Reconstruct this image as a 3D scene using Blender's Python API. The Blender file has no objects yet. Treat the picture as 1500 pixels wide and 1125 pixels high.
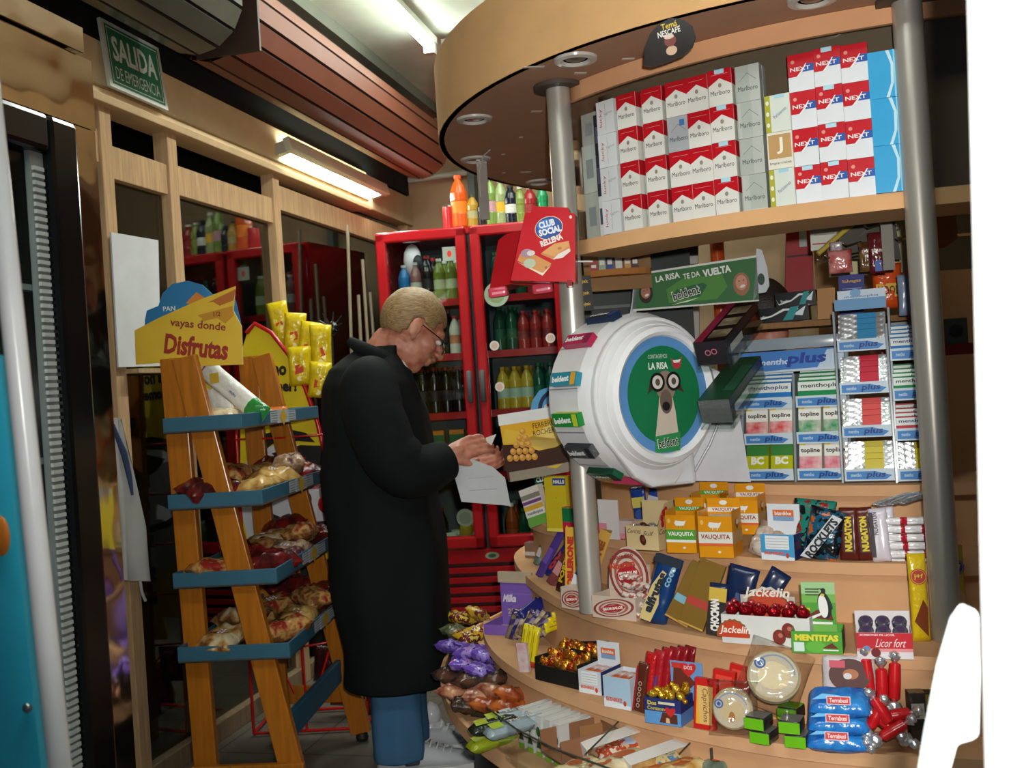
import bpy, bmesh, math, random
from mathutils import Matrix, Vector, Euler, noise
random.seed(7)
SC = bpy.context.scene
COL = SC.collection
# ---------------------------------------------------------------- camera, world, lights, exposure
F = 1500.0; ROLL = math.radians(3.7); YAW = math.radians(13.7); H = 1.25
CY, SY = math.cos(YAW), math.sin(YAW)
cd = bpy.data.cameras.new('camera'); cam = bpy.data.objects.new('camera', cd); COL.objects.link(cam)
cd.sensor_width = 36; cd.lens = 36.0 * F / 1500.0; cd.clip_start = .02
cam.matrix_world = Matrix.Translation((0, 0, H)) @ Matrix.Rotation(YAW, 4, 'Z') @ Matrix.Rotation(math.pi/2, 4, 'X') @ Matrix.Rotation(-ROLL, 4, 'Z')
cd.dof.use_dof = True; cd.dof.focus_distance = 2.5; cd.dof.aperture_fstop = 9.0
SC.camera = cam
SC.view_settings.view_transform = 'Standard'; SC.view_settings.look = 'None'
SC.view_settings.gamma = 1.0; SC.view_settings.exposure = 0.0; SC.view_settings.use_curve_mapping = False
w = bpy.data.worlds.new('world'); SC.world = w; w.use_nodes = True
w.node_tree.nodes['Background'].inputs[0].default_value = (.75, .85, 1, 1)
w.node_tree.nodes['Background'].inputs[1].default_value = .06
def lamp(name, kind, loc, energy, color=(1, 1, 1), rot=(0, 0, 0), **kw):
    l = bpy.data.lights.new(name, kind); o = bpy.data.objects.new(name, l); COL.objects.link(o)
    o.location = loc; o.rotation_euler = rot; l.energy = energy; l.color = color
    for k, v in kw.items(): setattr(l, k, v)
    return o
# the camera's own flash, a hand's width above the lens, aimed a little to the right of the frame's middle
fl = lamp('camera_flash', 'SPOT', (.05, .0, H + .07), 172, (1, .97, .93), spot_size=math.radians(98), spot_blend=.8, shadow_soft_size=.02)
fl.rotation_euler = (Vector((.2, 2.4, 1.28)) - Vector(fl.location)).to_track_quat('-Z', 'Y').to_euler()
# fluorescent tubes of the shop (the lit tubes themselves are built below)
lamp('window_tube_light', 'AREA', (-1.84, 4.95, 2.3), 8, (.93, 1, .93), (0, math.radians(-55), 0), shape='RECTANGLE', size=.05, size_y=1.2)
lamp('ceiling_tube_light', 'AREA', (-1.0, 3.75, 2.8), 26, (.95, 1, .93), (0, 0, 0), shape='RECTANGLE', size=.1, size_y=1.8)
lamp('street_side_tube_light', 'AREA', (-.5, .6, 2.8), 16, (.95, 1, .95), (0, 0, 0), shape='RECTANGLE', size=1.4, size_y=.2)
lamp('kiosk_inner_light', 'AREA', (1.2, 3.9, 2.6), 10, (1, .95, .85), (0, 0, 0), shape='RECTANGLE', size=.8, size_y=.3)  # plain area lamp over the kiosk
# ---------------------------------------------------------------- picture measurements -> points of the place
def ray(px, py):
    dx, dy = px-750, py-562.5
    u = dx*math.cos(ROLL)-dy*math.sin(ROLL); v = dx*math.sin(ROLL)+dy*math.cos(ROLL)
    return Vector((u/F*CY-SY, u/F*SY+CY, -v/F))
def _h(r, t): return r*t+Vector((0, 0, H))
def atz(px, py, z): r = ray(px, py); return _h(r, (z-H)/r.z)
def atx(px, py, x): r = ray(px, py); return _h(r, x/r.x)
def aty(px, py, y): r = ray(px, py); return _h(r, y/r.y)
def atD(px, py, D): return _h(ray(px, py), D)
def depth(p): return -p.x*SY+p.y*CY
# ---------------------------------------------------------------- materials
def lin(h):
    h = h.lstrip('#'); c = [int(h[i:i+2], 16)/255 for i in (0, 2, 4)]
    return tuple((x/12.92 if x <= .04045 else ((x+.055)/1.055)**2.4) for x in c)+(1,)
MATS = {}
def MT(key):
    if key in MATS: return MATS[key]
    ps = key.split(':'); cols = [p for p in ps if p.startswith('#')]; fl = ps[-1] if not ps[-1].startswith('#') else ''
    m = bpy.data.materials.new('finish_'+key.replace('#', '').replace(':', '_')); m.use_nodes = True
    nt = m.node_tree; N = nt.nodes; L = nt.links; b = N['Principled BSDF']
    tc = N.new('ShaderNodeTexCoord')
    def noise_(s, d=2.0, st=None):
        n = N.new('ShaderNodeTexNoise'); n.inputs['Scale'].default_value = s; n.inputs['Detail'].default_value = d
        if st:
            mp = N.new('ShaderNodeMapping'); mp.inputs['Scale'].default_value = st
            L.new(tc.outputs['Object'], mp.inputs[0]); L.new(mp.outputs[0], n.inputs[0])
        else: L.new(tc.outputs['Object'], n.inputs[0])
        return n
    def bump(n, s, dist=.01):
        bp = N.new('ShaderNodeBump'); bp.inputs['Strength'].default_value = s; bp.inputs['Distance'].default_value = dist
        L.new(n.outputs[0], bp.inputs['Height']); L.new(bp.outputs[0], b.inputs['Normal'])
    c = lin(cols[0]); rough, metal, spec = .55, 0, .4
    if 'g' in fl: rough = .22; spec = .5
    if 'm' in fl: metal = 1; rough = .28
    if 'f' in fl: metal = .75; rough = .25
    if 'r' in fl: rough = .85; spec = .2
    b.inputs['Metallic'].default_value = metal; b.inputs['Specular IOR Level'].default_value = spec
    if 'e' in fl:
        b.inputs['Emission Color'].default_value = c; b.inputs['Emission Strength'].default_value = 3.0
    # colour: noise mottle between the given colours, or a slight real variation of one
    if 'w' in fl:      # wood grain
        n = noise_(6, 5, (1, 1, 14) if 'h' in fl else (14, 14, 1)); sc = (.78, 1.12)
    elif len(cols) > 1: n = noise_(45 if 'k' in fl else 22, 3)
    else: n = noise_(9, 3); sc = (.93, 1.05)
    rp = N.new('ShaderNodeValToRGB'); L.new(n.outputs[0], rp.inputs[0]); e = rp.color_ramp.elements
    if len(cols) > 1:
        e[0].position = .38; e[1].position = .62; e[0].color = c; e[1].color = lin(cols[-1])
        if len(cols) > 2:
            x = e.new(.5); x.color = lin(cols[1])
            if 'k' in fl: rp.color_ramp.interpolation = 'CONSTANT'
    else:
        e[0].position = .3; e[1].position = .7
        e[0].color = tuple(min(1, v*sc[0]) for v in c[:3])+(1,); e[1].color = tuple(min(1, v*sc[1]) for v in c[:3])+(1,)
    L.new(rp.outputs[0], b.inputs['Base Color'])
    rn = N.new('ShaderNodeMapRange'); rn.inputs[3].default_value = max(.03, rough-.06); rn.inputs[4].default_value = rough+.08
    L.new(n.outputs[0], rn.inputs[0]); L.new(rn.outputs[0], b.inputs['Roughness'])
    if 'c' in fl: bump(noise_(55, 2), .55, .006)     # crinkled film
    elif 'f' in fl: bump(noise_(70, 2), .8, .006)
    elif 'b' in fl: bump(noise_(30, 3), .3, .004)    # cloth folds
    if 't' in fl:      # coloured liquid / tinted translucent
        b.inputs['Transmission Weight'].default_value = .35; b.inputs['IOR'].default_value = 1.2
    MATS[key] = m
    return m
def special(name, fn):
    m = bpy.data.materials.new(name); m.use_nodes = True; fn(m.node_tree, m.node_tree.nodes, m.node_tree.links); MATS[name] = m
def _glass(tint, refl, rough=.02):
    def f(nt, N, L):
        N.remove(N['Principled BSDF']); out = N['Material Output']
        t = N.new('ShaderNodeBsdfTransparent'); t.inputs[0].default_value = tint
        g = N.new('ShaderNodeBsdfGlossy'); g.inputs['Roughness'].default_value = rough
        no = N.new('ShaderNodeTexNoise'); no.inputs['Scale'].default_value = 3
        mr = N.new('ShaderNodeMapRange'); mr.inputs[3].default_value = refl*.7; mr.inputs[4].default_value = refl*1.3
        L.new(no.outputs[0], mr.inputs[0])
        lw = N.new('ShaderNodeLayerWeight'); lw.inputs[0].default_value = .5; fr = N.new('ShaderNodeMath'); fr.operation = 'POWER'; fr.inputs[1].default_value = 5; L.new(lw.outputs['Facing'], fr.inputs[0])
        ad = N.new('ShaderNodeMath'); ad.operation = 'ADD'; L.new(fr.outputs[0], ad.inputs[0]); L.new(mr.outputs[0], ad.inputs[1])
        mx = N.new('ShaderNodeMixShader'); L.new(ad.outputs[0], mx.inputs[0]); L.new(t.outputs[0], mx.inputs[1]); L.new(g.outputs[0], mx.inputs[2])
        L.new(mx.outputs[0], out.inputs[0])
    return f
special('clear', _glass((.95, .97, .96, 1), .03))
special('window_glass', _glass((.5, .55, .5, 1), .13))
special('cooler_glass', _glass((.85, .9, .88, 1), .02))
special('film', _glass((.93, .92, .9, 1), .1, .12))
def _mirror(nt, N, L):
    b = N['Principled BSDF']; b.inputs['Metallic'].default_value = 1; b.inputs['Roughness'].default_value = .08
    b.inputs['Base Color'].default_value = (.85, .82, .74, 1)
    tc = N.new('ShaderNodeTexCoord'); n = N.new('ShaderNodeTexNoise'); n.inputs['Scale'].default_value = 3.5; L.new(tc.outputs['Object'], n.inputs[0])
    bp = N.new('ShaderNodeBump'); bp.inputs['Strength'].default_value = .5; bp.inputs['Distance'].default_value = .03
    L.new(n.outputs[0], bp.inputs['Height']); L.new(bp.outputs[0], b.inputs['Normal'])
special('mirror_steel', _mirror)
def _pole(nt, N, L):
    b = N['Principled BSDF']; b.inputs['Metallic'].default_value = .5; b.inputs['Base Color'].default_value = lin('#bab5ab')
    tc = N.new('ShaderNodeTexCoord'); mp = N.new('ShaderNodeMapping'); mp.inputs['Scale'].default_value = (60, 60, 5)
    n = N.new('ShaderNodeTexNoise'); n.inputs['Scale'].default_value = 1.5; L.new(tc.outputs['Object'], mp.inputs[0]); L.new(mp.outputs[0], n.inputs[0])
    mr = N.new('ShaderNodeMapRange'); mr.inputs[3].default_value = .25; mr.inputs[4].default_value = .42; L.new(n.outputs[0], mr.inputs[0]); L.new(mr.outputs[0], b.inputs['Roughness'])
special('pole_steel', _pole)
def _tile(nt, N, L):
    b = N['Principled BSDF']; b.inputs['Roughness'].default_value = .5
    tc = N.new('ShaderNodeTexCoord'); br = N.new('ShaderNodeTexBrick'); L.new(tc.outputs['Object'], br.inputs[0])
    br.inputs['Color1'].default_value = lin('#6b655a'); br.inputs['Color2'].default_value = lin('#625c53'); br.inputs['Mortar'].default_value = lin('#3a3732')
    br.inputs['Scale'].default_value = 1; br.inputs['Mortar Size'].default_value = .004; br.offset = 0
    br.inputs['Brick Width'].default_value = .33; br.inputs['Row Height'].default_value = .33
    L.new(br.outputs[0], b.inputs['Base Color'])
special('floor_tile', _tile)
# ---------------------------------------------------------------- mesh builder
TEXT = {}
def glyphs(s, bold=0.0):
    k = (s, bold)
    if k in TEXT: return TEXT[k]
    cu = bpy.data.curves.new('lettering', 'FONT'); cu.body = s; cu.size = 1; cu.resolution_u = 2; cu.offset = bold
    cu.align_x = 'CENTER'; o = bpy.data.objects.new('lettering', cu); COL.objects.link(o)
    bpy.context.view_layer.update()
    me = bpy.data.meshes.new_from_object(o.evaluated_get(bpy.context.evaluated_depsgraph_get()))
    vs = [(v.co.x, v.co.y) for v in me.vertices]; fs = [tuple(p.vertices) for p in me.polygons]
    bpy.data.objects.remove(o); bpy.data.curves.remove(cu); bpy.data.meshes.remove(me)
    x0 = min(v[0] for v in vs); x1 = max(v[0] for v in vs); y0 = min(v[1] for v in vs); y1 = max(v[1] for v in vs)
    vs = [((x-(x0+x1)/2)/(x1-x0), (y-(y0+y1)/2)/(y1-y0)) for x, y in vs]
    TEXT[k] = (vs, fs, (x1-x0)/(y1-y0)); return TEXT[k]
FRONT = Matrix(((1, 0, 0, 0), (0, 0, -1, 0), (0, 1, 0, 0), (0, 0, 0, 1)))
BACKF = Matrix(((-1, 0, 0, 0), (0, 0, 1, 0), (0, 1, 0, 0), (0, 0, 0, 1)))
SIDER = Matrix(((0, 0, 1, 0), (1, 0, 0, 0), (0, 1, 0, 0), (0, 0, 0, 1)))
SIDEL = Matrix(((0, 0, -1, 0), (-1, 0, 0, 0), (0, 1, 0, 0), (0, 0, 0, 1)))
TOPF = Matrix.Identity(4)
def T(x, y, z): return Matrix.Translation((x, y, z))
def RX(d): return Matrix.Rotation(math.radians(d), 4, 'X')
def RY(d): return Matrix.Rotation(math.radians(d), 4, 'Y')
def RZ(d): return Matrix.Rotation(math.radians(d), 4, 'Z')
class MB:
    def __init__(s): s.v = []; s.f = []; s.m = []; s.sm = []; s.mats = []; s.X = Matrix.Identity(4); s.fr = FRONT.copy()
    def add(s, vs, fs, mat, smooth=False, X=None):
        X = s.X if X is None else s.X @ X
        n = len(s.v); s.v += [tuple(X @ Vector(v)) for v in vs]
        if mat not in s.mats: s.mats.append(mat)
        k = s.mats.index(mat)
        for f in fs: s.f.append(tuple(i+n for i in f)); s.m.append(k); s.sm.append(smooth)
        return s
    def box(s, x0, x1, y0, y1, z0, z1, mat, X=None):
        v = [(x, y, z) for z in (z0, z1) for y in (y0, y1) for x in (x0, x1)]
        return s.add(v, [(0, 2, 3, 1), (4, 5, 7, 6), (0, 1, 5, 4), (2, 6, 7, 3), (0, 4, 6, 2), (1, 3, 7, 5)], mat, False, X)
    def cbox(s, w, d, h, mat, X=None): return s.box(-w/2, w/2, -d/2, d/2, 0, h, mat, X)
    def rbox(s, w, d, h, r, mat, X=None, n=3):      # box with rounded vertical corners and softened rims
        o = []
        for cx, cy, a0 in ((w/2-r, d/2-r, 0), (-w/2+r, d/2-r, 90), (-w/2+r, -d/2+r, 180), (w/2-r, -d/2+r, 270)):
            for i in range(n+1):
                a = math.radians(a0+90*i/n); o.append((cx+r*math.cos(a), cy+r*math.sin(a)))
        q = min(r, h/3)
        rings = []
        for zz, k in ((0, 1-q/max(w, d)), (q*.5, 1), (h-q*.5, 1), (h, 1-q/max(w, d))):
            rings.append([(x*k, y*k, zz) for x, y in o])
        return s.loft(rings, mat, True, True, X)
    def loft(s, rings, mat, cap=True, smooth=True, X=None):
        n = len(rings[0]); v = [p for r in rings for p in r]; f = []
        for i in range(len(rings)-1):
            for j in range(n): a = i*n+j; b = i*n+(j+1) % n; f.append((a, b, b+n, a+n))
        s.add(v, f, mat, smooth, X)
        if cap: s.add(rings[0], [tuple(range(n))[::-1]], mat, False, X); s.add(rings[-1], [tuple(range(n))], mat, False, X)
        return s
    def lathe(s, prof, mat, n=16, X=None, cap=True):   # prof: (r, z) or (r, z, mat)
        def ring(r, z): return [(r*math.cos(2*math.pi*i/n), r*math.sin(2*math.pi*i/n), z) for i in range(n)]
        cur = mat
        for a, b in zip(prof[:-1], prof[1:]):
            if len(b) > 2: cur = b[2]
            s.loft([ring(a[0], a[1]), ring(b[0], b[1])], cur, False, True, X)
        if cap: s.add(ring(*prof[0][:2]), [tuple(range(n))[::-1]], mat, False, X); s.add(ring(*prof[-1][:2]), [tuple(range(n))], cur, False, X)
        return s
    def tube(s, pts, r, mat, n=8, cap=True):
        pts = [Vector(p) for p in pts]; rings = []; up = Vector((0, 0, 1))
        for i, p in enumerate(pts):
            t = (pts[min(i+1, len(pts)-1)]-pts[max(i-1, 0)]).normalized()
            a = t.cross(up);
            if a.length < .05: a = t.cross(Vector((1, 0, 0)))
            a.normalize(); b = t.cross(a); rr = r[i] if isinstance(r, (list, tuple)) else r
            rings.append([tuple(p+a*rr*math.cos(2*math.pi*k/n)+b*rr*math.sin(2*math.pi*k/n)) for k in range(n)])
        return s.loft(rings, mat, cap, True)
    def ell(s, c, r, mat, n=12, X=None):
        v = []; f = []; m = n//2
        for i in range(m+1):
            p = math.pi*i/m
            for j in range(n): q = 2*math.pi*j/n; v.append((c[0]+r[0]*math.sin(p)*math.cos(q), c[1]+r[1]*math.sin(p)*math.sin(q), c[2]+r[2]*math.cos(p)))
        for i in range(m):
            for j in range(n): a = i*n+j; b = i*n+(j+1) % n; f.append((a, a+n, b+n, b))
        return s.add(v, f, mat, True, X)
    def pillow(s, w, h, t, mat, crimp=.08, nx=12, nz=14, wob=.12, ends=True, X=None, bands=None, seed=0, crim_mat=None):
        # flow-wrapped packet in the XZ plane, base at z=0, thickness along Y
        fs_ = []; idx = {}; V = []
        for sgn in (-1, 1):
            for i in range(nz+1):
                for j in range(nx+1):
                    a = 2*j/nx-1; b = 2*i/nz-1
                    ex = max(0, 1-abs(a)**4); ez = max(0, 1-(max(0, abs(b)-0)/(1-crimp))**6) if abs(b) < 1-crimp else 0
                    if not ends: ez = max(0, 1-abs(b)**4)
                    th = t/2*(ex**.5)*(ez**.4)
                    th *= 1+wob*noise.noise(Vector((a*2.1+seed, b*3.3, sgn*2.0)))*2
                    pw = 1-.05*(1-abs(b)**3) if ends else 1-.06*abs(b)**6
                    dx = 0 if not ends or abs(b) < 1-crimp else (.02*w*noise.noise(Vector((a*5, b*7, seed))))
                    V.append((a*w/2*pw+dx, sgn*max(th, .0004), h/2+b*h/2*(1 if abs(a) < .9 else .99)))
        n1 = (nz+1)*(nx+1); groups = {}
        for sg in (0, 1):
            for i in range(nz):
                for j in range(nx):
                    a = sg*n1+i*(nx+1)+j; q = (a, a+1, a+nx+2, a+nx+1)
                    if sg: q = q[::-1]
                    mt = mat; zc = (i+.5)/nz
                    if crim_mat and (zc < crimp*.6 or zc > 1-crimp*.6): mt = crim_mat
                    if bands:
                        for z0, z1, bm in bands:
                            if z0 <= zc < z1: mt = bm
                    groups.setdefault(mt, []).append(q)
        for i in range(nz):
            for j in (0, nx):
                a = i*(nx+1)+j; b = a+nx+1; q = (a, b, b+n1, a+n1)
                groups.setdefault(mat, []).append(q if j == 0 else q[::-1])
        for j in range(nx):
            for i in (0, nz):
                a = i*(nx+1)+j; b = a+1; q = (a, b, b+n1, a+n1); groups.setdefault(crim_mat or mat, []).append(q[::-1] if i == 0 else q)
        used = None
        base = len(s.v); XX = s.X if X is None else s.X @ X
        s.v += [tuple(XX @ Vector(v)) for v in V]
        for mt, qs in groups.items():
            if mt not in s.mats: s.mats.append(mt)
            k = s.mats.index(mt)
            for q in qs: s.f.append(tuple(i+base for i in q)); s.m.append(k); s.sm.append(True)
        return s
    # flat printing on a face: s.fr maps (u, v, lift) to the thing
    def on(s, fr, off=0, X=None):      # off: distance of the face from the origin along its normal
        s.fr = fr @ Matrix.Translation((0, 0, off))
        if X is not None: s.fr = X @ s.fr
        return s
    def pol(s, pts, mat, k=1): return s.add([(u, v, .0005*k) for u, v in pts], [tuple(range(len(pts)))], mat, False, s.fr)
    def rec(s, u0, u1, v0, v1, mat, k=1): return s.pol([(u0, v0), (u1, v0), (u1, v1), (u0, v1)], mat, k)
    def disc(s, u, v, ru, rv, mat, k=1, n=24, a0=0, a1=360, rot=0):
        p = []; c, q = math.cos(math.radians(rot)), math.sin(math.radians(rot))
        for i in range(n + (0 if a1-a0 == 360 else 1)):
            a = math.radians(a0+(a1-a0)*i/n); x, y = ru*math.cos(a), rv*math.sin(a); p.append((u+x*c-y*q, v+x*q+y*c))
        return s.pol(p, mat, k)
    def ring(s, u, v, r0, r1, mat, k=1, n=28, sx=1.0, a0=0, a1=360, rot=0):
        vs = []; c, q = math.cos(math.radians(rot)), math.sin(math.radians(rot))
        for i in range(n+1):
            a = math.radians(a0+(a1-a0)*i/n)
            for r in (r0, r1): x, y = r*sx*math.cos(a), r*math.sin(a); vs.append((u+x*c-y*q, v+x*q+y*c, .0005*k))
        return s.add(vs, [(2*i, 2*i+1, 2*i+3, 2*i+2) for i in range(n)], mat, False, s.fr)
    def txt(s, t, u, v, w, h, mat, k=3, rot=0, shear=0, bold=.02, arc=0):
        vs, fs, asp = glyphs(t, bold)
        if not w: w = h*asp
        if not h: h = w/asp
        c, q = math.cos(math.radians(rot)), math.sin(math.radians(rot)); o = []
        for x, y in vs:
            X_, Y_ = x*w+shear*y*h, y*h+arc*(1-4*x*x)*h
            o.append((u+X_*c-Y_*q, v+X_*q+Y_*c, .0005*k))
        return s.add(o, fs, mat, False, s.fr)
    def mesh(s, name):
        me = bpy.data.meshes.new(name); me.from_pydata(s.v, [], s.f); me.update()
        for m in s.mats: me.materials.append(MATS[m] if m in MATS else MT(m))
        me.polygons.foreach_set('material_index', s.m); me.polygons.foreach_set('use_smooth', s.sm); me.update()
        return me
    def build(s, name, parent=None, loc=(0, 0, 0), rot=(0, 0, 0), bevel=0):
        o = bpy.data.objects.new(name, s.mesh(name)); COL.objects.link(o); o.location = loc; o.rotation_euler = rot
        if parent: o.parent = parent
        if bevel:
            b = o.modifiers.new('soft_edges', 'BEVEL'); b.width = bevel; b.segments = 2; b.limit_method = 'ANGLE'
        return o
def tag(o, label, cat, group=None):
    o['label'] = label; o['category'] = cat
    if group: o['group'] = group
    return o
def thing(name, label, cat, loc=(0, 0, 0), rot=(0, 0, 0), group=None):
    o = bpy.data.objects.new(name, None); COL.objects.link(o); o.location = loc; o.rotation_euler = rot; o.empty_display_size = .05
    return tag(o, label, cat, group)
def struct(name, mb, bevel=0):
    o = mb.build(name, bevel=bevel); o['kind'] = 'structure'; return o
def solo(name, label, cat, mb, loc=(0, 0, 0), rot=(0, 0, 0), group=None, bevel=0):
    return tag(mb.build(name, None, loc, rot, bevel), label, cat, group)
def dup(o, loc, rot, label, group=None):
    c = o.copy(); COL.objects.link(c); c.location = loc; c.rotation_euler = rot; c['label'] = label
    if group: c['group'] = group
    for ch in list(o.children):
        d = ch.copy(); COL.objects.link(d); d.parent = c
        for g in list(ch.children): e = g.copy(); COL.objects.link(e); e.parent = d
    return c
ORD = ['first', 'second', 'third', 'fourth', 'fifth', 'sixth', 'seventh', 'eighth', 'ninth', 'tenth', 'eleventh', 'twelfth', 'thirteenth', 'fourteenth', 'fifteenth', 'sixteenth']
# ================================================================ the setting
mb = MB(); mb.box(-3.2, 3, -.6, 6.2, -.05, 0, 'floor_tile'); struct('floor', mb)
mb = MB(); mb.box(-3.2, 3, -.6, 6.2, 2.95, 3.0, '#cfd2c4:r'); struct('ceiling', mb)
mb = MB(); mb.box(-3.2, 3, 5.95, 6.0, 0, 2.95, '#a88e70:r'); struct('wall_back', mb)
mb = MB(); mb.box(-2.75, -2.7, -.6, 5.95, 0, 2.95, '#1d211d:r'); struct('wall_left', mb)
mb = MB(); mb.box(2.4, 2.45, 1.0, 5.95, 0, 2.95, '#4a3a2c:r'); struct('wall_right', mb)
mb = MB(); mb.box(-2.1, -2.0, .9, 5.2, 2.25, 2.44, '#ecd2a6:r'); mb.box(-2.1, -1.985, .9, 5.2, 2.235, 2.262, '#d2b58c:r'); mb.box(-2.1, -1.99, .9, 5.2, 2.285, 2.292, '#9c8560:r')
mb.box(-2.1, -2.005, 5.21, 5.95, 2.25, 2.42, '#b9a580:r'); struct('trim_1', mb, .004)
mb = MB(); mb.box(-2.1, -2.02, -.6, 5.95, 2.44, 2.95, '#262826:r'); struct('trim_2', mb)
mb = MB(); mb.box(-1.86, -1.78, .5, 5.95, 2.89, 2.95, '#77776c:r'); mb.box(-1.875, -1.86, .5, 5.95, 2.87, 2.9, '#a9a79c:r'); struct('trim_3', mb)
mb = MB(); mb.box(-2.02, -1.88, .5, 5.95, 2.9, 2.945, '#121312:r'); struct('gap_shade_strip', mb)  # near-black strip, its colour standing for the shaded gap above the shutters
# windows of the left side: timber frames with dark glass
WX = -2.05; wood = '#c8a57c:wr'
def post(y, wd, z0=0, z1=2.25, x0=WX-.03, x1=WX+.03): return (x0, x1, y-wd/2, y+wd/2, z0, z1)
def window(n, y0, y1, zt, sill=.0, extra=()):
    o = bpy.data.objects.new('window_%d' % n, None); COL.objects.link(o); o['kind'] = 'structure'
    m = MB()
    m.box(*post(y0, .06), wood)
    if n == 4: m.box(*post(y1, .06), wood)
    m.box(WX-.025, WX+.02, y0+.03, y1-.03, zt-.11, zt, wood); m.box(WX-.025, WX+.028, y0+.03, y1-.03, sill, sill+.07, '#8f7a60:wr')
    for y, wd, x in extra: m.box(x-.02, x+.02, y-wd/2, y+wd/2, 0, zt, '#7d6f55:wr')
    m.build('window_frame', o, bevel=.003)
    g = MB(); g.box(WX-.012, WX-.008, y0+.03, y1-.03, sill+.07, zt-.1, 'window_glass'); g.build('pane', o)
    return o
window(1, 2.03, 2.94, 2.16)
window(2, 2.94, 3.33, 2.12, extra=[(3.06, .05, -2.12)])
window(3, 3.33, 4.15, 2.13)
window(4, 4.15, 5.9, 2.2)
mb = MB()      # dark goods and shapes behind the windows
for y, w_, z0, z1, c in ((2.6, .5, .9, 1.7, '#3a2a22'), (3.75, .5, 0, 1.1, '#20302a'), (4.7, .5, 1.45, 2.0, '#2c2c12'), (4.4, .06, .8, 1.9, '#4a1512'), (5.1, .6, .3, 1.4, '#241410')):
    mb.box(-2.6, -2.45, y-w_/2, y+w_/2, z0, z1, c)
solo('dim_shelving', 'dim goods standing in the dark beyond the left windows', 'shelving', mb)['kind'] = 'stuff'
# rolled shutters hung along the left wall
def shutter(label, y0, y1, cols, r=.175, x=-1.77, z=2.6):
    m = MB(); N_ = 14
    for k in range(N_):
        a0 = 2*math.pi*k/N_+.2; a1 = 2*math.pi*(k+1)/N_+.2
        p = [(x+rr*math.cos(a), z+rr*math.sin(a)) for a, rr in ((a0, r-.012), (a0+.035, r), (a1-.035, r), (a1, r-.012))]
        for i in range(3):
            c = cols[0] if i == 1 else cols[1]
            m.add([(p[i][0], y0, p[i][1]), (p[i][0], y1, p[i][1]), (p[i+1][0], y1, p[i+1][1]), (p[i+1][0], y0, p[i+1][1])], [(0, 1, 2, 3)], c)
    for yy in (y0, y1): m.add([(x+(r-.012)*math.cos(2*math.pi*k/N_+.2), yy, z+(r-.012)*math.sin(2*math.pi*k/N_+.2)) for k in range(N_)], [tuple(range(N_))], cols[1])
    o = solo('roller_shutter', label, 'shutter', m, group='rolled shutters')
    e = MB(); e.box(x-.05, x+.19, y0-.012, y0, z-.165, z+.14, cols[2]); e.build('end_plate', o)
    return o
shutter('rolled grey metal shutter box above the emergency exit sign', .6, 3.12, ('#5d5f55:g', '#2c2d28', '#2a2b27'))
shutter('rolled red-brown slatted shutter above the lit wall tube', 3.2, 5.45, ('#75402c', '#3a1e15', '#3b2a20'))
mb = MB(); mb.tube([(-2.0, 5.90, 2.52), (-1.5, 5.90, 2.53), (-.9, 5.9, 2.56)], .018, '#aeb0a4'); solo('conduit_pipe', 'pale conduit pipe running across the back wall above the coolers', 'pipe', mb)
mb = MB(); mb.box(-1.62, -1.58, 5.86, 5.94, 2.1, 2.9, '#4d5450'); solo('wall_bracket', 'dark upright strip on the back wall beside the conduit pipe', 'bracket', mb)
for i, (px, py, px2) in enumerate([(509, 330, 514), (525, 432, 528), (531, 380, 538), (542, 428, 547)]):
    a = atx(px, py, -1.93); b = atx(px2, 490, -1.93); b = a+(b-a)*((a.z-.01)/(a.z-b.z))
    mb = MB(); mb.tube([a, b], .009, '#8a7d68:g', 6); solo('broom_handle', 'thin pale rod leaning in the dark corner, %s from the left' % ORD[i], 'rod', mb, group='rods in the corner')
# lit tubes
def tube_light(label, a, b, xdir):
    a = Vector(a); b = Vector(b); d = (b-a).normalized(); L_ = (b-a).length
    o = thing('fluorescent_light', label, 'light', tuple(a), (0, 0, math.atan2(d.y, d.x)), 'fluorescent tube lights')
    m = MB(); m.box(-.04, L_+.04, -.03, .03, .025, .055, '#c9cabb'); m.build('housing', o)
    m = MB(); m.lathe([(.017, 0), (.017, L_)], 'tube_glow', 10, RY(90)); m.build('tube', o)
    for x in (-.03, L_-.01):
        m = MB(); m.box(x, x+.04, -.026, .026, -.03, .05, '#b5b5a8'); m.build('end_cap', o)
    return o
def _glow(nt, N, L):
    b = N['Principled BSDF']; b.inputs['Emission Color'].default_value = (.85, 1, .9, 1); b.inputs['Emission Strength'].default_value = 34
special('tube_glow', _glow)
t_ = tube_light('lit fluorescent tube fixed to the cream beam over the windows', (-1.975, 4.15, 2.345), (-1.975, 5.28, 2.31), 0)
t_.rotation_euler.x = math.radians(75)
tube_light('long lit ceiling tube running away towards the back wall', (-1.42, 3.2, 2.88), (-1.44, 4.68, 2.88), 0)
tube_light('lit ceiling tube set crosswise, half hidden by the round canopy', (-1.36, 4.78, 2.88), (-.3, 4.74, 2.88), 0)
tube_light('lit ceiling tube near the entrance, out over the aisle', (-.9, .7, 2.9), (.3, .7, 2.9), 0)
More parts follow.
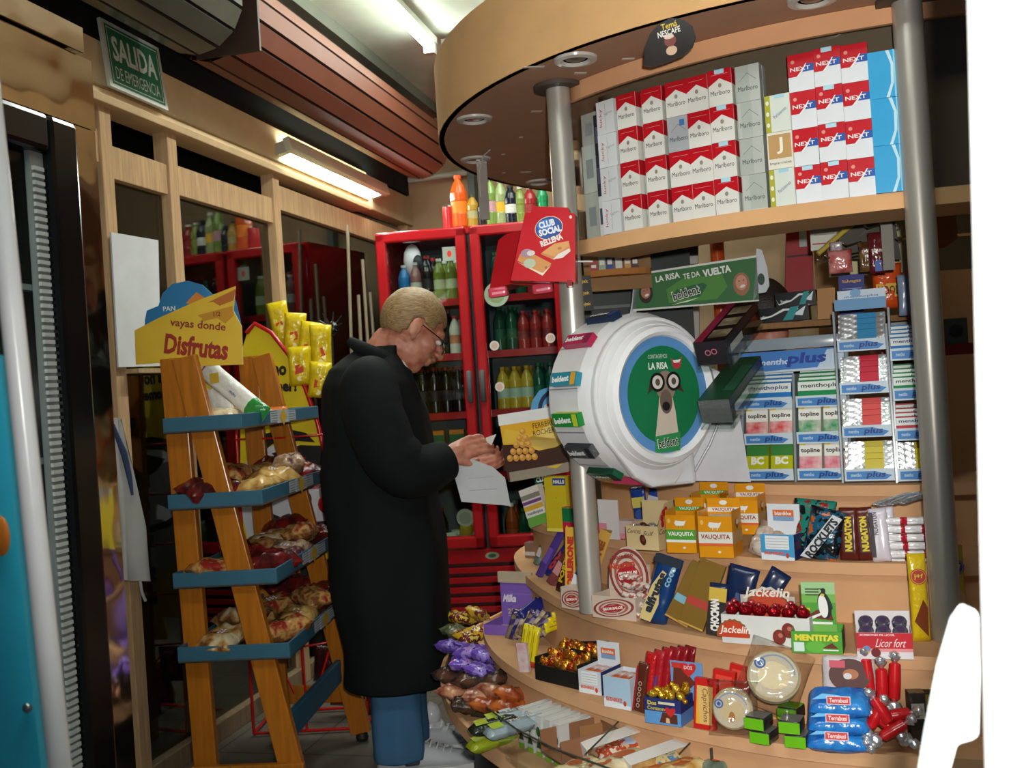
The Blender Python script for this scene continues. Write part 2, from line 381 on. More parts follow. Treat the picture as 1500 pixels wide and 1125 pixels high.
# exit sign
a = Vector((-1.985, 2.885, 2.47)); sg = MB(); ang = 90-2
sg.box(-.165, .165, 0, .012, 0, .225, '#d9dcd4'); sg.on(FRONT, 0).pol([(-.15, .012), (.15, .012), (.15, .213), (-.15, .213)], '#2f7a55')
sg.ring(0, .112, .0, .0, '#e8efe8'); 
for u0, u1, v0, v1 in ((-.143, .143, .02, .023), (-.143, .143, .202, .205), (-.143, -.140, .02, .205), (.140, .143, .02, .205)): sg.rec(u0, u1, v0, v1, '#dfe9df', 2)
sg.txt('SALIDA', 0, .138, .25, .085, '#e4efe4', bold=.03); sg.txt('DE EMERGENCIA', 0, .055, .25, .042, '#dbe8db', bold=.0)
solo('exit_sign', 'green emergency exit sign with white lettering on the cream beam', 'sign', sg, (-1.965, 3.065, 2.288), (math.radians(-6), 0, math.radians(90)))
# white board leaning on the second window; white cloth apron hanging below
A = [atx(*p, -2.0) for p in ((163, 340), (232, 352), (236, 536), (174, 538))]
mb = MB(); mb.add([tuple(p) for p in A]+[(p.x-.006, p.y, p.z) for p in A], [(3, 2, 1, 0), (4, 5, 6, 7), (0, 1, 5, 4), (1, 2, 6, 5), (2, 3, 7, 6), (3, 0, 4, 7)], '#d4d6d8')
solo('white_board', 'blank white board standing on the window rail behind the yellow header', 'board', mb)
mb = MB(); mb.box(-2.06, -1.97, 2.96, 3.32, A[3].z-.02, A[3].z-.005, '#b39a72:w'); struct('trim_5', mb)
pts = [(164, 612, 3), (168, 690, 20), (176, 770, 34), (181, 850, 40)]
rings = []
for px, py, wd in pts:
    a = atx(px, py, -1.96); b = atx(px+wd*1.08+4, py+2, -1.96); rr = []
    for k in range(10):
        t = k/9; p = a.lerp(b, t); rr.append((p.x+.018*math.sin(t*9+py*.01), p.y, p.z))
    for k in range(9, -1, -1):
        t = k/9; p = a.lerp(b, t); rr.append((p.x-.02+.018*math.sin(t*9+py*.01), p.y, p.z))
    rings.append(rr)
mb = MB(); mb.loft(rings[::-1], '#b9b9b6:b'); q = [atx(p[0], p[1], -1.935) for p in ((165, 622), (182, 665), (190, 700), (194, 725))]
o = solo('hanging_cloth', 'narrow white cloth bag hanging from the window post', 'cloth', mb)
m = MB(); m.tube([tuple(p) for p in q], [.006, .01, .008, .004], '#3a4a6a'); m.build('blue_stripe', o)
m = MB(); m.tube([tuple(atx(p[0], p[1], -1.95)) for p in ((205, 850), (208, 868), (213, 880))], .005, '#b9b9b6'); m.build('drawstring', o)
# ---------------------------------------------------------------- tall glazed display cooler in polished steel, left foreground
cl = thing('display_cooler', 'tall black framed display cooler with polished steel header at left edge', 'cooler', (-1.4, 1.3, 0))
def cpart(n, f, mat=None, bevel=0): m = MB(); f(m); return m.build(n, cl, bevel=bevel)
cpart('cabinet', lambda m: (m.box(-.6, -.04, -.75, .60, 0, 2.08, '#232323'), m.box(-.6, -.04, .60, .612, 0, 2.08, '#232323')))
cpart('header_panel', lambda m: m.box(-.04, 0, -.75, .70, 1.87, 2.026, 'mirror_steel'))
cpart('cornice', lambda m: m.box(-.06, .012, -.75, .66, 2.03, 2.085, 'mirror_steel'))
cpart('side_trim', lambda m: (m.box(-.05, -.002, .602, .70, 0, 1.868, 'mirror_steel'), m.box(-.6, -.05, .613, .70, 0, 2.02, 'mirror_steel')))
dr = cpart('door', lambda m: (m.box(-.038, .028, .51, .60, 0, 1.86, '#0c0d0e:g'), m.box(-.038, .028, -.5, .51, 1.78, 1.86, '#0c0d0e:g'), m.box(-.038, .028, -.5, .51, 0, .1, '#0c0d0e:g')), bevel=.012)
m = MB(); m.box(-.01, -.004, -.5, .51, .1, 1.78, 'cooler_glass'); m.build('pane', dr)
m = MB()
for k in range(110): m.box(-.004, .012, .475, .505, .15+k*.0146, .158+k*.0146, '#cfd4d2:g')
m.box(-.006, .006, .47, .51, .1, 1.78, '#8f9694:g'); m.build('gasket_strip', dr)
m = MB()
for z in (.45, .8, 1.15, 1.5): m.box(-.038, -.012, -.5, .5, z, z+.012, '#b9bcb8')
m.build('shelf', cl)
# turquoise panel and bright tube nearest the camera at the left
a = atD(0, 290, .95); b = atD(88, 1125, .95); d = (b-a)
mb = MB(); mb.tube([tuple(a-d*.5), tuple(b+d*.25)], .0105, '#f6f6f6:g', 14); solo('door_bar', 'bright out-of-focus white metal bar at the left edge', 'bar', mb)
P_ = [atD(-420, 500, 1.0), atD(-2, 520, 1.0), atD(34, 880, 1.0), atD(66, 1180, 1.0), atD(130, 2300, 1.0), atD(-300, 2330, 1.0)]
fw = Vector((-SY, CY, 0))*.03
mb = MB(); n = len(P_); mb.add([tuple(p) for p in P_]+[tuple(p+fw) for p in P_], [tuple(range(n))[::-1], tuple(range(n, 2*n))]+[(i, (i+1) % n, n+(i+1) % n, n+i) for i in range(n)], '#35c4e6')
o = solo('turquoise_panel', 'turquoise painted panel at the lower left edge of the photo', 'panel', mb)
c0 = atD(1, 785, .995); m = MB(); m.ell(tuple(c0), (.011, .003, .020), '#e8862a'); m.build('orange_sticker', o)
c0 = atD(40, 1037, .995); m = MB(); m.ell(tuple(c0), (.005, .004, .005), '#9aa3a6:m'); m.build('screw', o)
# white door jamb and handle close to the camera at the right
a = atD(1440, 0, .62); b = atD(1466, 1125, .62); r_ = Vector((CY, SY, 0)); d = b-a
mb = MB(); v = []
for p in (a-d*.3, b+d*.3):
    for s_, q in ((0, 0), (.012, -.006), (.10, -.006), (.10, .03), (.004, .03)): v.append(tuple(p+r_*s_+Vector((-SY, CY, 0))*q))
mb.add(v, [(0, 1, 6, 5), (1, 2, 7, 6), (2, 3, 8, 7), (3, 4, 9, 8), (4, 0, 5, 9), (4, 3, 2, 1, 0), (5, 6, 7, 8, 9)], '#f4f6f4')
solo('white_door_jamb', 'overexposed white door jamb at the right edge', 'door', mb)
H_ = [atD(x, y, .6) for x, y in ((1352, 1190), (1368, 1090), (1388, 985), (1408, 915), (1425, 890), (1436, 900), (1438, 990), (1436, 1080), (1425, 1086), (1404, 1092), (1395, 1125), (1392, 1190))]
mb = MB(); n = len(H_); fw = Vector((-SY, CY, 0))*.018
mb.add([tuple(p) for p in H_]+[tuple(p+fw) for p in H_], [tuple(range(n))[::-1], tuple(range(n, 2*n))]+[(i, (i+1) % n, n+(i+1) % n, n+i) for i in range(n)], '#dfeeea')
solo('white_door_handle', 'pale curved plastic door handle at the lower right corner', 'handle', mb, bevel=.004)
# ---------------------------------------------------------------- red double drinks cooler at the back
FX, FY, FA = -1.39, 4.965, math.radians(7.4)
fr = thing('drinks_cooler', 'red two door glass drinks cooler against the back wall', 'cooler', (FX, FY, 0), (0, 0, FA))
FW = .95; RED = '#a3131a:g'
m = MB()
m.box(-FW/2, FW/2, .6, .64, 0, 2.06, '#3d4244'); m.box(-FW/2, -FW/2+.02, .05, .6, 0, 2.06, RED); m.box(FW/2-.02, FW/2, .05, .6, 0, 2.06, RED)
m.box(-FW/2, FW/2, .05, .64, 2.03, 2.06, RED); m.box(-FW/2, FW/2, .05, .6, 0, .38, '#8e1015'); m.box(-.012, .012, .06, .6, .38, 2.03, '#2b2f30'); m.build('cabinet', fr)
m = MB(); m.box(-FW/2, FW/2, 0, .05, .36, .43, RED)
for k in range(6): m.box(-FW/2+.02, FW/2-.02, 0, .05, .06+k*.05, .09+k*.05, RED)
m.box(-FW/2, FW/2, .045, .05, .03, .4, '#3a0a0c'); m.build('grille', fr, bevel=.004)
m = MB(); m.on(FRONT, 0).disc(0.02, .395, .035, .018, '#8d9a7c'); m.disc(.02, .395, .02, .01, '#2c5238', 2); m.build('badge', fr)
ZS = [.47, .80, 1.12, 1.42, 1.70]
for sx, wside in ((-1, 'left'), (1, 'right')):
    c = sx*(FW/4+.003); hw = FW/4-.008; t = .052
    m = MB()
    m.box(c-hw, c-hw+t, -.03, .03, .44, 2.05, RED); m.box(c+hw-t, c+hw, -.03, .03, .44, 2.05, RED); m.box(c-hw, c+hw, -.03, .03, 2.0, 2.055, RED); m.box(c-hw, c+hw, -.03, .03, .44, .50, RED)
    dd = m.build('door', fr, bevel=.01); dd['label'] = 'red framed glass door, '+wside
    m = MB(); m.box(c-hw+t, c+hw-t, -.002, .002, .5, 2.0, 'cooler_glass'); m.build('pane', dd)
    m = MB(); hx = c-sx*(hw-.022); m.rbox(.028, .03, .16, .01, '#4a4d4d', T(hx, -.04, 1.17)); m.build('handle', dd)
    for z in ZS[1:]:
        m = MB(); m.box(c-hw+.01, c+hw-.01, .06, .56, z-.012, z-.004, '#8a1014'); m.box(c-hw+.01, c+hw-.01, .055, .065, z-.03, z+.006, '#a5141a:g'); m.build('shelf', fr)
m = MB(); m.box(-FW/2+.03, FW/2-.03, .56, .59, .4, 2.0, '#5a6266'); m.build('liner', fr)
R_ = Matrix.Translation((FX, FY, 0)) @ Matrix.Rotation(FA, 4, 'Z')
lamp('cooler_inner_light', 'AREA', tuple(R_ @ Vector((0, .12, 1.99))), .9, (.9, 1, 1), (math.radians(12), 0, FA), shape='RECTANGLE', size=.8, size_y=.05)
BOT = {}
def bottle_mesh(key, h, r, body, cap, label=None, kind='pet'):
    if key in BOT: return BOT[key]
    m = MB()
    if kind == 'can': m.lathe([(r*.85, 0), (r, .006, body), (r, h-.01), (r*.82, h-.001, '#b9bbbd:m'), (r*.7, h, '#b9bbbd:m')], body, 14)
    elif kind == 'pack': m.cbox(r*2, r*1.5, h, body); m.on(FRONT, r*.75).rec(-r, r, h*.42, h*.9, label or body); m.disc(0, h*.27, r*.7, h*.12, cap, 2); m.txt('Cepita', 0, h*.62, r*1.5, h*.1, '#e8e8dc', 3)
    elif kind == 'jar': m.lathe([(r*.9, 0), (r, .008), (r, h*.72), (r*.75, h*.84), (r*.72, h*.86, cap), (r*.72, h, cap)], body, 12)
    else:
        lb = label or body
        m.lathe([(r*.85, 0), (r, h*.04), (r, h*.26), (r*.96, h*.28), (r*.96, h*.5, lb), (r, h*.52, body), (r*.98, h*.66), (r*.7, h*.8), (r*.36, h*.9), (r*.34, h*.93), (r*.42, h*.932, cap), (r*.42, h, cap)], body, 12)
    BOT[key] = m.mesh('drink_bottle'); return BOT[key]
def bot(key, nm, lab_, cat, loc, grp, rz=0, **k):
    me = bottle_mesh(key, **k); o = bpy.data.objects.new(nm, me); COL.objects.link(o); o.location = loc; o.rotation_euler = (0, 0, rz); return tag(o, lab_, cat, grp)
KB = {'blue': dict(h=.2, r=.032, body='#1b6fae:g', cap='#cfd3d6'), 'pink': dict(h=.21, r=.031, body='#8c5a58:g', cap='#cdcdc6', label='#b7b3a8'), 'olive': dict(h=.22, r=.034, body='#6f7a2a:g', cap='#dadfd0', label='#b9bc98'),
 'cola': dict(h=.24, r=.033, body='#120c0b:g', cap='#9c1216', label='#23161a'), 'green': dict(h=.23, r=.031, body='#0f4a35:g', cap='#1b7a4a', label='#14573f'), 'red': dict(h=.2, r=.031, body='#9c2622:g', cap='#b9302c', label='#7d1a1c'),
 'lemon': dict(h=.22, r=.035, body='#b79a2c:g', cap='#caa21a', label='#a8bcae'), 'amber': dict(h=.26, r=.035, body='#8c3d10:g', cap='#d4d0c0', label='#94420e'), 'milk': dict(h=.2, r=.03, body='#c9c4b4', cap='#b8342a', label='#c27a52'),
 'juice': dict(h=.235, r=.038, body='#cf7a1a', cap='#3b2a18', label='#1f5a2a', kind='pack'), 'cup': dict(h=.12, r=.045, body='#8f9a78:g', cap='#c9cfba', kind='jar'), 'wine': dict(h=.27, r=.032, body='#121a12:g', cap='#8f9a86', label='#7e2420')}
NM = {'blue': 'blue sports drink bottle', 'pink': 'dull pink drink bottle', 'olive': 'olive green drink bottle', 'cola': 'dark cola bottle', 'green': 'dark green soda bottle', 'red': 'red soda bottle', 'lemon': 'yellow juice bottle', 'amber': 'amber drink bottle', 'milk': 'cream coloured drink carton bottle', 'juice': 'orange and green juice carton', 'cup': 'pale round tub', 'wine': 'dark bottle with red label'}
STOCK = {('left', 4): ['blue', 'pink', 'cola', 'olive', 'olive'], ('left', 3): ['green', 'blue', 'cola', 'cola', 'milk'], ('left', 2): ['cola', 'cola', 'cola', 'cola', 'cola'], ('left', 1): ['juice', 'juice', 'juice'], ('left', 0): ['wine', 'cola', 'cup', 'lemon'],
 ('right', 4): ['green', 'cola', 'green', 'red', 'red'], ('right', 3): ['green', 'green', 'red', 'red', 'red'], ('right', 2): ['lemon', 'lemon', 'lemon', 'green', 'green'], ('right', 1): ['pink', 'amber', 'amber', 'cola', 'cola'], ('right', 0): ['amber', 'green', 'olive', 'cola', 'olive']}
LV = ['bottom', 'second', 'third', 'fourth', 'top']
for (sd, lv), items in STOCK.items():
    c = (-1 if sd == 'left' else 1)*(FW/4+.003); n = len(items)
    for row in (0, 1):
        for i, k in enumerate(items):
            x = c-.155+.31*(i+.5)/n; p = R_ @ Vector((x+row*.012, .12+row*.11, ZS[lv] if lv else .381))
            if row and k in ('juice',): continue
            bot(k, 'drink_'+('carton' if k == 'juice' else 'bottle'), '%s, %s from left, %s row, %s shelf, %s cooler door' % (NM[k], ORD[i], 'front' if not row else 'rear', LV[lv], sd), 'bottle' if k != 'juice' else 'carton', p, 'drinks in the red cooler', FA, **KB[k])
# stickers seen on the panes, a printed card, discs
def disc_sign(lab, px, py, r, c1, c2, dd=.006):
    p = atD(px, py, 5.0); q = R_.inverted() @ p; q.y = -.004; m = MB(); m.on(FRONT).disc(0, 0, r, r, c1, 1); m.disc(0, 0, r*.7, r*.7, c2, 2)
    m.box(-r*.5, r*.5, 0, .002, -r*.5, r*.5, c1)
    o = m.build('sticker', fr, q); o['label'] = lab
disc_sign('round pale green picture sticker', 722, 428, .062, '#9fb39c', '#8a9a70')
for p in ((719, 505), (727, 567), (804, 494)): disc_sign('small round price sticker', *p, .024, '#d5cfc6', '#c9a99c')
disc_sign('round grey sticker', 674, 765, .045, '#6f7a66', '#5d6a58')
p = R_.inverted() @ atD(650, 366, 5.0); m = MB(); m.box(-.035, .035, -.006, -.002, -.035, .035, '#8f978c'); m.on(FRONT, .006).disc(0, 0, .011, .016, '#c3221f'); m.build('price_card', fr, (p.x, 0, p.z))
m = MB(); m.ell((0, 0, 0), (.05, .02, .09), '#c9c4c4'); m.ell((.03, -.01, -.02), (.03, .02, .05), '#1c1a1a'); m.build('picture_panel', fr, (-.33, .2, 1.93))
# things on top of the red cooler
TOP = [('can', 651, .052*.6, 'red soda can', dict(h=.125, r=.031, body='#b5232a:g', cap='', kind='can')), ('fan', 668, 0, 'large orange soda bottle', dict(h=.275, r=.045, body='#d5561a:g', cap='#e0521a', label='#e87a18')),
 ('jc', 688, 0, 'squat amber juice bottle with dark cap', dict(h=.17, r=.036, body='#a8802a:g', cap='#3c4a3c', label='#a39a6a')), ('dk', 703, 0, 'dark purple drink bottle', dict(h=.15, r=.032, body='#17161f:g', cap='#231f2c')),
 ('gn', 717, 0, 'green bottle with a purple cap and pink label', dict(h=.25, r=.036, body='#6f8a3c:g', cap='#7b3a6e', label='#b58a92')), ('yl', 732, 0, 'pale bottle with a yellow label', dict(h=.235, r=.035, body='#8c9a6a:g', cap='#c9c9b6', label='#cfa21f')),
 ('bk', 747, 0, 'black bottle with white collar', dict(h=.2, r=.04, body='#0e1122:g', cap='#22201f', label='#c9cbc4')), ('ol', 761, 0, 'green drink bottle with clear shoulders', dict(h=.19, r=.034, body='#76863a:g', cap='#c6cdbb', label='#7b8c3e')),
 ('rd', 776, 0, 'red drink bottle with clear shoulders', dict(h=.185, r=.038, body='#8e1f22:g', cap='#cfc6bb', label='#8f2426')), ('ge', 795, 0, 'slim bright green bottle', dict(h=.2, r=.03, body='#1c8a55:g', cap='#15653f'))]
for k, px, _, nm, kw in TOP:
    p = atD(px, 325, 5.12); p.z = 2.061; q = R_.inverted() @ p; q.y = .1; p = R_ @ q; p.z = 2.061
    bot(k, 'soda_can' if k == 'can' else 'drink_bottle', nm+' standing on top of the red cooler', 'can' if k == 'can' else 'bottle', p, 'drinks on top of the cooler', **kw)
class Plane:      # an upright plane in the shop, for flat boards, faces of boxes and signs
    def __init__(s, yaw, px, py, D=None, z=None, tilt=0):
        s.o = atD(px, py, D) if D else atz(px, py, z); s.rot = (math.radians(tilt), 0, math.radians(yaw))
        s.M = Matrix.Translation(s.o) @ Euler(s.rot).to_matrix().to_4x4(); s.I = s.M.inverted()
    def uv(s, px, py):
        a = s.I @ Vector((0, 0, H)); d = (s.I @ (Vector((0, 0, H))+ray(px, py)))-a; t = -a.y/d.y; p = a+d*t; return (p.x, p.z)
    def pts(s, l): return [s.uv(*p) for p in l]
def slab(m, pts, th, mat, back=None):      # polygon in the XZ plane, front at y=0, given thickness behind
    n = len(pts); V = [(u, 0, v) for u, v in pts]+[(u, th, v) for u, v in pts]
    m.add(V, [tuple(range(n))], mat); m.add(V, [tuple(range(n, 2*n))[::-1]]+[(i, n+i, n+(i+1) % n, (i+1) % n) for i in range(n)], back or mat); return m
def arc(cx, cy, rx, ry, a0, a1, n=16): return [(cx+rx*math.cos(math.radians(a0+(a1-a0)*i/n)), cy+ry*math.sin(math.radians(a0+(a1-a0)*i/n))) for i in range(n+1)]
# ---------------------------------------------------------------- wooden bread rack with blue trays
RO = Vector((-1.67, 2.72, 0)); RA = math.radians(9)
rk = thing('bread_rack', 'varnished wooden A-frame bread rack with four blue trays', 'rack', RO, (0, 0, RA))
RM = Matrix.Translation(RO) @ Matrix.Rotation(RA, 4, 'Z'); RI = RM.inverted()
def rloc(px, py, y):
    a = RI @ Vector((0, 0, H)); d = (RI @ (Vector((0, 0, H))+ray(px, py)))-a; t = (y-a.y)/d.y; return a+d*t
WO = '#b06a1c:wg'
def plank(p0, p1, w, t, mat=WO, nm='post', y=0):
    m = MB(); a = Vector((p0[0], 0, p0[1])); b = Vector((p1[0], 0, p1[1])); d = (b-a).normalized(); n = Vector((d.z, 0, -d.x))*w/2
    q = [a-n, a+n, b+n, b-n]; m.add([(p.x, y, p.z) for p in q]+[(p.x, y+t, p.z) for p in q], [(0, 1, 2, 3), (7, 6, 5, 4), (0, 4, 5, 1), (1, 5, 6, 2), (2, 6, 7, 3), (3, 7, 4, 0)], mat)
    return m.build(nm, rk, bevel=.003)
tn = rloc(250, 525, 0); tf = rloc(362, 522, .7)
plank((-.0, .0), (tn.x, tn.z), .07, .028, y=0); plank((.3, 0), (tn.x+.05, tn.z), .072, .028, nm='leg', y=-.03)
plank((.0, .0), (tf.x, tf.z), .07, .028, y=.7); plank((.3, .03), (tf.x+.06, tf.z), .072, .028, nm='leg', y=.67)
plank((-.03, .16), (.31, .16), .065, .02, nm='rail', y=-.05); plank((-.03, .16), (.31, .16), .065, .02, nm='rail', y=.73)
m = MB(); m.lathe([(.02, 0), (.024, .012), (.02, .03)], '#1c1a18', 10, T(.3, .69, 0)); m.build('caster', rk)
m = MB(); m.box(.225, .245, 0, .7, .22, .30, '#2c5f78'); m.build('crossbar', rk, bevel=.003)
BLUE = '#2f6076'
TR = [((355, 629), 20), ((385, 741), 20), ((406, 856), 25), ((425, 965), 25)]
tray_z = []; tray_x = []
for i, (c, hpx) in enumerate(TR):
    p = rloc(c[0], c[1], -.06); z0 = p.z; x1 = p.x; h = .046; tray_z.append(z0+.008); tray_x.append(x1)
    m = MB(); m.box(-.04, x1, -.06, .76, z0, z0+.008, '#7a5a34:w')
    m.box(-.04, x1, -.06, -.052, z0, z0+h, BLUE); m.box(-.04, x1, .752, .76, z0, z0+h, BLUE); m.box(x1-.008, x1, -.052, .752, z0, z0+h, BLUE); m.box(-.04, -.032, -.052, .752, z0, z0+h, BLUE)
    t = m.build('tray', rk, bevel=.002)
    m = MB(); m.on(SIDER, x1)
    m.rec(.2, .47, z0+.008, z0+h-.004, '#b4b9bb', 1)
    for k in range(4): m.rec(.21, .46, z0+.012+k*.008, z0+.014+k*.008, '#5c6a72', 2)
    m.box(x1, x1+.001, .27, .39, z0+.004, z0+h-.002, '#b4b9bb'); m.pol([(.295, z0+h/2), (.33, z0-.006), (.365, z0+h/2), (.33, z0+h+.006)], '#caa22a', 4); m.build('price_label', t)
breads = [('#7a4a26:#c89c5a:#8f2a22:gc', 'rolls in clear film with a red edge'), ('#6b4426:#b98b52:#d9cba8:gc', 'brown buns in clear film'), ('#8c6a4a:#c0a58c:#5a3038:gc', 'sweet rolls in purple printed film'), ('#7c1f1f:#3f1415:gc', 'dark red packet'), ('#a87a42:#d6b26a:gc', 'golden buns in film')]
rg = random.Random(11)
for i in range(1, 4):
    for k in range(9):
        col, nm = breads[rg.randrange(5)]
        if k == 7: col, nm = breads[3]
        w_, l_, t_ = rg.uniform(.1, .13), rg.uniform(.15, .19), rg.uniform(.05, .07)
        m = MB(); m.pillow(w_, l_, t_, col, .1, 10, 12, .25, X=T(0, 0, 0) @ RX(90) @ T(0, 0, -l_/2), seed=i*10+k)
        if k % 3 == 0:
            for a in range(3):
                for b in range(3): m.ell((-.015+a*.012, -.02+b*.012, t_/2), (.004, .004, .0015), '#e0d8e4')
        x = .04+(tray_x[i]-.1)*((k % 2)*.8+.15); y = .02+.082*k
        q = RM @ Vector((x, y, tray_z[i]+t_/2+(.04 if k % 3 == 2 else .008)))
        solo('bread_packet', '%s, %s from front, %s blue tray' % (nm, ORD[k], ['', 'second', 'third', 'lowest'][i]), 'bread', m, q, (rg.uniform(-.15, .15), rg.uniform(-.2, .2), rg.uniform(-.9, .9)), 'bread packets on the rack')
def on_tray(i, px, py): p = rloc(px, py, .2); return p
# top tray goods
def tri(px, py, y): return RM @ rloc(px, py, y)
m = MB(); m.pillow(.07, .30, .05, '#e3e2da:gc', .05, X=RX(0), bands=[(0, .22, '#2b8a3e:gc'), (.93, 1, '#c32a2c:gc')]); m.on(FRONT, .026).txt('Fajitas', 0, .13, 0, .012, '#2c4a8a', rot=90)
m.pol([(-.022, .22), (0, .195), (.022, .22), (0, .245)], '#d7b53a', 2)
solo('bread_sleeve', 'white paper packet with green end slanting across the top tray', 'bread', m, tri(388, 612, .12), (math.radians(-20), math.radians(-52), RA), None)
m = MB(); m.pillow(.09, .24, .06, '#dcdad2:gc', .08, bands=[(.86, 1, '#c8282c:gc')]); m.on(FRONT, .031); m.pol([(-.03, .14), (0, .11), (.03, .14), (0, .17)], '#d7b53a', 2); m.txt('Fargo', 0, .14, 0, .012, '#2c4a8a')
solo('bread_bag', 'clear white bread bag with red crimped top standing on top tray', 'bread', m, tri(330, 618, .33), (math.radians(-14), math.radians(-20), RA))
m = MB(); m.pillow(.11, .2, .05, '#c9a878:#dccfae:gc', .08, X=RX(90) @ T(0, 0, -.1)); solo('bread_bag', 'flat bag of sliced bread at the front of the top tray', 'bread', m, RM @ Vector((.08, .1, tray_z[0]+.03)), (0, 0, .3))
m = MB(); m.rbox(.11, .07, .045, .015, '#e07a3a:g'); m.on(TOPF, .045).rec(-.03, .03, -.015, .015, '#e89a5c'); solo('sponge_cake_pack', 'orange film wrapped block at the far end of the top tray', 'bread', m, RM @ Vector((.1, .52, tray_z[0]+.001)), (0, 0, .3))
m = MB(); m.pillow(.1, .16, .05, '#d8b98a:#c98f5c:gc', .08, X=RX(90) @ T(0, 0, -.08)); solo('bread_bag', 'pale bag of rolls beside the orange block on the top tray', 'bread', m, RM @ Vector((.06, .38, tray_z[0]+.03)), (0, 0, -.5))
# yellow printed header with blue arch behind it
pl = Plane(14, 280, 480, D=3.12); YE = '#dfb830'
m = MB(); o1 = pl.pts([(197, 484), (232, 466), (290, 440), (345, 419), (342, 455), (354, 478), (356, 534), (300, 536), (230, 532), (199, 534)][::-1])
slab(m, o1, .004, YE, '#e9e3d0')
m.on(FRONT)
def T_(m, pl, s, px, py, hpx, mat, wpx=None, rot=0, k=3, **kw):
    u, v = pl.uv(px, py); D = depth(pl.M @ Vector((u, 0, v))); sc = D/F
    u2, v2 = pl.uv(px+20, py); cs = abs(u2-u)/20
    m.txt(s, u, v, (wpx*cs if wpx else 0), hpx*sc, mat, k, rot, **kw)
T_(m, pl, 'vayas donde', 290, 477, 15, '#8c2c18', 82, rot=-9); T_(m, pl, 'Disfrutas', 288, 508, 30, '#9a2a17', 94, rot=-10, bold=.04)
m.pol(pl.pts([(289, 462), (341, 448), (343, 462), (330, 474), (318, 466), (292, 472), (297, 467)][::-1]), '#c58d1e', 2); T_(m, pl, '1/2', 318, 460, 7, '#8c2c18', k=4)
m.pol(pl.pts([(303, 444), (346, 423), (342, 440), (322, 448), (312, 442)][::-1]), '#b8661c', 2)
hd = solo('header_sign', 'yellow curved cardboard header lettered Disfrutas on top of the bread rack', 'sign', m, pl.o, pl.rot)
pb = Plane(14, 270, 450, D=3.2); m = MB()
slab(m, pb.pts([(212, 470), (215, 455), (232, 448), (238, 430), (252, 416), (275, 411), (296, 417), (310, 430), (345, 440), (352, 470), (352, 500), (212, 500)][::-1]), .004, '#2273a8')
m.on(FRONT).pol(pb.pts([(272, 444), (288, 428), (306, 440), (300, 450)][::-1]), '#c97a28', 1); T_(m, pb, 'PAN', 248, 452, 7, '#d8dfe2')
solo('arched_card', 'blue arched card standing behind the yellow header', 'sign', m, pb.o, pb.rot)
# yellow advertising board with bold shapes
pl = Plane(8, 420, 680, D=3.9); m = MB()
ol = [(352, 520), (362, 488), (374, 474), (398, 487), (424, 520), (448, 568), (466, 620), (480, 680), (490, 740), (492, 800), (484, 850), (470, 900), (380, 905), (352, 760)]
slab(m, pl.pts(ol[::-1]), .012, '#d9c211', '#c8b010'); m.on(FRONT)
m.pol(pl.pts([(345, 706), (366, 668), (410, 648), (455, 655), (476, 672), (484, 700), (491, 745), (490, 790), (470, 822), (420, 832), (365, 800)][::-1]), '#c9ccd0', 1)
m.pol(pl.pts([(368, 660), (385, 636), (420, 628), (448, 634), (462, 648), (436, 646), (400, 650), (372, 672)][::-1]), '#0b0b0b', 2)
m.pol(pl.pts([(398, 664), (440, 652), (478, 653), (482, 690), (484, 700), (450, 694), (415, 680)][::-1]), '#0b0b0b', 2)
def DD(px, py, rx, ry, mat, k): u, v = pl.uv(px, py); s = 3.9/F; m.disc(u, v, rx*s, ry*s, mat, k)
DD(446, 731, 11, 12, '#0c0c0c', 2)
m.pol(pl.pts([(380, 744), (410, 757), (450, 765), (488, 762), (482, 782), (470, 788), (478, 772), (446, 774), (404, 766)][::-1]), '#101010', 2)
m.pol(pl.pts([(440, 826), (486, 818), (486, 838), (440, 846)][::-1]), '#15151a', 3); T_(m, pl, '®', 468, 829, 11, '#d8d8d8', k=5)
T_(m, pl, 'e no', 402, 543, 15, '#17130e', 36, bold=.05, rot=-3); T_(m, pl, 'omer!', 412, 565, 18, '#17130e', 46, bold=.05, rot=-3)
ad = solo('advertising_board', 'yellow advertising board with red rim and black letters behind the rack', 'sign', m, pl.o, pl.rot)
m = MB(); m.tube([(u, -.006, v) for u, v in pl.pts([(362, 488), (374, 474), (398, 487), (424, 520), (448, 568), (466, 620), (480, 680), (490, 740), (492, 800), (484, 850), (472, 890)])], .009, '#b8161c:g', 6); m.build('rim', ad)
u, v = pl.uv(480, 738); m = MB(); m.ell((u, -.01, v), (.036, .014, .038), '#cf1c1c:g'); m.build('red_ball', ad)
# hanging snack bags and the red wire stand
YB = '#dcc11a:g'
for i, (px, py, w_, h_, rot) in enumerate([(412, 478, 24, 56, -8), (432, 492, 26, 52, 6), (452, 510, 26, 60, 12), (470, 516, 26, 62, 3), (440, 540, 28, 50, 0), (468, 560, 26, 46, 8)]):
    D = 4.0-.03*i; p = atD(px, py, D); s = D/F; m = MB(); m.pillow(w_*s*1.25, h_*s*1.15, .05, YB+'c', .08, 8, 10, .3, seed=i, X=T(0, 0, -h_*s*.5))
    m.on(FRONT, .024).pol([(-.018, -.02), (.02, -.01), (.01, .02), (-.015, .015)], '#c23a1c', 1); m.disc(0, -.035, .012, .01, '#f0e2a0', 2)
    solo('snack_bag', 'yellow snack bag hanging %s beside the advertising board, %s from the left' % (('high', 'high', 'high', 'high', 'low', 'low')[i], ORD[[0, 1, 3, 5, 2, 4][i]]), 'snack bag', m, p, (.1, math.radians(rot), .3), 'hanging yellow snack bags')
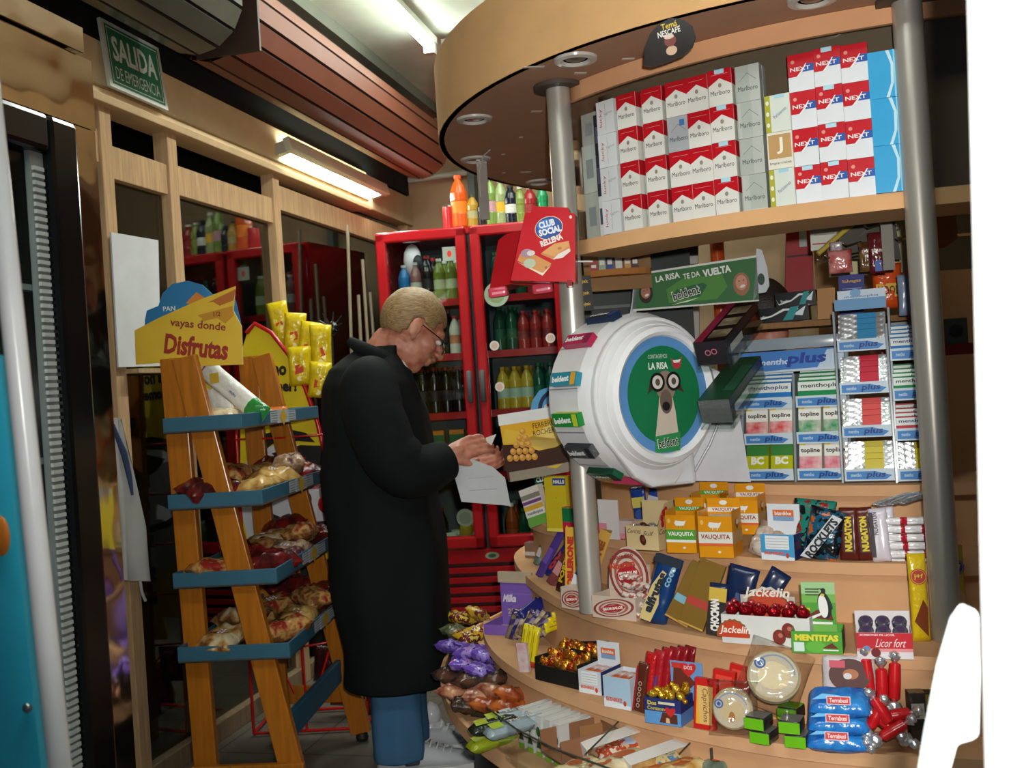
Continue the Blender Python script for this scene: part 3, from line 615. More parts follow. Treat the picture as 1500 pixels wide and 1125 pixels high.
for i, (px, py, w_, h_, c, nm) in enumerate([(494, 868, 30, 44, YB, 'yellow snack bag'), (500, 912, 26, 50, YB, 'yellow snack bag'), (488, 842, 30, 30, '#7a2a1c:g', 'brown snack bag'), (505, 1005, 34, 60, '#8a2a16:g', 'orange red snack bag'), (478, 975, 30, 50, '#3a1614:g', 'dark red snack bag'), (532, 1020, 26, 60, '#a1301a:g', 'orange red snack bag')]):
    D = 4.0; p = atD(px, py, D); s = D/F; m = MB(); m.pillow(w_*s*1.25, h_*s*1.1, .05, c+'c', .08, 8, 10, .3, seed=i+20, X=T(0, 0, -h_*s*.5))
    solo('snack_bag', nm+' on the red wire stand, %s from the top' % ORD[[1, 2, 0, 4, 3, 5][i]], 'snack bag', m, p, (.1, .1, .2), 'snack bags on the wire stand')
ws = thing('wire_stand', 'red wire stand on the floor behind the bread rack', 'stand', atz(450, 1075, 0), (0, 0, .2)); WI = ws.matrix_world; RW = '#c01a18:g'
m = MB()
for x0, y0, x1, y1 in ((-.2, 0, .22, 0), (-.2, .25, .22, .25), (-.2, 0, -.2, .25), (.22, 0, .22, .25)): m.tube([(x0, y0, .012), (x1, y1, .012)], .006, RW, 6)
m.build('base', ws)
for x in (-.2, .0, .22):
    m = MB(); m.tube([(x, 0, .01), (x, .02, 1.2)], .006, RW, 6); m.build('upright', ws)
m = MB()
for k in range(5): m.tube([(-.2, -.0, .35+k*.19), (.0, -.12, .35+k*.19), (.22, 0, .35+k*.19)], .004, RW, 6)
for k in range(5): m.tube([(-.2+k*.1, 0, .3), (-.05+k*.04, -.1, .18)], .004, RW, 6)
m.build('basket', ws)
m = MB()
for k in range(9): a = k*.7; m.tube([(0, 0, 0), (.045*math.cos(a), .03*math.sin(a*2), .05*math.sin(a)+.02)], [.008, .003], '#16191b:g', 6)
m.ell((0, 0, 0), (.03, .02, .03), '#101214:g'); m.tube([(.0, 0, 0), (-.01, 0, -.3)], .006, '#15181a')
solo('black_ornament', 'black shiny spiky object above the snack bags behind the man', 'ornament', m, atD(486, 482, 4.1))
mb = MB(); mb.box(-.16, .16, -.1, .1, 0, .5, '#131212'); solo('dark_carton', 'dark box on the floor beneath the hanging snack bags', 'box', mb, atz(560, 1010, 0)+Vector((-.28, .35, 0)))
m = MB(); m.ell((0, 0, .06), (.07, .05, .06), '#d2d4d6:gc', 10); m.ell((-.04, .01, .03), (.05, .04, .03), '#c4c7ca:gc', 8); m.ell((.02, -.01, .11), (.04, .035, .05), '#d8dadc:gc', 8)
solo('plastic_bag', 'crumpled white plastic bag on the floor by the kiosk foot', 'bag', m, atz(627, 1092, 0))
# ================================================================ people
def capsule(m, a, b, r0, r1, mat='skin', n=10):
    a = Vector(a); b = Vector(b); L_ = (b-a).length; k = 4; pts = []; rs = []; d = (b-a).normalized()
    for i in range(k+1): t = math.pi/2*i/k; pts.append(a-d*r0*math.cos(t)); rs.append(max(.0008, r0*math.sin(t)))
    for i in range(1, 4): pts.append(a.lerp(b, i/4)); rs.append(r0+(r1-r0)*i/4)
    for i in range(k+1): t = math.pi/2*i/k; pts.append(b+d*r1*math.sin(t)); rs.append(max(.0008, r1*math.cos(t)))
    m.tube(pts, rs, mat, n)
def _skin(nt, N, L):
    b = N['Principled BSDF']; b.inputs['Base Color'].default_value = lin('#b87a62'); b.inputs['Roughness'].default_value = .5
    b.inputs['Subsurface Weight'].default_value = .15; b.inputs['Subsurface Radius'].default_value = (.01, .004, .002)
    tc = N.new('ShaderNodeTexCoord'); n = N.new('ShaderNodeTexNoise'); n.inputs['Scale'].default_value = 25; L.new(tc.outputs['Object'], n.inputs[0])
    r = N.new('ShaderNodeValToRGB'); r.color_ramp.elements[0].color = lin('#a8614c'); r.color_ramp.elements[1].color = lin('#c48a70'); r.color_ramp.elements[0].position = .35; r.color_ramp.elements[1].position = .65
    L.new(n.outputs[0], r.inputs[0]); L.new(r.outputs[0], b.inputs['Base Color'])
special('skin', _skin)
def _hair(c1, c2):
    def f(nt, N, L):
        b = N['Principled BSDF']; b.inputs['Roughness'].default_value = .55
        tc = N.new('ShaderNodeTexCoord'); mp = N.new('ShaderNodeMapping'); mp.inputs['Scale'].default_value = (18, 90, 130); mp.inputs['Rotation'].default_value = (0, .6, 0)
        n = N.new('ShaderNodeTexNoise'); n.inputs['Scale'].default_value = 2; n.inputs['Detail'].default_value = 4; L.new(tc.outputs['Object'], mp.inputs[0]); L.new(mp.outputs[0], n.inputs[0])
        r = N.new('ShaderNodeValToRGB'); r.color_ramp.elements[0].color = lin(c1); r.color_ramp.elements[1].color = lin(c2); r.color_ramp.elements[0].position = .3; r.color_ramp.elements[1].position = .7
        L.new(n.outputs[0], r.inputs[0]); L.new(r.outputs[0], b.inputs['Base Color'])
        bp = N.new('ShaderNodeBump'); bp.inputs['Strength'].default_value = .5; bp.inputs['Distance'].default_value = .004; L.new(n.outputs[0], bp.inputs['Height']); L.new(bp.outputs[0], b.inputs['Normal'])
    return f
special('blond_hair', _hair('#6b5335', '#a98a5c')); special('dark_hair', _hair('#120d0b', '#2e211b'))
def head_parts(m, HM):
    X0 = m.X; m.X = HM
    m.ell((-.012, 0, .03), (.098, .076, .096), 'skin', 20); m.ell((.022, 0, -.035), (.072, .064, .092), 'skin', 18); m.ell((.05, 0, -.092), (.034, .034, .03), 'skin', 12)   # skull, face, chin
    m.ell((.066, 0, .03), (.032, .058, .022), 'skin', 12); m.ell((-.005, 0, -.06), (.07, .058, .05), 'skin', 12)
    capsule(m, (.086, 0, .018), (.116, 0, -.022), .009, .0135); m.ell((.104, .012, -.026), (.012, .009, .008), 'skin'); m.ell((.104, -.012, -.026), (.012, .009, .008), 'skin')
    m.ell((.088, 0, -.055), (.016, .028, .007), 'skin'); m.ell((.085, 0, -.067), (.015, .024, .008), 'skin')
    for s in (-1, 1):
        m.ell((.05, s*.046, -.025), (.034, .022, .026), 'skin')
        m.ell((-.014, s*.086, -.008), (.021, .009, .033), 'skin', X=T(0, 0, 0)); m.ell((-.006, s*.080, -.036), (.011, .009, .013), 'skin')
    m.X = X0
def hand(m, wr, d, pn, curl, s=1):      # wrist point, direction of the palm, palm normal; fingers close towards the palm normal
    wr = Vector(wr); d = Vector(d).normalized(); pn = Vector(pn).normalized(); sd = d.cross(pn).normalized()*s
    capsule(m, wr-d*.02, wr+d*.03, .025, .03)
    for k in range(4): capsule(m, wr+d*.02+sd*(k-1.5)*.012, wr+d*.085+sd*(k-1.5)*.019, .015, .0115)
    for k, (L1, c) in enumerate(((.038, 1), (.043, 1.05), (.04, 1.1), (.031, 1.2))):
        p = wr+d*.086+sd*(1.5-k)*.019; a = curl*c
        for j, f in enumerate((1, .72, .55)):
            dd = d*math.cos(a*(j+.6))+pn*math.sin(a*(j+.6)); q = p+dd*L1*f; capsule(m, p, q, .0093-.0009*j, .0086-.0009*j); p = q
    p = wr+d*.02+sd*.03; q = wr+d*.055+sd*.05+pn*.02; capsule(m, p, q, .014, .011); capsule(m, q, q+(d*.8-sd*.35+pn*.55).normalized()*.032, .0105, .009)
def skinned(m, name, parent, vox=.0055):
    o = m.build(name, parent); r = o.modifiers.new('one_surface', 'REMESH'); r.mode = 'VOXEL'; r.voxel_size = vox; r.use_smooth_shade = True
    sm_ = o.modifiers.new('smooth', 'SMOOTH'); sm_.iterations = 2; sm_.factor = .5; return o
def cloth_loft(pts, name, parent, mat, seed=0, amp=.012, n=32, th=.004, fold=0):
    # pts: (cx, cy, z, rx, ry) rings of a garment, closed tube with real thickness
    from mathutils import noise as nz
    R = []
    fine = []
    for i in range(len(pts)-1):
        for k in range(5):
            t = k/5; fine.append([a+(b-a)*(t*t*(3-2*t) if False else t) for a, b in zip(pts[i], pts[i+1])])
    fine.append(list(pts[-1])); m = MB()
    for p in fine:
        cx, cy, z, rx, ry = p[:5]; ring = []
        for j in range(n):
            a = 2*math.pi*j/n; q = 1+fold*math.sin(a*7+seed)*max(0, (pts[0][2]-z))
            w_ = amp*nz.noise(Vector((math.cos(a)*2.2+seed, math.sin(a)*2.2, z*4)))
            c_, s_ = math.cos(a), math.sin(a); e = .82
            ring.append((cx+(rx*q+w_)*math.copysign(abs(c_)**e, c_), cy+(ry*q+w_)*math.copysign(abs(s_)**e, s_), z))
        R.append(ring)
    m.loft(R[::-1], mat, False, True); o = m.build(name, parent)
    sd = o.modifiers.new('cloth_thickness', 'SOLIDIFY'); sd.thickness = th; sd.offset = 0
    su = o.modifiers.new('smooth', 'SUBSURF'); su.levels = 1; su.render_levels = 1
    return o
mp_ = atz(600, 1112, 0)
man = thing('person', 'fair haired man in long black coat reading a paper beside the kiosk', 'person', (mp_.x+.05, mp_.y+.01, 0), (0, 0, math.radians(13.7+6)))
HM = T(.055, .0, 1.452) @ RZ(14) @ RY(36) @ RX(-4) @ Matrix.Scale(1.08, 4)
m = MB(); head_parts(m, HM)
capsule(m, (-.035, 0, 1.42), (-.1, 0, 1.33), .055, .06); capsule(m, (.0, 0, 1.40), (-.07, 0, 1.31), .045, .05)
m.ell((-.09, 0, 1.15), (.11, .17, .2), 'skin', 14); m.ell((-.085, 0, .88), (.11, .16, .14), 'skin', 14)
SH = [(-.1, s*.18, 1.28) for s in (-1, 1)]
ELR, WRR = (-.0, -.25, 1.0), (.14, -.18, 1.035); ELL, WRL = (-.0, .24, .99), (.19, .06, .98)
capsule(m, SH[0], ELR, .05, .042); capsule(m, ELR, WRR, .04, .027); capsule(m, SH[1], ELL, .05, .042); capsule(m, ELL, WRL, .04, .027)
capsule(m, (-.1, -.12, 1.28), SH[0], .055, .05); capsule(m, (-.1, .12, 1.28), SH[1], .055, .05)
hand(m, WRR, (.9, .1, .25), (.25, .9, -.3), .62, -1); hand(m, WRL, (.95, -.15, .05), (.1, -.8, .5), .55, 1)
for s, dx in ((-1, 0), (1, .02)):
    capsule(m, (-.09, s*.09, .82), (-.085+dx, s*.09, .46), .085, .055); capsule(m, (-.085+dx, s*.09, .46), (-.1+dx, s*.09, .09), .055, .036); capsule(m, (-.1+dx, s*.09, .05), (.07+dx, s*.1, .035), .035, .03)
body = skinned(m, 'body', man, .0045)
def hair_shell(parent, HM, mat, hairline):
    m = MB(); V = []; nu, nv = 40, 24
    for i in range(nv+1):
        p = math.pi*i/nv*.80
        for j in range(nu): q = 2*math.pi*j/nu; V.append(Vector((-.016+.108*math.sin(p)*math.cos(q), .0865*math.sin(p)*math.sin(q), .03+.106*math.cos(p))))
    f = []
    def ok(v): return hairline(v)
    for i in range(nv):
        for j in range(nu):
            a = i*nu+j; b = i*nu+(j+1) % nu; q = (a, a+nu, b+nu, b)
            if sum(ok(V[k]) for k in q) >= 3: f.append(q)
    V = [v*(1+.02*noise.noise(v*30)) for v in V]
    m.X = HM; m.add([tuple(v) for v in V], f, mat, True); o = m.build('hair', parent)
    s = o.modifiers.new('hair_depth', 'SOLIDIFY'); s.thickness = .014; s.offset = -1; u = o.modifiers.new('smooth', 'SUBSURF'); u.levels = 1; u.render_levels = 1
    return o
hair_shell(man, HM, 'blond_hair', lambda v: (v.z > .062-.0*v.x if v.x > .055 else v.z > .015 if v.x > .012 else v.z > .02 if (v.x > -.03 and abs(v.y) > .05) else v.z > -.055))
m = MB(); m.X = HM; m.ell((.1, 0, -.047), (.012, .03, .009), '#8c6c4a:r'); m.build('moustache', man)
m = MB(); m.X = HM
for s in (-1, 1):
    m.tube([(.112, s*.012, .0), (.112, s*.03, .010), (.106, s*.05, .006), (.106, s*.052, -.012), (.111, s*.034, -.022), (.114, s*.016, -.014), (.112, s*.012, .0)], .0018, '#1b1512:g', 6)
    m.tube([(.106, s*.052, .006), (.07, s*.074, .008), (.0, s*.084, .010), (-.015, s*.082, -.004)], .0018, '#1b1512:g', 6)
    m.box(.108, .109, min(s*.016, s*.05), max(s*.016, s*.05), -.018, .006, 'clear')
m.tube([(.112, -.012, .0), (.117, 0, .004), (.112, .012, .0)], .0015, '#1b1512:g', 6); m.build('glasses', man)
m = MB(); m.X = HM
for s in (-1, 1):
    m = MB(); m.X = HM; m.ell((.0825, s*.032, .004), (.011, .014, .008), '#d8cfc8:g', 10); m.ell((.092, s*.032, .003), (.003, .005, .005), '#2e3a44:g', 8); m.build('eye', man)
COAT = '#0c1012:br'
cloth_loft([(-.055, 0, 1.405, .062, .066), (-.085, 0, 1.375, .085, .10), (-.10, 0, 1.335, .125, .17), (-.10, 0, 1.28, .155, .215), (-.095, 0, 1.18, .18, .225), (-.085, 0, 1.0, .195, .215), (-.08, 0, .8, .195, .215), (-.075, 0, .5, .185, .225), (-.075, 0, .285, .175, .23)], 'coat', man, COAT, 1.3, .03, fold=.03)
def sleeve(nm, pts, rs, seed):
    m = MB(); P2 = []; R2 = []
    for i in range(len(pts)-1):
        for k in range(4):
            t = k/4; P2.append(Vector(pts[i]).lerp(Vector(pts[i+1]), t)); R2.append((rs[i]+(rs[i+1]-rs[i])*t)*(1+.06*noise.noise(Vector((i*2+t*3, seed, 0)))))
    P2.append(Vector(pts[-1])); R2.append(rs[-1]); m.tube([tuple(p) for p in P2], R2, COAT, 18, False)
    o = m.build(nm, man); s = o.modifiers.new('cloth_thickness', 'SOLIDIFY'); s.thickness = .005; u = o.modifiers.new('smooth', 'SUBSURF'); u.levels = 1; u.render_levels = 1
sleeve('sleeve', [(-.09, -.12, 1.30), (-.10, -.20, 1.27), (-.09, -.245, 1.18), (-.05, -.27, 1.06), (.0, -.265, 1.0), (.06, -.235, .995), (.135, -.19, 1.02)], [.08, .098, .10, .098, .095, .082, .066], 2)
sleeve('sleeve', [(-.09, .12, 1.30), (-.10, .20, 1.27), (-.09, .245, 1.18), (-.05, .27, 1.06), (.0, .26, .99), (.09, .19, .97), (.155, .10, .975)], [.08, .098, .10, .098, .095, .082, .064], 5)
m = MB(); m.tube([(-.13, -.03, 1.405), (-.10, -.066, 1.395), (-.04, -.072, 1.375), (.01, -.055, 1.34), (.035, -.02, 1.315)], [.004, .012, .013, .012, .006], '#e3e0da:r', 8); m.tube([(-.13, .03, 1.405), (-.10, .066, 1.395), (-.04, .072, 1.375), (.01, .055, 1.34), (.035, .02, 1.315)], [.004, .012, .013, .012, .006], '#e3e0da:r', 8); m.build('shirt_collar', man)
m = MB()
for s in (-1, 1): m.tube([(-.155, s*.02, 1.425), (-.12, s*.075, 1.40), (-.05, s*.10, 1.365), (.02, s*.085, 1.30), (.06, s*.04, 1.2)], [.018, .024, .026, .026, .012], COAT, 10)
m.build('coat_collar', man)
for s, dx in ((-1, 0), (1, .02)):
    cloth_loft([(-.085+dx, s*.085, .6, .095, .09), (-.08+dx, s*.09, .35, .085, .085), (-.085+dx, s*.09, .16, .078, .078), (-.08+dx, s*.09, .045, .082, .08)], 'trouser_leg', man, '#3d6484:br', s*3, .02, 24)
for s, dx in ((-1, 0), (1, .02)):
    m = MB(); c = -.0+dx; y = s*.1
    rr = []
    for t, hw, h0, h1 in ((-.15, .022, .012, .05), (-.13, .036, .01, .085), (-.06, .042, .01, .10), (.0, .043, .01, .088), (.06, .046, .01, .068), (.12, .044, .01, .055), (.16, .028, .012, .04), (.17, .012, .015, .03)):
        rr.append([(c+t, y+hw*math.cos(a)*(1 if math.sin(a) < 0 else .85), (h0+h1)/2+(h1-h0)/2*math.sin(a)) for a in [2*math.pi*k/14 for k in range(14)]])
    m.loft(rr, '#b9bcc0:c', True, True); so = m.build('shoe', man)
    m = MB(); m.loft([[(c+t*1.03, y+hw*1.08*sx, z) for sx, z in ((-1, 0), (1, 0), (1, .018), (-1, .018))] for t, hw in ((-.152, .026), (-.12, .038), (0, .043), (.1, .047), (.155, .03), (.17, .014))], '#d5d6d3', True, False); m.build('sole', so)
    m = MB()
    for k in range(4): m.tube([(c+.02+k*.022, y-.028, .082-k*.008), (c+.028+k*.022, y, .096-k*.01), (c+.02+k*.022, y+.028, .082-k*.008)], .003, '#e8e8e6', 5)
    m.rbox(.05, .094, .02, .01, '#3c4450', T(c-.04, y, .03)); m.build('laces', so)
# the sheet of paper and the small slip he holds
pl = Plane(16, 700, 700, D=3.32); m = MB(); slab(m, pl.pts([(662, 684), (690, 672), (722, 684), (740, 700), (748, 741), (676, 735)][::-1]), .0012, '#b9bcbf:b')
m.on(FRONT).rec(-.03, .06, -.04, -.0385, '#8d9094', 1); m.rec(-.03, .05, -.0, .0012, '#8d9094', 1)
solo('paper_sheet', 'white sheet of paper held low by the man in black', 'paper', m, pl.o, pl.rot)
pl = Plane(16, 718, 646, D=3.36); m = MB(); slab(m, pl.pts([(712, 641), (727, 636), (720, 652), (710, 655)][::-1]), .0015, '#d5d2c8'); solo('paper_slip', 'small pale slip between the fingers of the man', 'paper', m, pl.o, pl.rot)
# ================================================================ the round kiosk
KC = Vector((.42, 3.45, 0)); TAN = '#cd9e74:r'; TANF = '#d2a379:r'
def outline(pxs, z, e0=0, e1=0, cen=KC):
    pa = []
    for p in pxs:
        q = atz(*p, z)-cen; pa.append((math.atan2(q.y, q.x) % (2*math.pi), math.hypot(q.x, q.y)))
    pa.sort(); a0, a1 = pa[0][0], pa[-1][0]; n = int((a1-a0+math.radians(e0+e1))/math.radians(2.5)); out = []
    for i in range(n+1):
        a = a0-math.radians(e0)+(a1-a0+math.radians(e0+e1))*i/n; b = min(max(a, a0), a1)
        for (x0, r0), (x1, r1) in zip(pa[:-1], pa[1:]):
            if x0 <= b <= x1: r = r0+(r1-r0)*(b-x0)/max(1e-6, x1-x0); break
        out.append([a, r])
    rs = [r for _, r in out]
    for _ in range(6): rs = [rs[0]]+[(rs[i-1]+2*rs[i]+rs[i+1])/4 for i in range(1, n)]+[rs[-1]]
    return [(a, r) for (a, _), r in zip(out, rs)]
def band(m, ol, z0, z1, r_in, mat, inset=0, cen=KC, width=None, matside=None):      # curved board between the outline and an inner line
    V = []
    for a, r in ol:
        ro = r-inset; ri = r_in if width is None else ro-width
        for rr in (ro, ri):
            for z in (z0, z1): V.append((cen.x+rr*math.cos(a), cen.y+rr*math.sin(a), z))
    f1, f2 = [], []
    for i in range(len(ol)-1):
        b = i*4; c = b+4
        f1 += [(b+1, c+1, c+3, b+3), (b, b+2, c+2, c)]; f2 += [(b, c, c+1, b+1), (b+2, b+3, c+3, c+2)]
    e = (len(ol)-1)*4; f2 += [(0, 1, 3, 2), (e, e+2, e+3, e+1)]
    m.add(V, f1, mat, False); m.add(V, f2, matside or mat, True); return m
def RR(ol, x, y):      # radius of the outline in the direction of a point
    a = math.atan2(y-KC.y, x-KC.x) % (2*math.pi); return min(ol, key=lambda t: abs(t[0]-a))[1]
ZA, ZB, ZC, ZD, ZE = .95, .80, .66, .50, .36
OA = outline([(870, 690), (940, 700), (1004, 705), (1080, 708), (1150, 710), (1250, 711), (1355, 710)], ZA, 8, 35)
OB = outline([(768, 757), (790, 768), (823, 776), (877, 785), (950, 796), (1000, 803), (1120, 819), (1200, 823), (1340, 826)], ZB, 8, 25)
OC = outline([(753, 808), (757, 825), (772, 843), (795, 862), (825, 880), (857, 893), (900, 907), (997, 927), (1060, 938), (1143, 950), (1250, 958), (1365, 962)], ZC, 5, 18)
OD = outline([(709, 925), (712, 940), (724, 955), (748, 976), (788, 998), (833, 1015), (876, 1030), (935, 1047), (1004, 1064), (1092, 1083), (1184, 1096), (1328, 1107)], ZD, 6, 30)
OE = outline([(646, 984), (652, 1024), (670, 1056), (700, 1086), (724, 1104), (752, 1122)], ZE, 42, 20)
kb = thing('kiosk_counter', 'stepped round kiosk counter of pale wood with five curved shelves', 'counter', (KC.x, KC.y, 0))
def kpart(nm, f, lab=None):
    m = MB(); m.X = T(-KC.x, -KC.y, 0); f(m); o = m.build(nm, kb)
    if lab: o['label'] = lab
    return o
LV5 = [('top', OA, ZA, ZB), ('second', OB, ZB, ZC), ('third', OC, ZC, ZD), ('fourth', OD, ZD, ZE), ('lowest', OE, ZE, .0)]
for nm, ol, z, zn in LV5:
    kpart('shelf', lambda m: band(m, ol, z-.027, z, .62, TAN, 0, matside=TANF))
    if nm != 'lowest': kpart('riser', lambda m: band(m, ol, zn+.0005, z-.028, 0, TAN, .016, width=.018, matside=TAN))
    else: kpart('plinth', lambda m: band(m, ol, 0, z-.028, 0, '#2a2420', .09, width=.03))
kpart('shelf_lip', lambda m: band(m, OE, ZE, ZE+.012, 0, TANF, 0, width=.012))
# canopy
CC = Vector((.246, 3.33, 0)); CR = 1.205
cn = thing('kiosk_canopy', 'round pale wood canopy over the kiosk with small downlights', 'canopy', (CC.x, CC.y, 2.0))
m = MB(); full = [(2*math.pi*i/96, CR) for i in range(97)]; m.X = T(-CC.x, -CC.y, -2.0)
band(m, full, 2.0, 2.02, .35, '#a98268:r', .002, CC); band(m, full, 2.0, 2.21, 0, '#d6a873:r', 0, CC, width=.018); band(m, full, 2.19, 2.21, .35, '#b08b68:r', .02, CC); m.build('drum', cn)
for px, py, lab in ((843, 86, 'a'), (695, 174, 'b'), (697, 233, 'c'), (790, 266, 'd'), (1190, -2, 'e')):
    p = atz(px, py, 2.0); m = MB(); m.X = T(0, 0, 0)
    m.lathe([(.052, 0), (.05, -.006), (.036, -.008), (.03, .0), (.028, .004)], '#bcb7ae:g', 24); m.lathe([(.026, .0), (.02, -.003), (.0, -.004)], '#8f8a82:m', 16, cap=False); m.lathe([(.03, -.001), (.024, -.001)], '#5b4a3e', 16)
    o = m.build('downlight', cn, (p.x-CC.x, p.y-CC.y, 0))
# stickers of the canopy edge seams
m = MB()
for px in (672, 700):
    pass
for px, py, w_ in ((782, 98, .05), (850, 107, .03), (786, 163, .03), (920, 86, .03), (763, 201, .012), (737, 226, .012), (770, 252, .04), (738, 253, .012)):
    p = atz(px, py, 2.0); m.X = T(p.x-CC.x, p.y-CC.y, -.0012) @ RZ(20); m.box(-w_/2, w_/2, -.006, .006, 0, .001, '#c9bfb4')
o = m.build('tape_remnants', cn); o['kind'] = 'stuff'
# hanging sign under the canopy edge
pl = Plane(-12, 984, 25, z=1.999); m = MB()
slab(m, pl.pts([(943, 96), (944, 72), (952, 50), (966, 34), (984, 26), (1002, 29), (1014, 38), (1019, 54), (1014, 70), (1000, 82), (975, 92), (955, 98)]), .003, '#1c1310:g')
m.on(FRONT); T_(m, pl, 'Temá', 980, 37, 9, '#d8b84a', 24, k=2, rot=6); T_(m, pl, 'NESCAFE', 980, 47, 9, '#e8e4dc', 34, k=2, rot=6)
u, v = pl.uv(982, 60); m.disc(u, v, .013, .012, '#7a4038', 2); u, v = pl.uv(980, 54); m.disc(u, v, .011, .005, '#d8c0b0', 3); u, v = pl.uv(984, 74); m.disc(u, v, .012, .010, '#c9a88c', 2)
solo('coffee_sign', 'small black rounded coffee sign hanging under the canopy rim', 'sign', m, pl.o, pl.rot)
# steel poles
for (px0, py0, px1, py1, D, ztop, zbot, r, lab) in ((818, 145, 850, 700, None, 2.0, ZC, .0305, 'brushed steel pole at the left of the cigarette case'), (1328, 3, 1372, 830, None, 2.0, ZC, .0305, 'brushed steel pole at the right of the gum racks')):
    p = atz(px0, py0, 1.965 if px0 < 900 else 1.99); m = MB(); m.lathe([(r, 0), (r, 2.0-zbot-.001)], 'pole_steel', 28); o = solo('steel_pole', lab, 'pole', m, (p.x, p.y, zbot+.0005))
    m = MB(); m.lathe([(.062, 2.0-zbot-.012), (.062, 2.0-zbot-.0015)], '#4a4038', 20); m.build('top_flange', o)
p = atz(705, 236, 2.0); zl = atD(707, 322, depth(p)).z; m = MB(); m.box(-.017, .017, -.006, .006, zl-2.0, -.001, '#9a9288:g')
o = solo('hanging_bracket', 'grey flat bracket hanging from the far left of the canopy', 'bracket', m, (p.x, p.y, 2.0), (0, 0, .25))
m = MB(); m.tube([(-.01, -.01, -.12), (-.008, -.05, -.04), (.01, -.12, -.008), (.03, -.16, -.002)], .0022, '#c9c2b8'); m.build('cable', o)
# ---------------------------------------------------------------- cigarette case
ZS_ = 1.6
OSh = outline([(846, 355), (940, 335), (1040, 318), (1150, 302), (1328, 281)], ZS_, 0, 40, Vector((.40, 3.72, 0)))
SCn = Vector((.40, 3.72, 0))
cs = thing('cigarette_case', 'curved cigarette shelf hanging under the canopy with clear front', 'shelf', (SCn.x, SCn.y, ZS_))
m = MB(); m.X = T(-SCn.x, -SCn.y, -ZS_); band(m, OSh, ZS_-.035, ZS_, 0, '#b98f62:r', -.012, SCn, width=.2, matside='#d3a474:r'); m.build('shelf', cs)
m = MB(); m.X = T(-SCn.x, -SCn.y, -ZS_); band(m, OSh, ZS_+.385, ZS_+.399, 0, '#c4946a:r', -.004, SCn, width=.04, matside='#cf9a70:r'); band(m, OSh, ZS_+.355, ZS_+.39, 0, '#c4946a:r', -.006, SCn, width=.012, matside='#cf9a70:r'); m.build('top_rail', cs)
m = MB(); m.X = T(-SCn.x, -SCn.y, -ZS_); band(m, OSh, ZS_, ZS_+.385, 0, '#6b5a48:r', .11, SCn, width=.01); m.build('back_panel', cs)
m = MB(); m.X = T(-SCn.x, -SCn.y, -ZS_); band(m, OSh, ZS_+.004, ZS_+.36, 0, 'clear', .003, SCn, width=.0015); m.build('front_panel', cs)
PW, PH, PD = .0545, .0805, .022
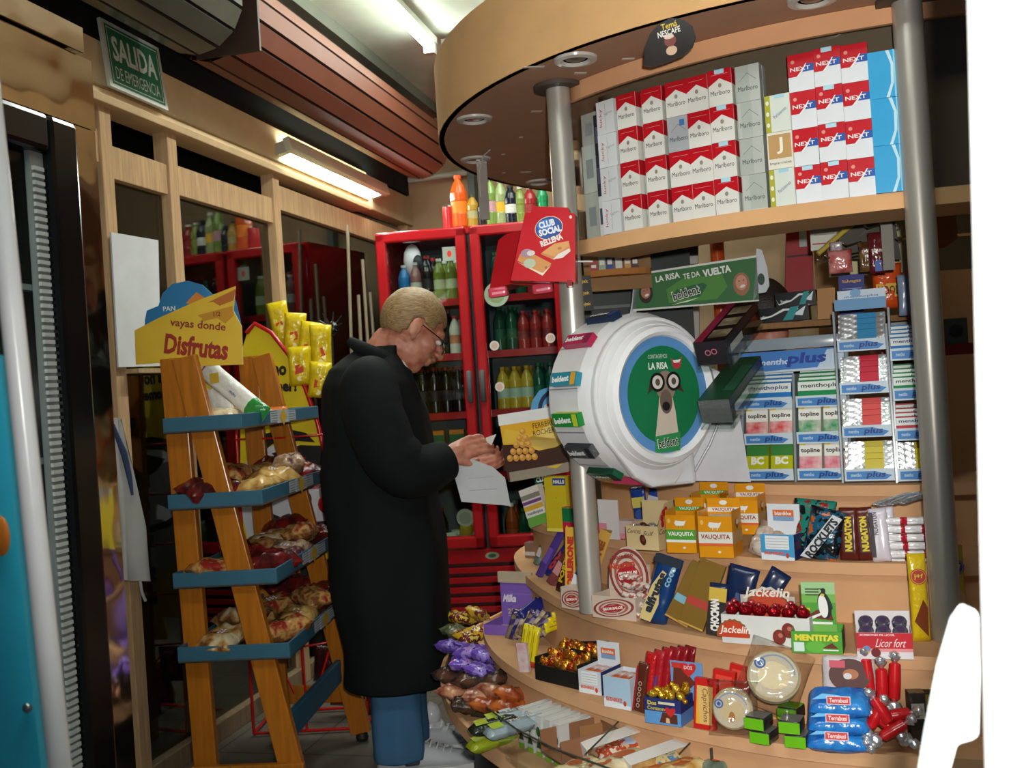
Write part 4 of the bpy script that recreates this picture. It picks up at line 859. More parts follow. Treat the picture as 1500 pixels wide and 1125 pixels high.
def pack_mesh(kind):
    m = MB(); w, h, d = PW, PH, PD
    base = {'red': '#dcdad2', 'grey': '#c3c4be', 'next': '#dcdfe2', 'lights': '#cfd2d2', 'blue': '#3aa0d2', 'script': '#d5dcd2', 'tan': '#e0dccb', 'silver': '#a9adb0'}[kind]+':g'
    m.cbox(w, d, h, base)
    fr = [(FRONT, d/2, w), (BACKF, d/2, w)]
    if kind == 'red':
        for F_, off, ww in fr: m.on(F_, off).pol([(-ww/2, h*.56), (0, h*.76), (ww/2, h*.56), (ww/2, h), (-ww/2, h)], '#b81420:g')
        for F_ in (SIDER, SIDEL): m.on(F_, w/2).rec(-d/2, d/2, h*.56, h, '#b81420:g')
        m.on(TOPF, h).rec(-w/2, w/2, -d/2, d/2, '#b81420:g'); m.on(FRONT, d/2).disc(0, h*.56, .004, .005, '#8d8474', 2); m.txt('Marlboro', 0, h*.36, w*.82, h*.13, '#2a2826', 2, bold=0)
        m.rec(-w*.35, w*.35, h*.865, h*.872, '#d9a0a0', 2)
    elif kind in ('grey', 'silver'):
        m.on(FRONT, d/2); m.pol([(-w*.36, h*.56), (0, h*.77), (w*.36, h*.56), (w*.36, h*.575), (0, h*.787), (-w*.36, h*.575)], '#6d6e6a'); m.txt('Marlboro', 0, h*.36, w*.82, h*.13, '#3a3a38', 2, bold=0)
        if kind == 'silver': m.rec(0.004, .016, h*.72, h*.9, '#3f6fae', 2)
    elif kind == 'next':
        m.on(FRONT, d/2).pol([(-w/2, h*.40), (-w*.15, h*.40), (w*.1, h*.58), (w/2, h*.70), (w/2, h), (-w/2, h)], '#c01c26:g'); m.pol([(0.0, h*.50), (w*.1, h*.58), (w*.22, h*.70), (w/2, h*.70), (w/2, h*.5)], '#2d5aa5:g', 2)
        m.pol([(-w*.18, h*.385), (-w*.1, h*.385), (w*.08, h*.52), (w*.24, h*.72), (w*.2, h*.72), (w*.04, h*.55)], '#e6e6e6', 3); m.txt('NEXT', -.001, h*.595, w*.78, h*.105, '#e9e2e2', 4, bold=.02)
        m.disc(-w*.3, h*.8, .004, .004, '#d98a80', 2)
        for F_ in (SIDER, SIDEL): m.on(F_, w/2).rec(-d/2, d/2, h*.45, h, '#b81822:g')
        m.on(TOPF, h).rec(-w/2, w/2, -d/2, d/2, '#b81822:g')
    elif kind == 'lights': m.on(FRONT, d/2).txt('lucky', -w*.25, h*.5, h*.55, w*.2, '#b8324a', 2, rot=90, bold=0); m.rec(w*.0, w*.02, h*.1, h*.9, '#9aa0a2'); m.txt('lights', .01, h*.6, w*.45, h*.1, '#8a9092', 2, bold=0, rot=10)
    elif kind == 'blue':
        m.on(FRONT, d/2).pol([(w*.1, 0), (w*.3, h*.3), (w*.32, h*.7), (w*.15, h), (w*.28, h), (w*.42, h*.7), (w*.4, h*.3), (w*.22, 0)], '#b9d8e2'); m.rec(w*.42, w*.5, 0, h, '#7cc4e2', 1)
    elif kind == 'script':
        m.on(FRONT, d/2).rec(-w/2, -w*.28, 0, h, '#a8a628', 1)
        for k in range(3): m.disc(-w*.39, h*(.2+.3*k), .0035, .005, '#e2e2c6', 2)
        m.txt('Parisiennes', .005, h*.5, w*.6, h*.1, '#4c5f8a', 2, rot=35, bold=0); m.rec(-w*.1, w*.3, h*.9, h, '#9fd0dc', 2)
    elif kind == 'tan':
        m.on(FRONT, d/2).rec(-w*.45, w*.45, h*.28, h*.93, '#b99058'); m.txt('J', 0, h*.62, w*.25, h*.45, '#ece4d2', 2); m.txt('Imparciales', 0, h*.15, w*.85, h*.09, '#3a3a36', 2, bold=0)
    me = m.mesh('cigarette_pack')
    return me
PK = {k: pack_mesh(k) for k in ('red', 'grey', 'next', 'lights', 'blue', 'script', 'tan', 'silver')}
stm = MB(); stm.on(TOPF); stm.box(-.011, .011, -.0125, .004, .0001, .0012, '#a9cfdc'); stm.box(-.011, .011, -.0125, -.0116, -.009, .0012, '#a9cfdc'); STM = stm.mesh('tax_stamp')
KN = {'red': 'red topped white cigarette pack', 'grey': 'pale grey cigarette pack', 'next': 'red, blue and white cigarette pack', 'lights': 'whitish cigarette pack with red script', 'blue': 'light blue cigarette pack', 'script': 'white cigarette pack with olive edge', 'tan': 'tan fronted cigarette pack', 'silver': 'silver grey cigarette pack'}
COLS = [(895, 342, 'lights'), (926, 336, 'red'), (964, 330, 'red'), (1000, 324, 'red'), (1031, 319, 'red'), (1065, 313, 'red'), (1106, 308, 'grey'), (1147, 301, 'script'), (1185, 297, 'next'), (1224, 291, 'next'), (1264, 287, 'next'), (1304, 281, 'blue')]
RN = ['bottom', 'second', 'third', 'top']
for ci, (px, py, kd) in enumerate(COLS):
    nrow = 3 if ci in (7, 11) else 4
    p = atz(px, py, ZS_); v_ = p-SCn; rz = math.atan2(v_.x, -v_.y); dn = Vector((v_.x, v_.y, 0)).normalized()
    hgt = PH if kd != 'blue' else PH*1.22
    for r in range(nrow):
        k = kd
        if kd == 'script' and r == 1: k = 'tan'
        if ci == 3 and r == 2: k = 'silver'
        if ci == 7 and r == 3: continue
        j = random.Random(ci*7+r)
        for back in (0, 1):
            if back and kd in ('blue',) : continue
            o = bpy.data.objects.new('cigarette_pack', PK[k]); COL.objects.link(o)
            q = Vector((p.x, p.y, ZS_+.0006+r*(hgt+.0008)))-dn*(.018+.026*back)
            o.location = q; o.rotation_euler = (0, 0, rz+(j.uniform(-.05, .05) if not back else 0))
            if kd == 'blue': o.scale = (1, 1, 1.22)
            tag(o, '%s, %s row of %s column from left%s' % (KN[k], RN[r], ORD[ci], '' if not back else ', behind'), 'cigarette pack', 'cigarette packs in the case')
            if not back and ci in (5, 9) or (not back and kd == 'next' and r == 0 and ci != 10):
                s_ = bpy.data.objects.new('tax_stamp', STM); COL.objects.link(s_); s_.parent = o; s_.location = (0, 0, PH)
            if ci not in (1, 2, 3, 4, 5, 6, 9, 10): break
for i, (px, py, c, hh) in enumerate(((868, 352, '#b9b8b0', .12), (868, 352, '#c4c3bc', .12), (884, 346, '#2f3040', .1), (884, 346, '#262631', .1), (870, 352, '#b0afa8', .08), (884, 346, '#c9cbcc', .1))):
    zz = ZS_+.0006+{0: 0, 1: .121, 2: .101, 3: .202, 4: .242, 5: 0}[i]
    p = atz(px, py, ZS_); v_ = p-SCn; rz = math.atan2(v_.x, -v_.y); dn = Vector((v_.x, v_.y, 0)).normalized(); m = MB(); m.cbox(.05 if i in (0, 1, 4) else .03, .045, hh, c+':g'); m.on(FRONT, .0225).rec(-.012, .012, hh*.3, hh*.7, '#8f9296' if i in (0, 1, 4) else '#4a4a5e')
    q = p-dn*.03; q.z = zz
    solo('cigarette_carton', '%s carton beside the left pole in the cigarette case, %s of its stack' % ('pale grey' if i in (0, 1, 4) else 'dark' if i < 4 else 'white', {0: 'bottom', 1: 'middle', 4: 'top', 2: 'middle', 3: 'top', 5: 'bottom'}[i]), 'carton', m, q, (0, 0, rz), 'cartons at the left of the case')
# ================================================================ behind the counter
mb = MB(); mb.box(.25, 2.4, 4.6, 4.64, 0, 2.95, '#a5805a:r'); struct('wall_kiosk', mb)
mb = MB(); mb.lathe([(.026, 0), (.026, 2.2)], '#c4501e:g', 16); q = aty(1050, 360, 3.9); o = solo('orange_pipe', 'upright orange pipe seen behind the green banner', 'pipe', mb, (q.x, q.y, 0))
m = MB(); m.tube([(0, 0, q.z), (-.04, -.02, q.z+.03), (-.1, -.02, q.z+.05)], .008, '#b8402a', 6); m.build('branch', o)
def frame_box(nm, lab, cat, pxy, D, th, mat, deco=None, yaw=0):
    pl = Plane(yaw, *pxy[0], D=D); m = MB(); slab(m, pl.pts(pxy), th, mat); m.on(FRONT)
    if deco: deco(m, pl)
    return solo(nm, lab, cat, m, pl.o, pl.rot)
def ccw(l): return l
# white window frame behind the banner
pl = Plane(0, 965, 400, D=3.9); m = MB()
def q4(x0, y0, x1, y1): return [(x0, y1), (x1, y1-(x1-x0)*.065), (x1, y0-(x1-x0)*.065), (x0, y0)]
for a in ((962, 378, 1022, 390), (1014, 390, 1024, 560), (962, 388, 970, 560)): slab(m, pl.pts(q4(*a)), .03, '#b9b9b2')
slab(m, pl.pts(q4(962, 362, 1022, 376)), .05, '#1f2a30'); m.on(FRONT, -.01).pol(pl.pts(q4(970, 392, 1014, 560)), '#5d6f6c:g', -3)
solo('white_hatch_frame', 'white framed hatch behind the green banner', 'frame', m, pl.o, pl.rot)
# small curved shelf with little boxes
m = MB(); p = atD(905, 405, 3.05); m.loft([[(-.10+.0*k, -.0, 0) for k in range(0)] or [(.10*math.cos(a), -.06*math.sin(a), z) for a in [math.pi*k/10 for k in range(11)]] for z in (0, .018)], '#a8703c:r', True, False)
kp = solo('curved_corner_shelf', 'small curved tan shelf under the left end of the cigarette case', 'shelf', m, p, (0, 0, math.radians(10)))
m = MB(); m.box(-.1, .1, 0, .012, -.04, .2, '#8a6a48:r'); m.build('back_board', kp)
for i, (dx, c, h_) in enumerate(((-.07, '#9c2a2a', .03), (-.045, '#8fa08a', .055), (-.022, '#2c3f8a', .055), (.004, '#c5c9c2', .06), (.03, '#b98a4a', .05), (.052, '#3a2a20', .045))):
    m = MB(); m.cbox(.02, .02, h_, c); m.on(FRONT, .01).rec(-.007, .007, h_*.3, h_*.6, '#d5d2c6')
    solo('small_box', '%s small packet on the curved corner shelf, %s from left' % (['red', 'pale green', 'blue', 'white', 'tan', 'dark brown'][i], ORD[i]), 'packet', m, p+Matrix.Rotation(math.radians(10), 4, 'Z') @ Vector((dx, -.015, .0185)), (0, 0, math.radians(10)), 'packets on the corner shelf')
m = MB(); m.box(-.19, .19, 0, .02, 0, .5, '#1c2622'); m.box(-.19, .19, -.015, 0, .28, .29, '#5c6660'); solo('glass_cabinet', 'dim green glass cabinet behind the white gum display', 'cabinet', m, atD(935, 520, 3.4)+Vector((0, 0, -.12)), (0, 0, math.radians(10)))
for i, (px, py) in enumerate(((853, 415), (855, 432), (857, 448))):
    m = MB(); m.cbox(.05, .03, .035, '#17130f'); m.on(FRONT, .015).txt('Kojak', 0, .018, .035, .012, '#cfa62a', 2)
    solo('black_packet', 'black packet with yellow lettering by the left pole, %s of three' % ['topmost', 'middle', 'lowest'][i], 'packet', m, atD(px, py+8, 2.9), (0, 0, .2), 'black packets by the pole')
# red cabinet, papers, hook rack and bags under the case at the right
frame_box('red_cabinet', 'red metal cabinet on the rear kiosk wall', 'cabinet', [(1150, 438), (1192, 434), (1190, 322), (1152, 326)], 3.6, .12, '#9c1a1c', lambda m, pl: (m.pol(pl.pts([(1171, 362), (1182, 361), (1181, 325), (1170, 326)]), '#a9b0ae'), m.pol(pl.pts([(1152, 378), (1190, 374), (1190, 371), (1152, 375)]), '#3a0f10')))
frame_box('notice_sheet', 'white printed notice pinned under the cigarette case', 'paper', [(1188, 368), (1200, 366), (1236, 330), (1258, 316), (1252, 315), (1186, 324)], 2.9, .002, '#c9cbbd', lambda m, pl: [m.pol(pl.pts([(1192, y), (1222, y-2), (1222, y-3), (1192, y-1)]), '#7d7f78') for y in (332, 345)]+[m.pol(pl.pts([(1190, 359), (1215, 357), (1215, 355), (1190, 357)]), '#a83a3a')])
m = MB(); a, b = atD(1198, 372, 2.7), atD(1256, 322, 2.7); m.tube([tuple(a), tuple(b)], .007, '#b09a40'); v = (atD(1260, 320, 2.7), atD(1310, 316, 2.7), atD(1320, 380, 2.75), atD(1205, 378, 2.7))
m.add([tuple(q) for q in v]+[tuple(q+Vector((0, .01, 0))) for q in v], [(0, 1, 2, 3), (7, 6, 5, 4), (0, 4, 5, 1), (1, 5, 6, 2), (2, 6, 7, 3), (3, 7, 4, 0)], '#55524a')
o = solo('hook_board', 'grey pegboard with wire hooks under the cigarette case', 'rack', m)
for px, py, l in ((1266, 330, 26), (1235, 356, 26), (1197, 380, 60), (1208, 374, 50), (1312, 328, 12), (1312, 348, 12)):
    m = MB(); a = atD(px, py, 2.6); m.tube([tuple(a), tuple(a+Vector((.008, 0, -.008))), tuple(atD(px+l, py-l*.08, 2.68))], .0022, '#b5b5ae:m', 6); m.build('hook', o)
m = MB(); m.box(-.014, .014, 0, .01, -.075, .07, '#7c776c'); solo('grey_strip', 'worn grey strip hanging beside the hooks', 'strip', m, atD(1300, 352, 2.58))
def hangbag(lab, px, py, D, wpx, hpx, c, txt=None, tc='#ddd6c0', rz=0, ry=0, extra=None, nm='snack_bag'):
    s = D/F; w_, h_ = wpx*s, hpx*s; m = MB(); m.pillow(w_, h_, min(.045, w_*.4), c, .08, 8, 10, .3, seed=px); m.on(FRONT, min(.045, w_*.4)*.52)
    if txt: m.txt(txt, 0, h_*.55, w_*.7, 0, tc, 2)
    if extra: extra(m, w_, h_)
    return solo(nm, lab, 'snack bag', m, atD(px, py, D), (0, ry, rz), 'bags hanging under the case')
hangbag('maroon snack bag with white arch hanging beside the grey strip', 1287, 400, 2.6, 24, 60, '#5c1a1e:gc', 'Saladix', extra=lambda m, w_, h_: m.rec(-w_*.2, w_*.2, .004, h_*.3, '#3f5fa8', 2))
hangbag('dark brown bag hanging left of the maroon bag', 1270, 398, 2.65, 20, 44, '#4a2a1a:#8a6a3a:gc')
hangbag('pink and red bag hanging from the longest hook', 1232, 400, 2.6, 34, 34, '#c78a84:#a8302a:gc')
hangbag('transparent lilac bag hanging below the notice', 1226, 376, 2.62, 18, 22, '#a3969a:gc')
hangbag('orange bag with black lettering between the gum rack and pole', 1302, 452, 2.88, 42, 66, '#d5521e:gc', extra=lambda m, w_, h_: (m.rec(-w_*.4, w_*.4, h_*.25, h_*.55, '#e0a81e', 1), m.txt('XOOL', 0, h_*.4, w_*.7, h_*.2, '#1c120a', 2)))
hangbag('orange bag peeking out behind the lettered orange bag', 1322, 448, 2.92, 26, 50, '#d8621c:gc', ry=.4)
hangbag('pale blue oval packet clipped to the right gum rack', 1330, 462, 2.68, 24, 60, '#8a9cb8:g')
pl = Plane(-6, 1228, 456, D=2.88); m = MB(); slab(m, pl.pts([(1230, 467), (1266, 464), (1266, 400), (1228, 404)]), .04, '#1d2a78'); m.on(FRONT); T_(m, pl, 'Salvagas', 1247, 412, 6, '#cfa24a', 28, k=2)
for k in range(5): m.pol(pl.pts([(1234, 424+k*5), (1262, 422+k*5), (1262, 421+k*5), (1234, 423+k*5)]), '#8f96c4', 2)
solo('blue_box', 'dark blue box with yellow lettering behind the middle gum rack', 'box', m, pl.o, pl.rot)
pl = Plane(-6, 1200, 465, D=2.88); m = MB(); slab(m, pl.pts([(1198, 468), (1224, 466), (1223, 421), (1197, 423)]), .05, '#a87638'); solo('cardboard_box', 'plain brown cardboard box behind the grey gum rack', 'box', m, pl.o, pl.rot)
a_ = atD(1085, 474, 2.84); b_ = atD(1345, 462, 2.84); zz = atD(1200, 470, 2.88).z
m = MB(); L_ = (b_-a_).length; m.box(0, L_, 0, .16, -.016, 0, '#8a6236:w'); m.box(0, .02, .0, .16, ZA-zz+.001, -.016, '#8a6236:w'); m.box(L_-.02, L_, .0, .16, ZA-zz+.001, -.016, '#8a6236:w')
solo('rear_shelf', 'brown board shelf behind the gum racks', 'shelf', m, (a_.x, a_.y-.02, zz), (0, 0, math.atan2(b_.y-a_.y, b_.x-a_.x)))
# slat wall and dark shelves at the far right
m = MB()
for k in range(8): m.box(0, .02, -.4, .4, 1.5+k*.105, 1.5+k*.105+.095, '#c9c39a:r')
q = atD(1400, 200, 3.0); solo('slat_panel', 'cream slatted wall panel at the upper right', 'panel', m, (q.x, q.y, 0), (0, 0, math.radians(-75)))
m = MB(); q = atD(1365, 200, 2.75); m.box(-.03, .03, -.1, .1, 1.55, 2.0, '#a36c40:r'); solo('case_end_panel', 'tan end panel of the case behind the right pole', 'panel', m, (q.x, q.y, 0), (0, 0, 0))
q = atD(1395, 520, 2.9); m = MB(); m.box(-.2, .25, -.1, .2, 0, .03, '#a01c1c'); o = solo('red_shelf', 'red shelf in the dark gap beside the white door jamb', 'shelf', m, q, (0, 0, 0))
for i, (dx, c) in enumerate(((-.14, '#8a8f92'), (-.07, '#b9b49a'), (.0, '#5a5f50'))):
    m = MB(); m.cbox(.06, .06, .07, c+':g'); m.on(FRONT, .03).disc(0, .035, .018, .018, '#3a3a3a', 1); solo('small_carton', '%s item on the red shelf in the right gap' % ['grey', 'cream', 'olive'][i], 'packet', m, q+Vector((dx, -.05, .0305)))
m = MB(); band(m, [(math.radians(a), .9) for a in range(300, 345, 3)], ZA-.14, ZA-.02, 0, '#b98a55:r', 0, KC, width=.02); solo('inner_counter_end', 'curved tan counter end at right behind the pole', 'counter', m)
# person seated behind the counter: dark hair, dark jacket, reaching arm
q = atD(1112, 462, 3.2); sp = thing('person', 'dark haired person seated behind counter, mostly hidden by the banner', 'person', (q.x, q.y, 0), (0, 0, math.radians(125)))
HM2 = T(0, 0, q.z-.02) @ RZ(20) @ RY(25); zc = q.z
m = MB(); head_parts(m, HM2); capsule(m, (-.03, 0, zc-.08), (-.06, 0, zc-.2), .05, .06); m.ell((-.07, 0, zc-.38), (.11, .18, .24), 'skin', 14)
capsule(m, (-.05, .17, zc-.26), (.05, .28, zc-.45), .05, .04); capsule(m, (.05, .28, zc-.45), (.2, .12, zc-.3), .04, .027); hand(m, (.2, .12, zc-.3), (.8, -.4, .4), (0, -.5, -.8), .6)
capsule(m, (-.05, -.17, zc-.26), (.02, -.24, zc-.5), .05, .04); capsule(m, (.02, -.24, zc-.5), (.2, -.12, zc-.5), .04, .027); hand(m, (.2, -.12, zc-.5), (.9, .2, 0), (0, 0, -1), .5)
for s in (-1, 1): capsule(m, (-.08, s*.09, zc-.6), (.3, s*.1, zc-.62), .08, .06); capsule(m, (.3, s*.1, zc-.62), (.3, s*.1, .08), .055, .035); capsule(m, (.28, s*.1, .04), (.42, s*.1, .035), .035, .03)
skinned(m, 'body', sp, .008); hair_shell(sp, HM2, 'dark_hair', lambda v: (v.z > .06 if v.x > .05 else v.z > -.04))
cloth_loft([(-.05, 0, zc-.14, .06, .07), (-.06, 0, zc-.2, .1, .17), (-.06, 0, zc-.3, .13, .21), (-.06, 0, zc-.5, .15, .2), (-.06, 0, zc-.62, .16, .2)], 'jacket', sp, '#1a1414:br', 4, .015, 24)
m = MB(); m.cbox(.36, .36, .03, '#4a3424:w', T(0, 0, zc-.72))
for a, b in ((-1, -1), (1, -1), (-1, 1), (1, 1)): m.box(a*.15-.015, a*.15+.015, b*.15-.015, b*.15+.015, 0, zc-.721, '#4a3424:w')
solo('wooden_stool', 'low wooden stool beneath the seated person behind the counter', 'stool', m, (q.x, q.y, 0), (0, 0, math.radians(190)))
# ================================================================ goods on the kiosk
def at(px, py, z):
    p = atz(px, py, z); v = p-KC; return p, depth(p)/F, math.atan2(v.x, -v.y)
def tray_box(m, w, d, h, hb, mat, inner=None, t=.0016, front=None, hs=None):     # open carton: low front, sides, tall printed back
    inner = inner or '#a98a66'; fh = front or h; hs = hs or h
    m.box(-w/2, w/2, -d/2, d/2, 0, t, mat); m.box(-w/2, w/2, -d/2, -d/2+t, t, fh, mat); m.box(-w/2, w/2, d/2-t, d/2, t, hb, mat)
    for s in (-1, 1): m.box(min(s*w/2, s*(w/2-t)), max(s*w/2, s*(w/2-t)), -d/2+t, d/2-t, t, hs, mat)
    m.box(-w/2+t, w/2-t, -d/2+t, d/2-t, t, t*1.5, inner); m.on(BACKF, -(d/2-t)-.0)
    return m
class Item:     # places a thing by the foot of its front face on a shelf of known height
    def __init__(s, px, py, z, rz=None, dd=0):
        s.p, s.s, r0 = at(px, py, z); s.rz = r0 if rz is None else math.radians(rz); s.z = z; s.dd = dd
    def loc(s, dx=0, dy=0, dz=.0006):     # local offsets in the item's frame; dy positive = away from the customer
        c, q = math.cos(s.rz), math.sin(s.rz); return Vector((s.p.x+dx*c-dy*q, s.p.y+dx*q+dy*c, s.z+dz))
def bar(name, lab, cat, loc, w, l, t, col, rot, deco=None, group=None, crimp=.05, bands=None, cm=None, nx=10, nz=14, X=None):
    m = MB(); m.pillow(w, l, t, col, crimp, nx, nz, .1, seed=len(lab), bands=bands, crim_mat=cm, X=X)
    if deco: m.on(FRONT, t*.52, X); deco(m)
    return solo(name, lab, cat, m, loc, rot, group)
rd = math.radians
GRP = lambda s: s
# ------------------------------ shelf A: gum wheel, banner, gum racks, ferrero box
# white gum wheel: round drum seen from its left, its disc turned right
it = Item(958, 706, ZA, 47); it.p = atD(955, 578, 2.50); it.z = ZA+.0; wh = thing('gum_display', 'large white wheel shaped gum display with round picture disc', 'display', it.loc(0, 0, .026), (0, 0, it.rz))
s_ = it.s; Rr = .205; cz = .225
WHT = '#dadadb:g'
def wx(x, y, z): return (x, y, z)
m = MB(); XW = T(0, 0, cz) @ RX(90)
m.lathe([(Rr*.80, -.17), (Rr*.97, -.155), (Rr, -.145), (Rr, -.03), (Rr*.96, -.01), (Rr*.9, .015), (Rr*.84, .035)], WHT, 40, XW)
for a in range(0, 360, 30):
    m.X = T(0, 0, cz) @ RY(a+8) @ T(0, 0, Rr+.0008); m.box(-.0012, .0012, .03, .145, -.001, .0006, '#8e8f92')
m.build('drum', wh)
m = MB()
m.lathe([(.84*Rr, .03), (.80*Rr, .052), (.74*Rr, .058), (.70*Rr, .052), (.68*Rr, .042)], '#e6e6e7:g', 40, XW, cap=False)
m.build('rim', wh)
m = MB(); m.X = Matrix.Identity(4); V = []
tp = [(Rr*.92*math.cos(rd(a)), cz+Rr*.92*math.sin(rd(a))) for a in range(-150, 331-150, 6) if not -100 < a < -60]
tp = [(Rr*.93*math.cos(rd(a)), cz+Rr*.93*math.sin(rd(a))) for a in range(-35, 216, 8)]+[(-.08, .03), (-.03, .003), (.04, .003), (.11, .06)]
n = len(tp); m.add([(x, -.02, z) for x, z in tp]+[(x, .005, z) for x, z in tp], [tuple(range(n)), tuple(range(n, 2*n))[::-1]]+[(i, n+i, n+(i+1) % n, (i+1) % n) for i in range(n)], WHT); m.build('front_shell', wh, bevel=.006)
m = MB(); m.on(FRONT, .044).disc(0, cz, .69*Rr, .69*Rr, '#5b8fc4:g', 1, 40); m.disc(0, cz, .56*Rr, .575*Rr, '#1d7448:g', 2, 40)
k = Rr*.56; m.on(FRONT @ T(0, cz, 0) @ Matrix.Scale(1.22, 4) @ T(0, -cz, 0), .044/1.22)
m.txt('CONTAGIEMOS', -.012, cz+k*.66, .05, .008, '#c8d6c4', 3, bold=0); m.txt('LA RISA', -.012, cz+k*.50, .05, .014, '#e4ece0', 3, bold=.03)
m.pol([(.022, cz+k*.62), (.03, cz+k*.58), (.043, cz+k*.58), (.052, cz+k*.64), (.046, cz+k*.46), (.036, cz+k*.42), (.027, cz+k*.47)], '#b5303a', 3); m.pol([(.026, cz+k*.58), (.048, cz+k*.59), (.044, cz+k*.54), (.03, cz+k*.53)], '#e8e4e0', 4)
m.pol([(-.03, cz-k*.7), (-.02, cz-k*.3), (-.012, cz+k*.05), (.018, cz+k*.05), (.026, cz-k*.3), (.03, cz-k*.7)], '#cdbfae', 3); m.disc(.004, cz+k*.15, .026, .03, '#8d7c6c', 4); m.disc(.002, cz-k*.12, .016, .024, '#6a5a50', 5); m.disc(.001, cz-k*.2, .01, .009, '#1a1614', 6)
m.pol([(-.034, cz+k*.3), (-.044, cz+k*.02), (-.028, cz+k*.12)], '#3c3028', 4); m.pol([(.034, cz+k*.3), (.052, cz+k*.0), (.03, cz+k*.1)], '#3c3028', 4)
for sx in (-.018, .024): m.disc(sx, cz+k*.22, .016, .018, '#d2ccc4', 6); m.ring(sx, cz+k*.22, .0135, .019, '#17130f', 7); m.disc(sx, cz+k*.22, .006, .007, '#5a4a3e', 8)
m.pol([(-.035, cz-k*.98), (.03, cz-k*.98), (.034, cz-k*.66), (-.033, cz-k*.7)], '#2c8a4c', 7); m.txt('beldent', -.001, cz-k*.82, .054, .02, '#e9efe6', 8, rot=4, bold=.05); m.txt('beldent', -.001, cz-k*.82, .052, .018, '#12351f', 9, rot=4, bold=.02)
m.build('picture_disc', wh)
m = MB()
m.add([(-.03, .0, .0), (.10, -.03, .0), (.25, .13, -.011), (.12, .27, -.011), (-.0, .0, .08), (.10, -.02, .15), (.19, .08, .18), (.08, .15, .1)], [(3, 2, 1, 0), (4, 5, 6, 7), (0, 1, 5, 4), (1, 2, 6, 5), (2, 3, 7, 6), (3, 0, 4, 7)], '#cfd0d2:g')
m.build('foot', wh, bevel=.008)
GUMS = [(192, '#1f8a3a:g', '#b8c832', 'green and lime'), (215, '#8a8d92:f', '#20242c', 'silver and black'), (166, '#2f8aa0:g', '#d8a02a', 'blue and teal'), (138, '#b32a55:g', '#7a1c3a', 'magenta'), (112, '#20304a:g', '#3a4aa0', 'dark navy'), (240, '#17573a:g', '#0f3f2a', 'dark green'), (263, '#a3284a:g', '#c03a5e', 'crimson'), (285, '#16303a:g', '#dfe6ea', 'black and white')]
for a, c, c2, nm in GUMS:
    m = MB(); m.box(-.035, .035, -.0065, .0065, -.012, .012, c); m.on(FRONT, .0065)
    m.txt('beldent', -.006, 0, .046, .011, '#e8ece8', 3, bold=.05, rot=3); m.rec(.02, .033, -.011, .011, c2, 1)
    m.on(TOPF, .012).rec(-.034, .034, -.006, .006, c2, 1)
    m.v = [(x*1.45, y*1.3, z*1.35) for x, y, z in m.v]
    # packs lie across the drum's rim, long side along its axis, printed face outward
    t = rd(a); c_ = Vector((math.cos(t)*(Rr+.007), .07, cz+math.sin(t)*(Rr+.007)))
    ax = Vector((0, -1, 0)); nr = Vector((math.cos(t), 0, math.sin(t))); up = nr.cross(ax)
    Mx = Matrix((( -ax.x, -nr.x, up.x), (-ax.y, -nr.y, up.y), (-ax.z, -nr.z, up.z))).to_4x4()
    if up.z < 0: Mx = Matrix(((-ax.x, -nr.x, 0), (-ax.y, -nr.y, 0), (-ax.z, -nr.z, 0))).to_4x4()
    X_ = Vector((0, -1, 0)) if False else None
    ex = Vector((0, -1, 0)); ey = -nr; ez = ex.cross(ey)
    Mx = Matrix((ex, ey, ez)).transposed().to_4x4()
    WM = Matrix.Translation(it.loc(0, 0, .026)) @ Matrix.Rotation(it.rz, 4, 'Z') @ Matrix.Translation(c_) @ Mx
    o = solo('gum_pack', nm+' gum pack slotted in the rim of the white wheel', 'gum', m, group='gum packs on the wheel'); o.matrix_world = WM
pw = Plane(10, 1040, 700, D=2.66); m = MB(); slab(m, pw.pts([(1000, 704), (1100, 706), (1092, 660), (1082, 600), (1068, 552), (1045, 540), (1010, 542), (1000, 600)]), .02, '#cfd1d4:g'); m.tube([(u, -.004, v) for u, v in pw.pts([(1012, 700), (1040, 650), (1060, 600), (1062, 556)])], .004, '#b8babd:g', 8)
solo('display_wing', 'white plastic wing stand between the gum wheel and the grey rack', 'display', m, pw.o, pw.rot)
# green banner above the wheel
pl = Plane(-8, 1020, 420, D=3.0); m = MB(); slab(m, pl.pts([(926, 455), (1112, 440), (1108, 375), (930, 402)]), .003, '#2f6b38'); m.on(FRONT)
m.pol(pl.pts([(927, 456), (1112, 441), (1112, 439), (927, 453)]), '#d9dcd2', 2); m.pol(pl.pts([(929, 404), (1108, 377), (1108, 374), (929, 401)]), '#d9dcd2', 2)
m.pol(pl.pts([(980, 444), (1050, 438), (1066, 420), (1058, 402), (1000, 408), (976, 424)]), '#4a8a35', 1)
T_(m, pl, 'LA RISA', 978, 406, 9, '#e8ebe2', 36, rot=6, k=3, bold=.03); T_(m, pl, 'TE DA', 1013, 403, 8, '#e8ebe2', 25, rot=6, k=3); T_(m, pl, 'VUELTA', 1050, 397, 11, '#e8ebe2', 42, rot=6, k=3, bold=.05)
m.pol(pl.pts([(986, 441), (1026, 434), (1036, 418), (1030, 414), (992, 424), (982, 434)]), '#1f5f3a', 2); T_(m, pl, 'beldent', 1005, 429, 15, '#e8eee2', 42, rot=12, bold=.06, k=3); T_(m, pl, 'beldent', 1005, 429, 13, '#1a2a20', 40, rot=12, k=4)
m.pol(pl.pts([(983, 447), (1008, 442), (1024, 436), (1008, 440)]), '#e8eee2', 5)
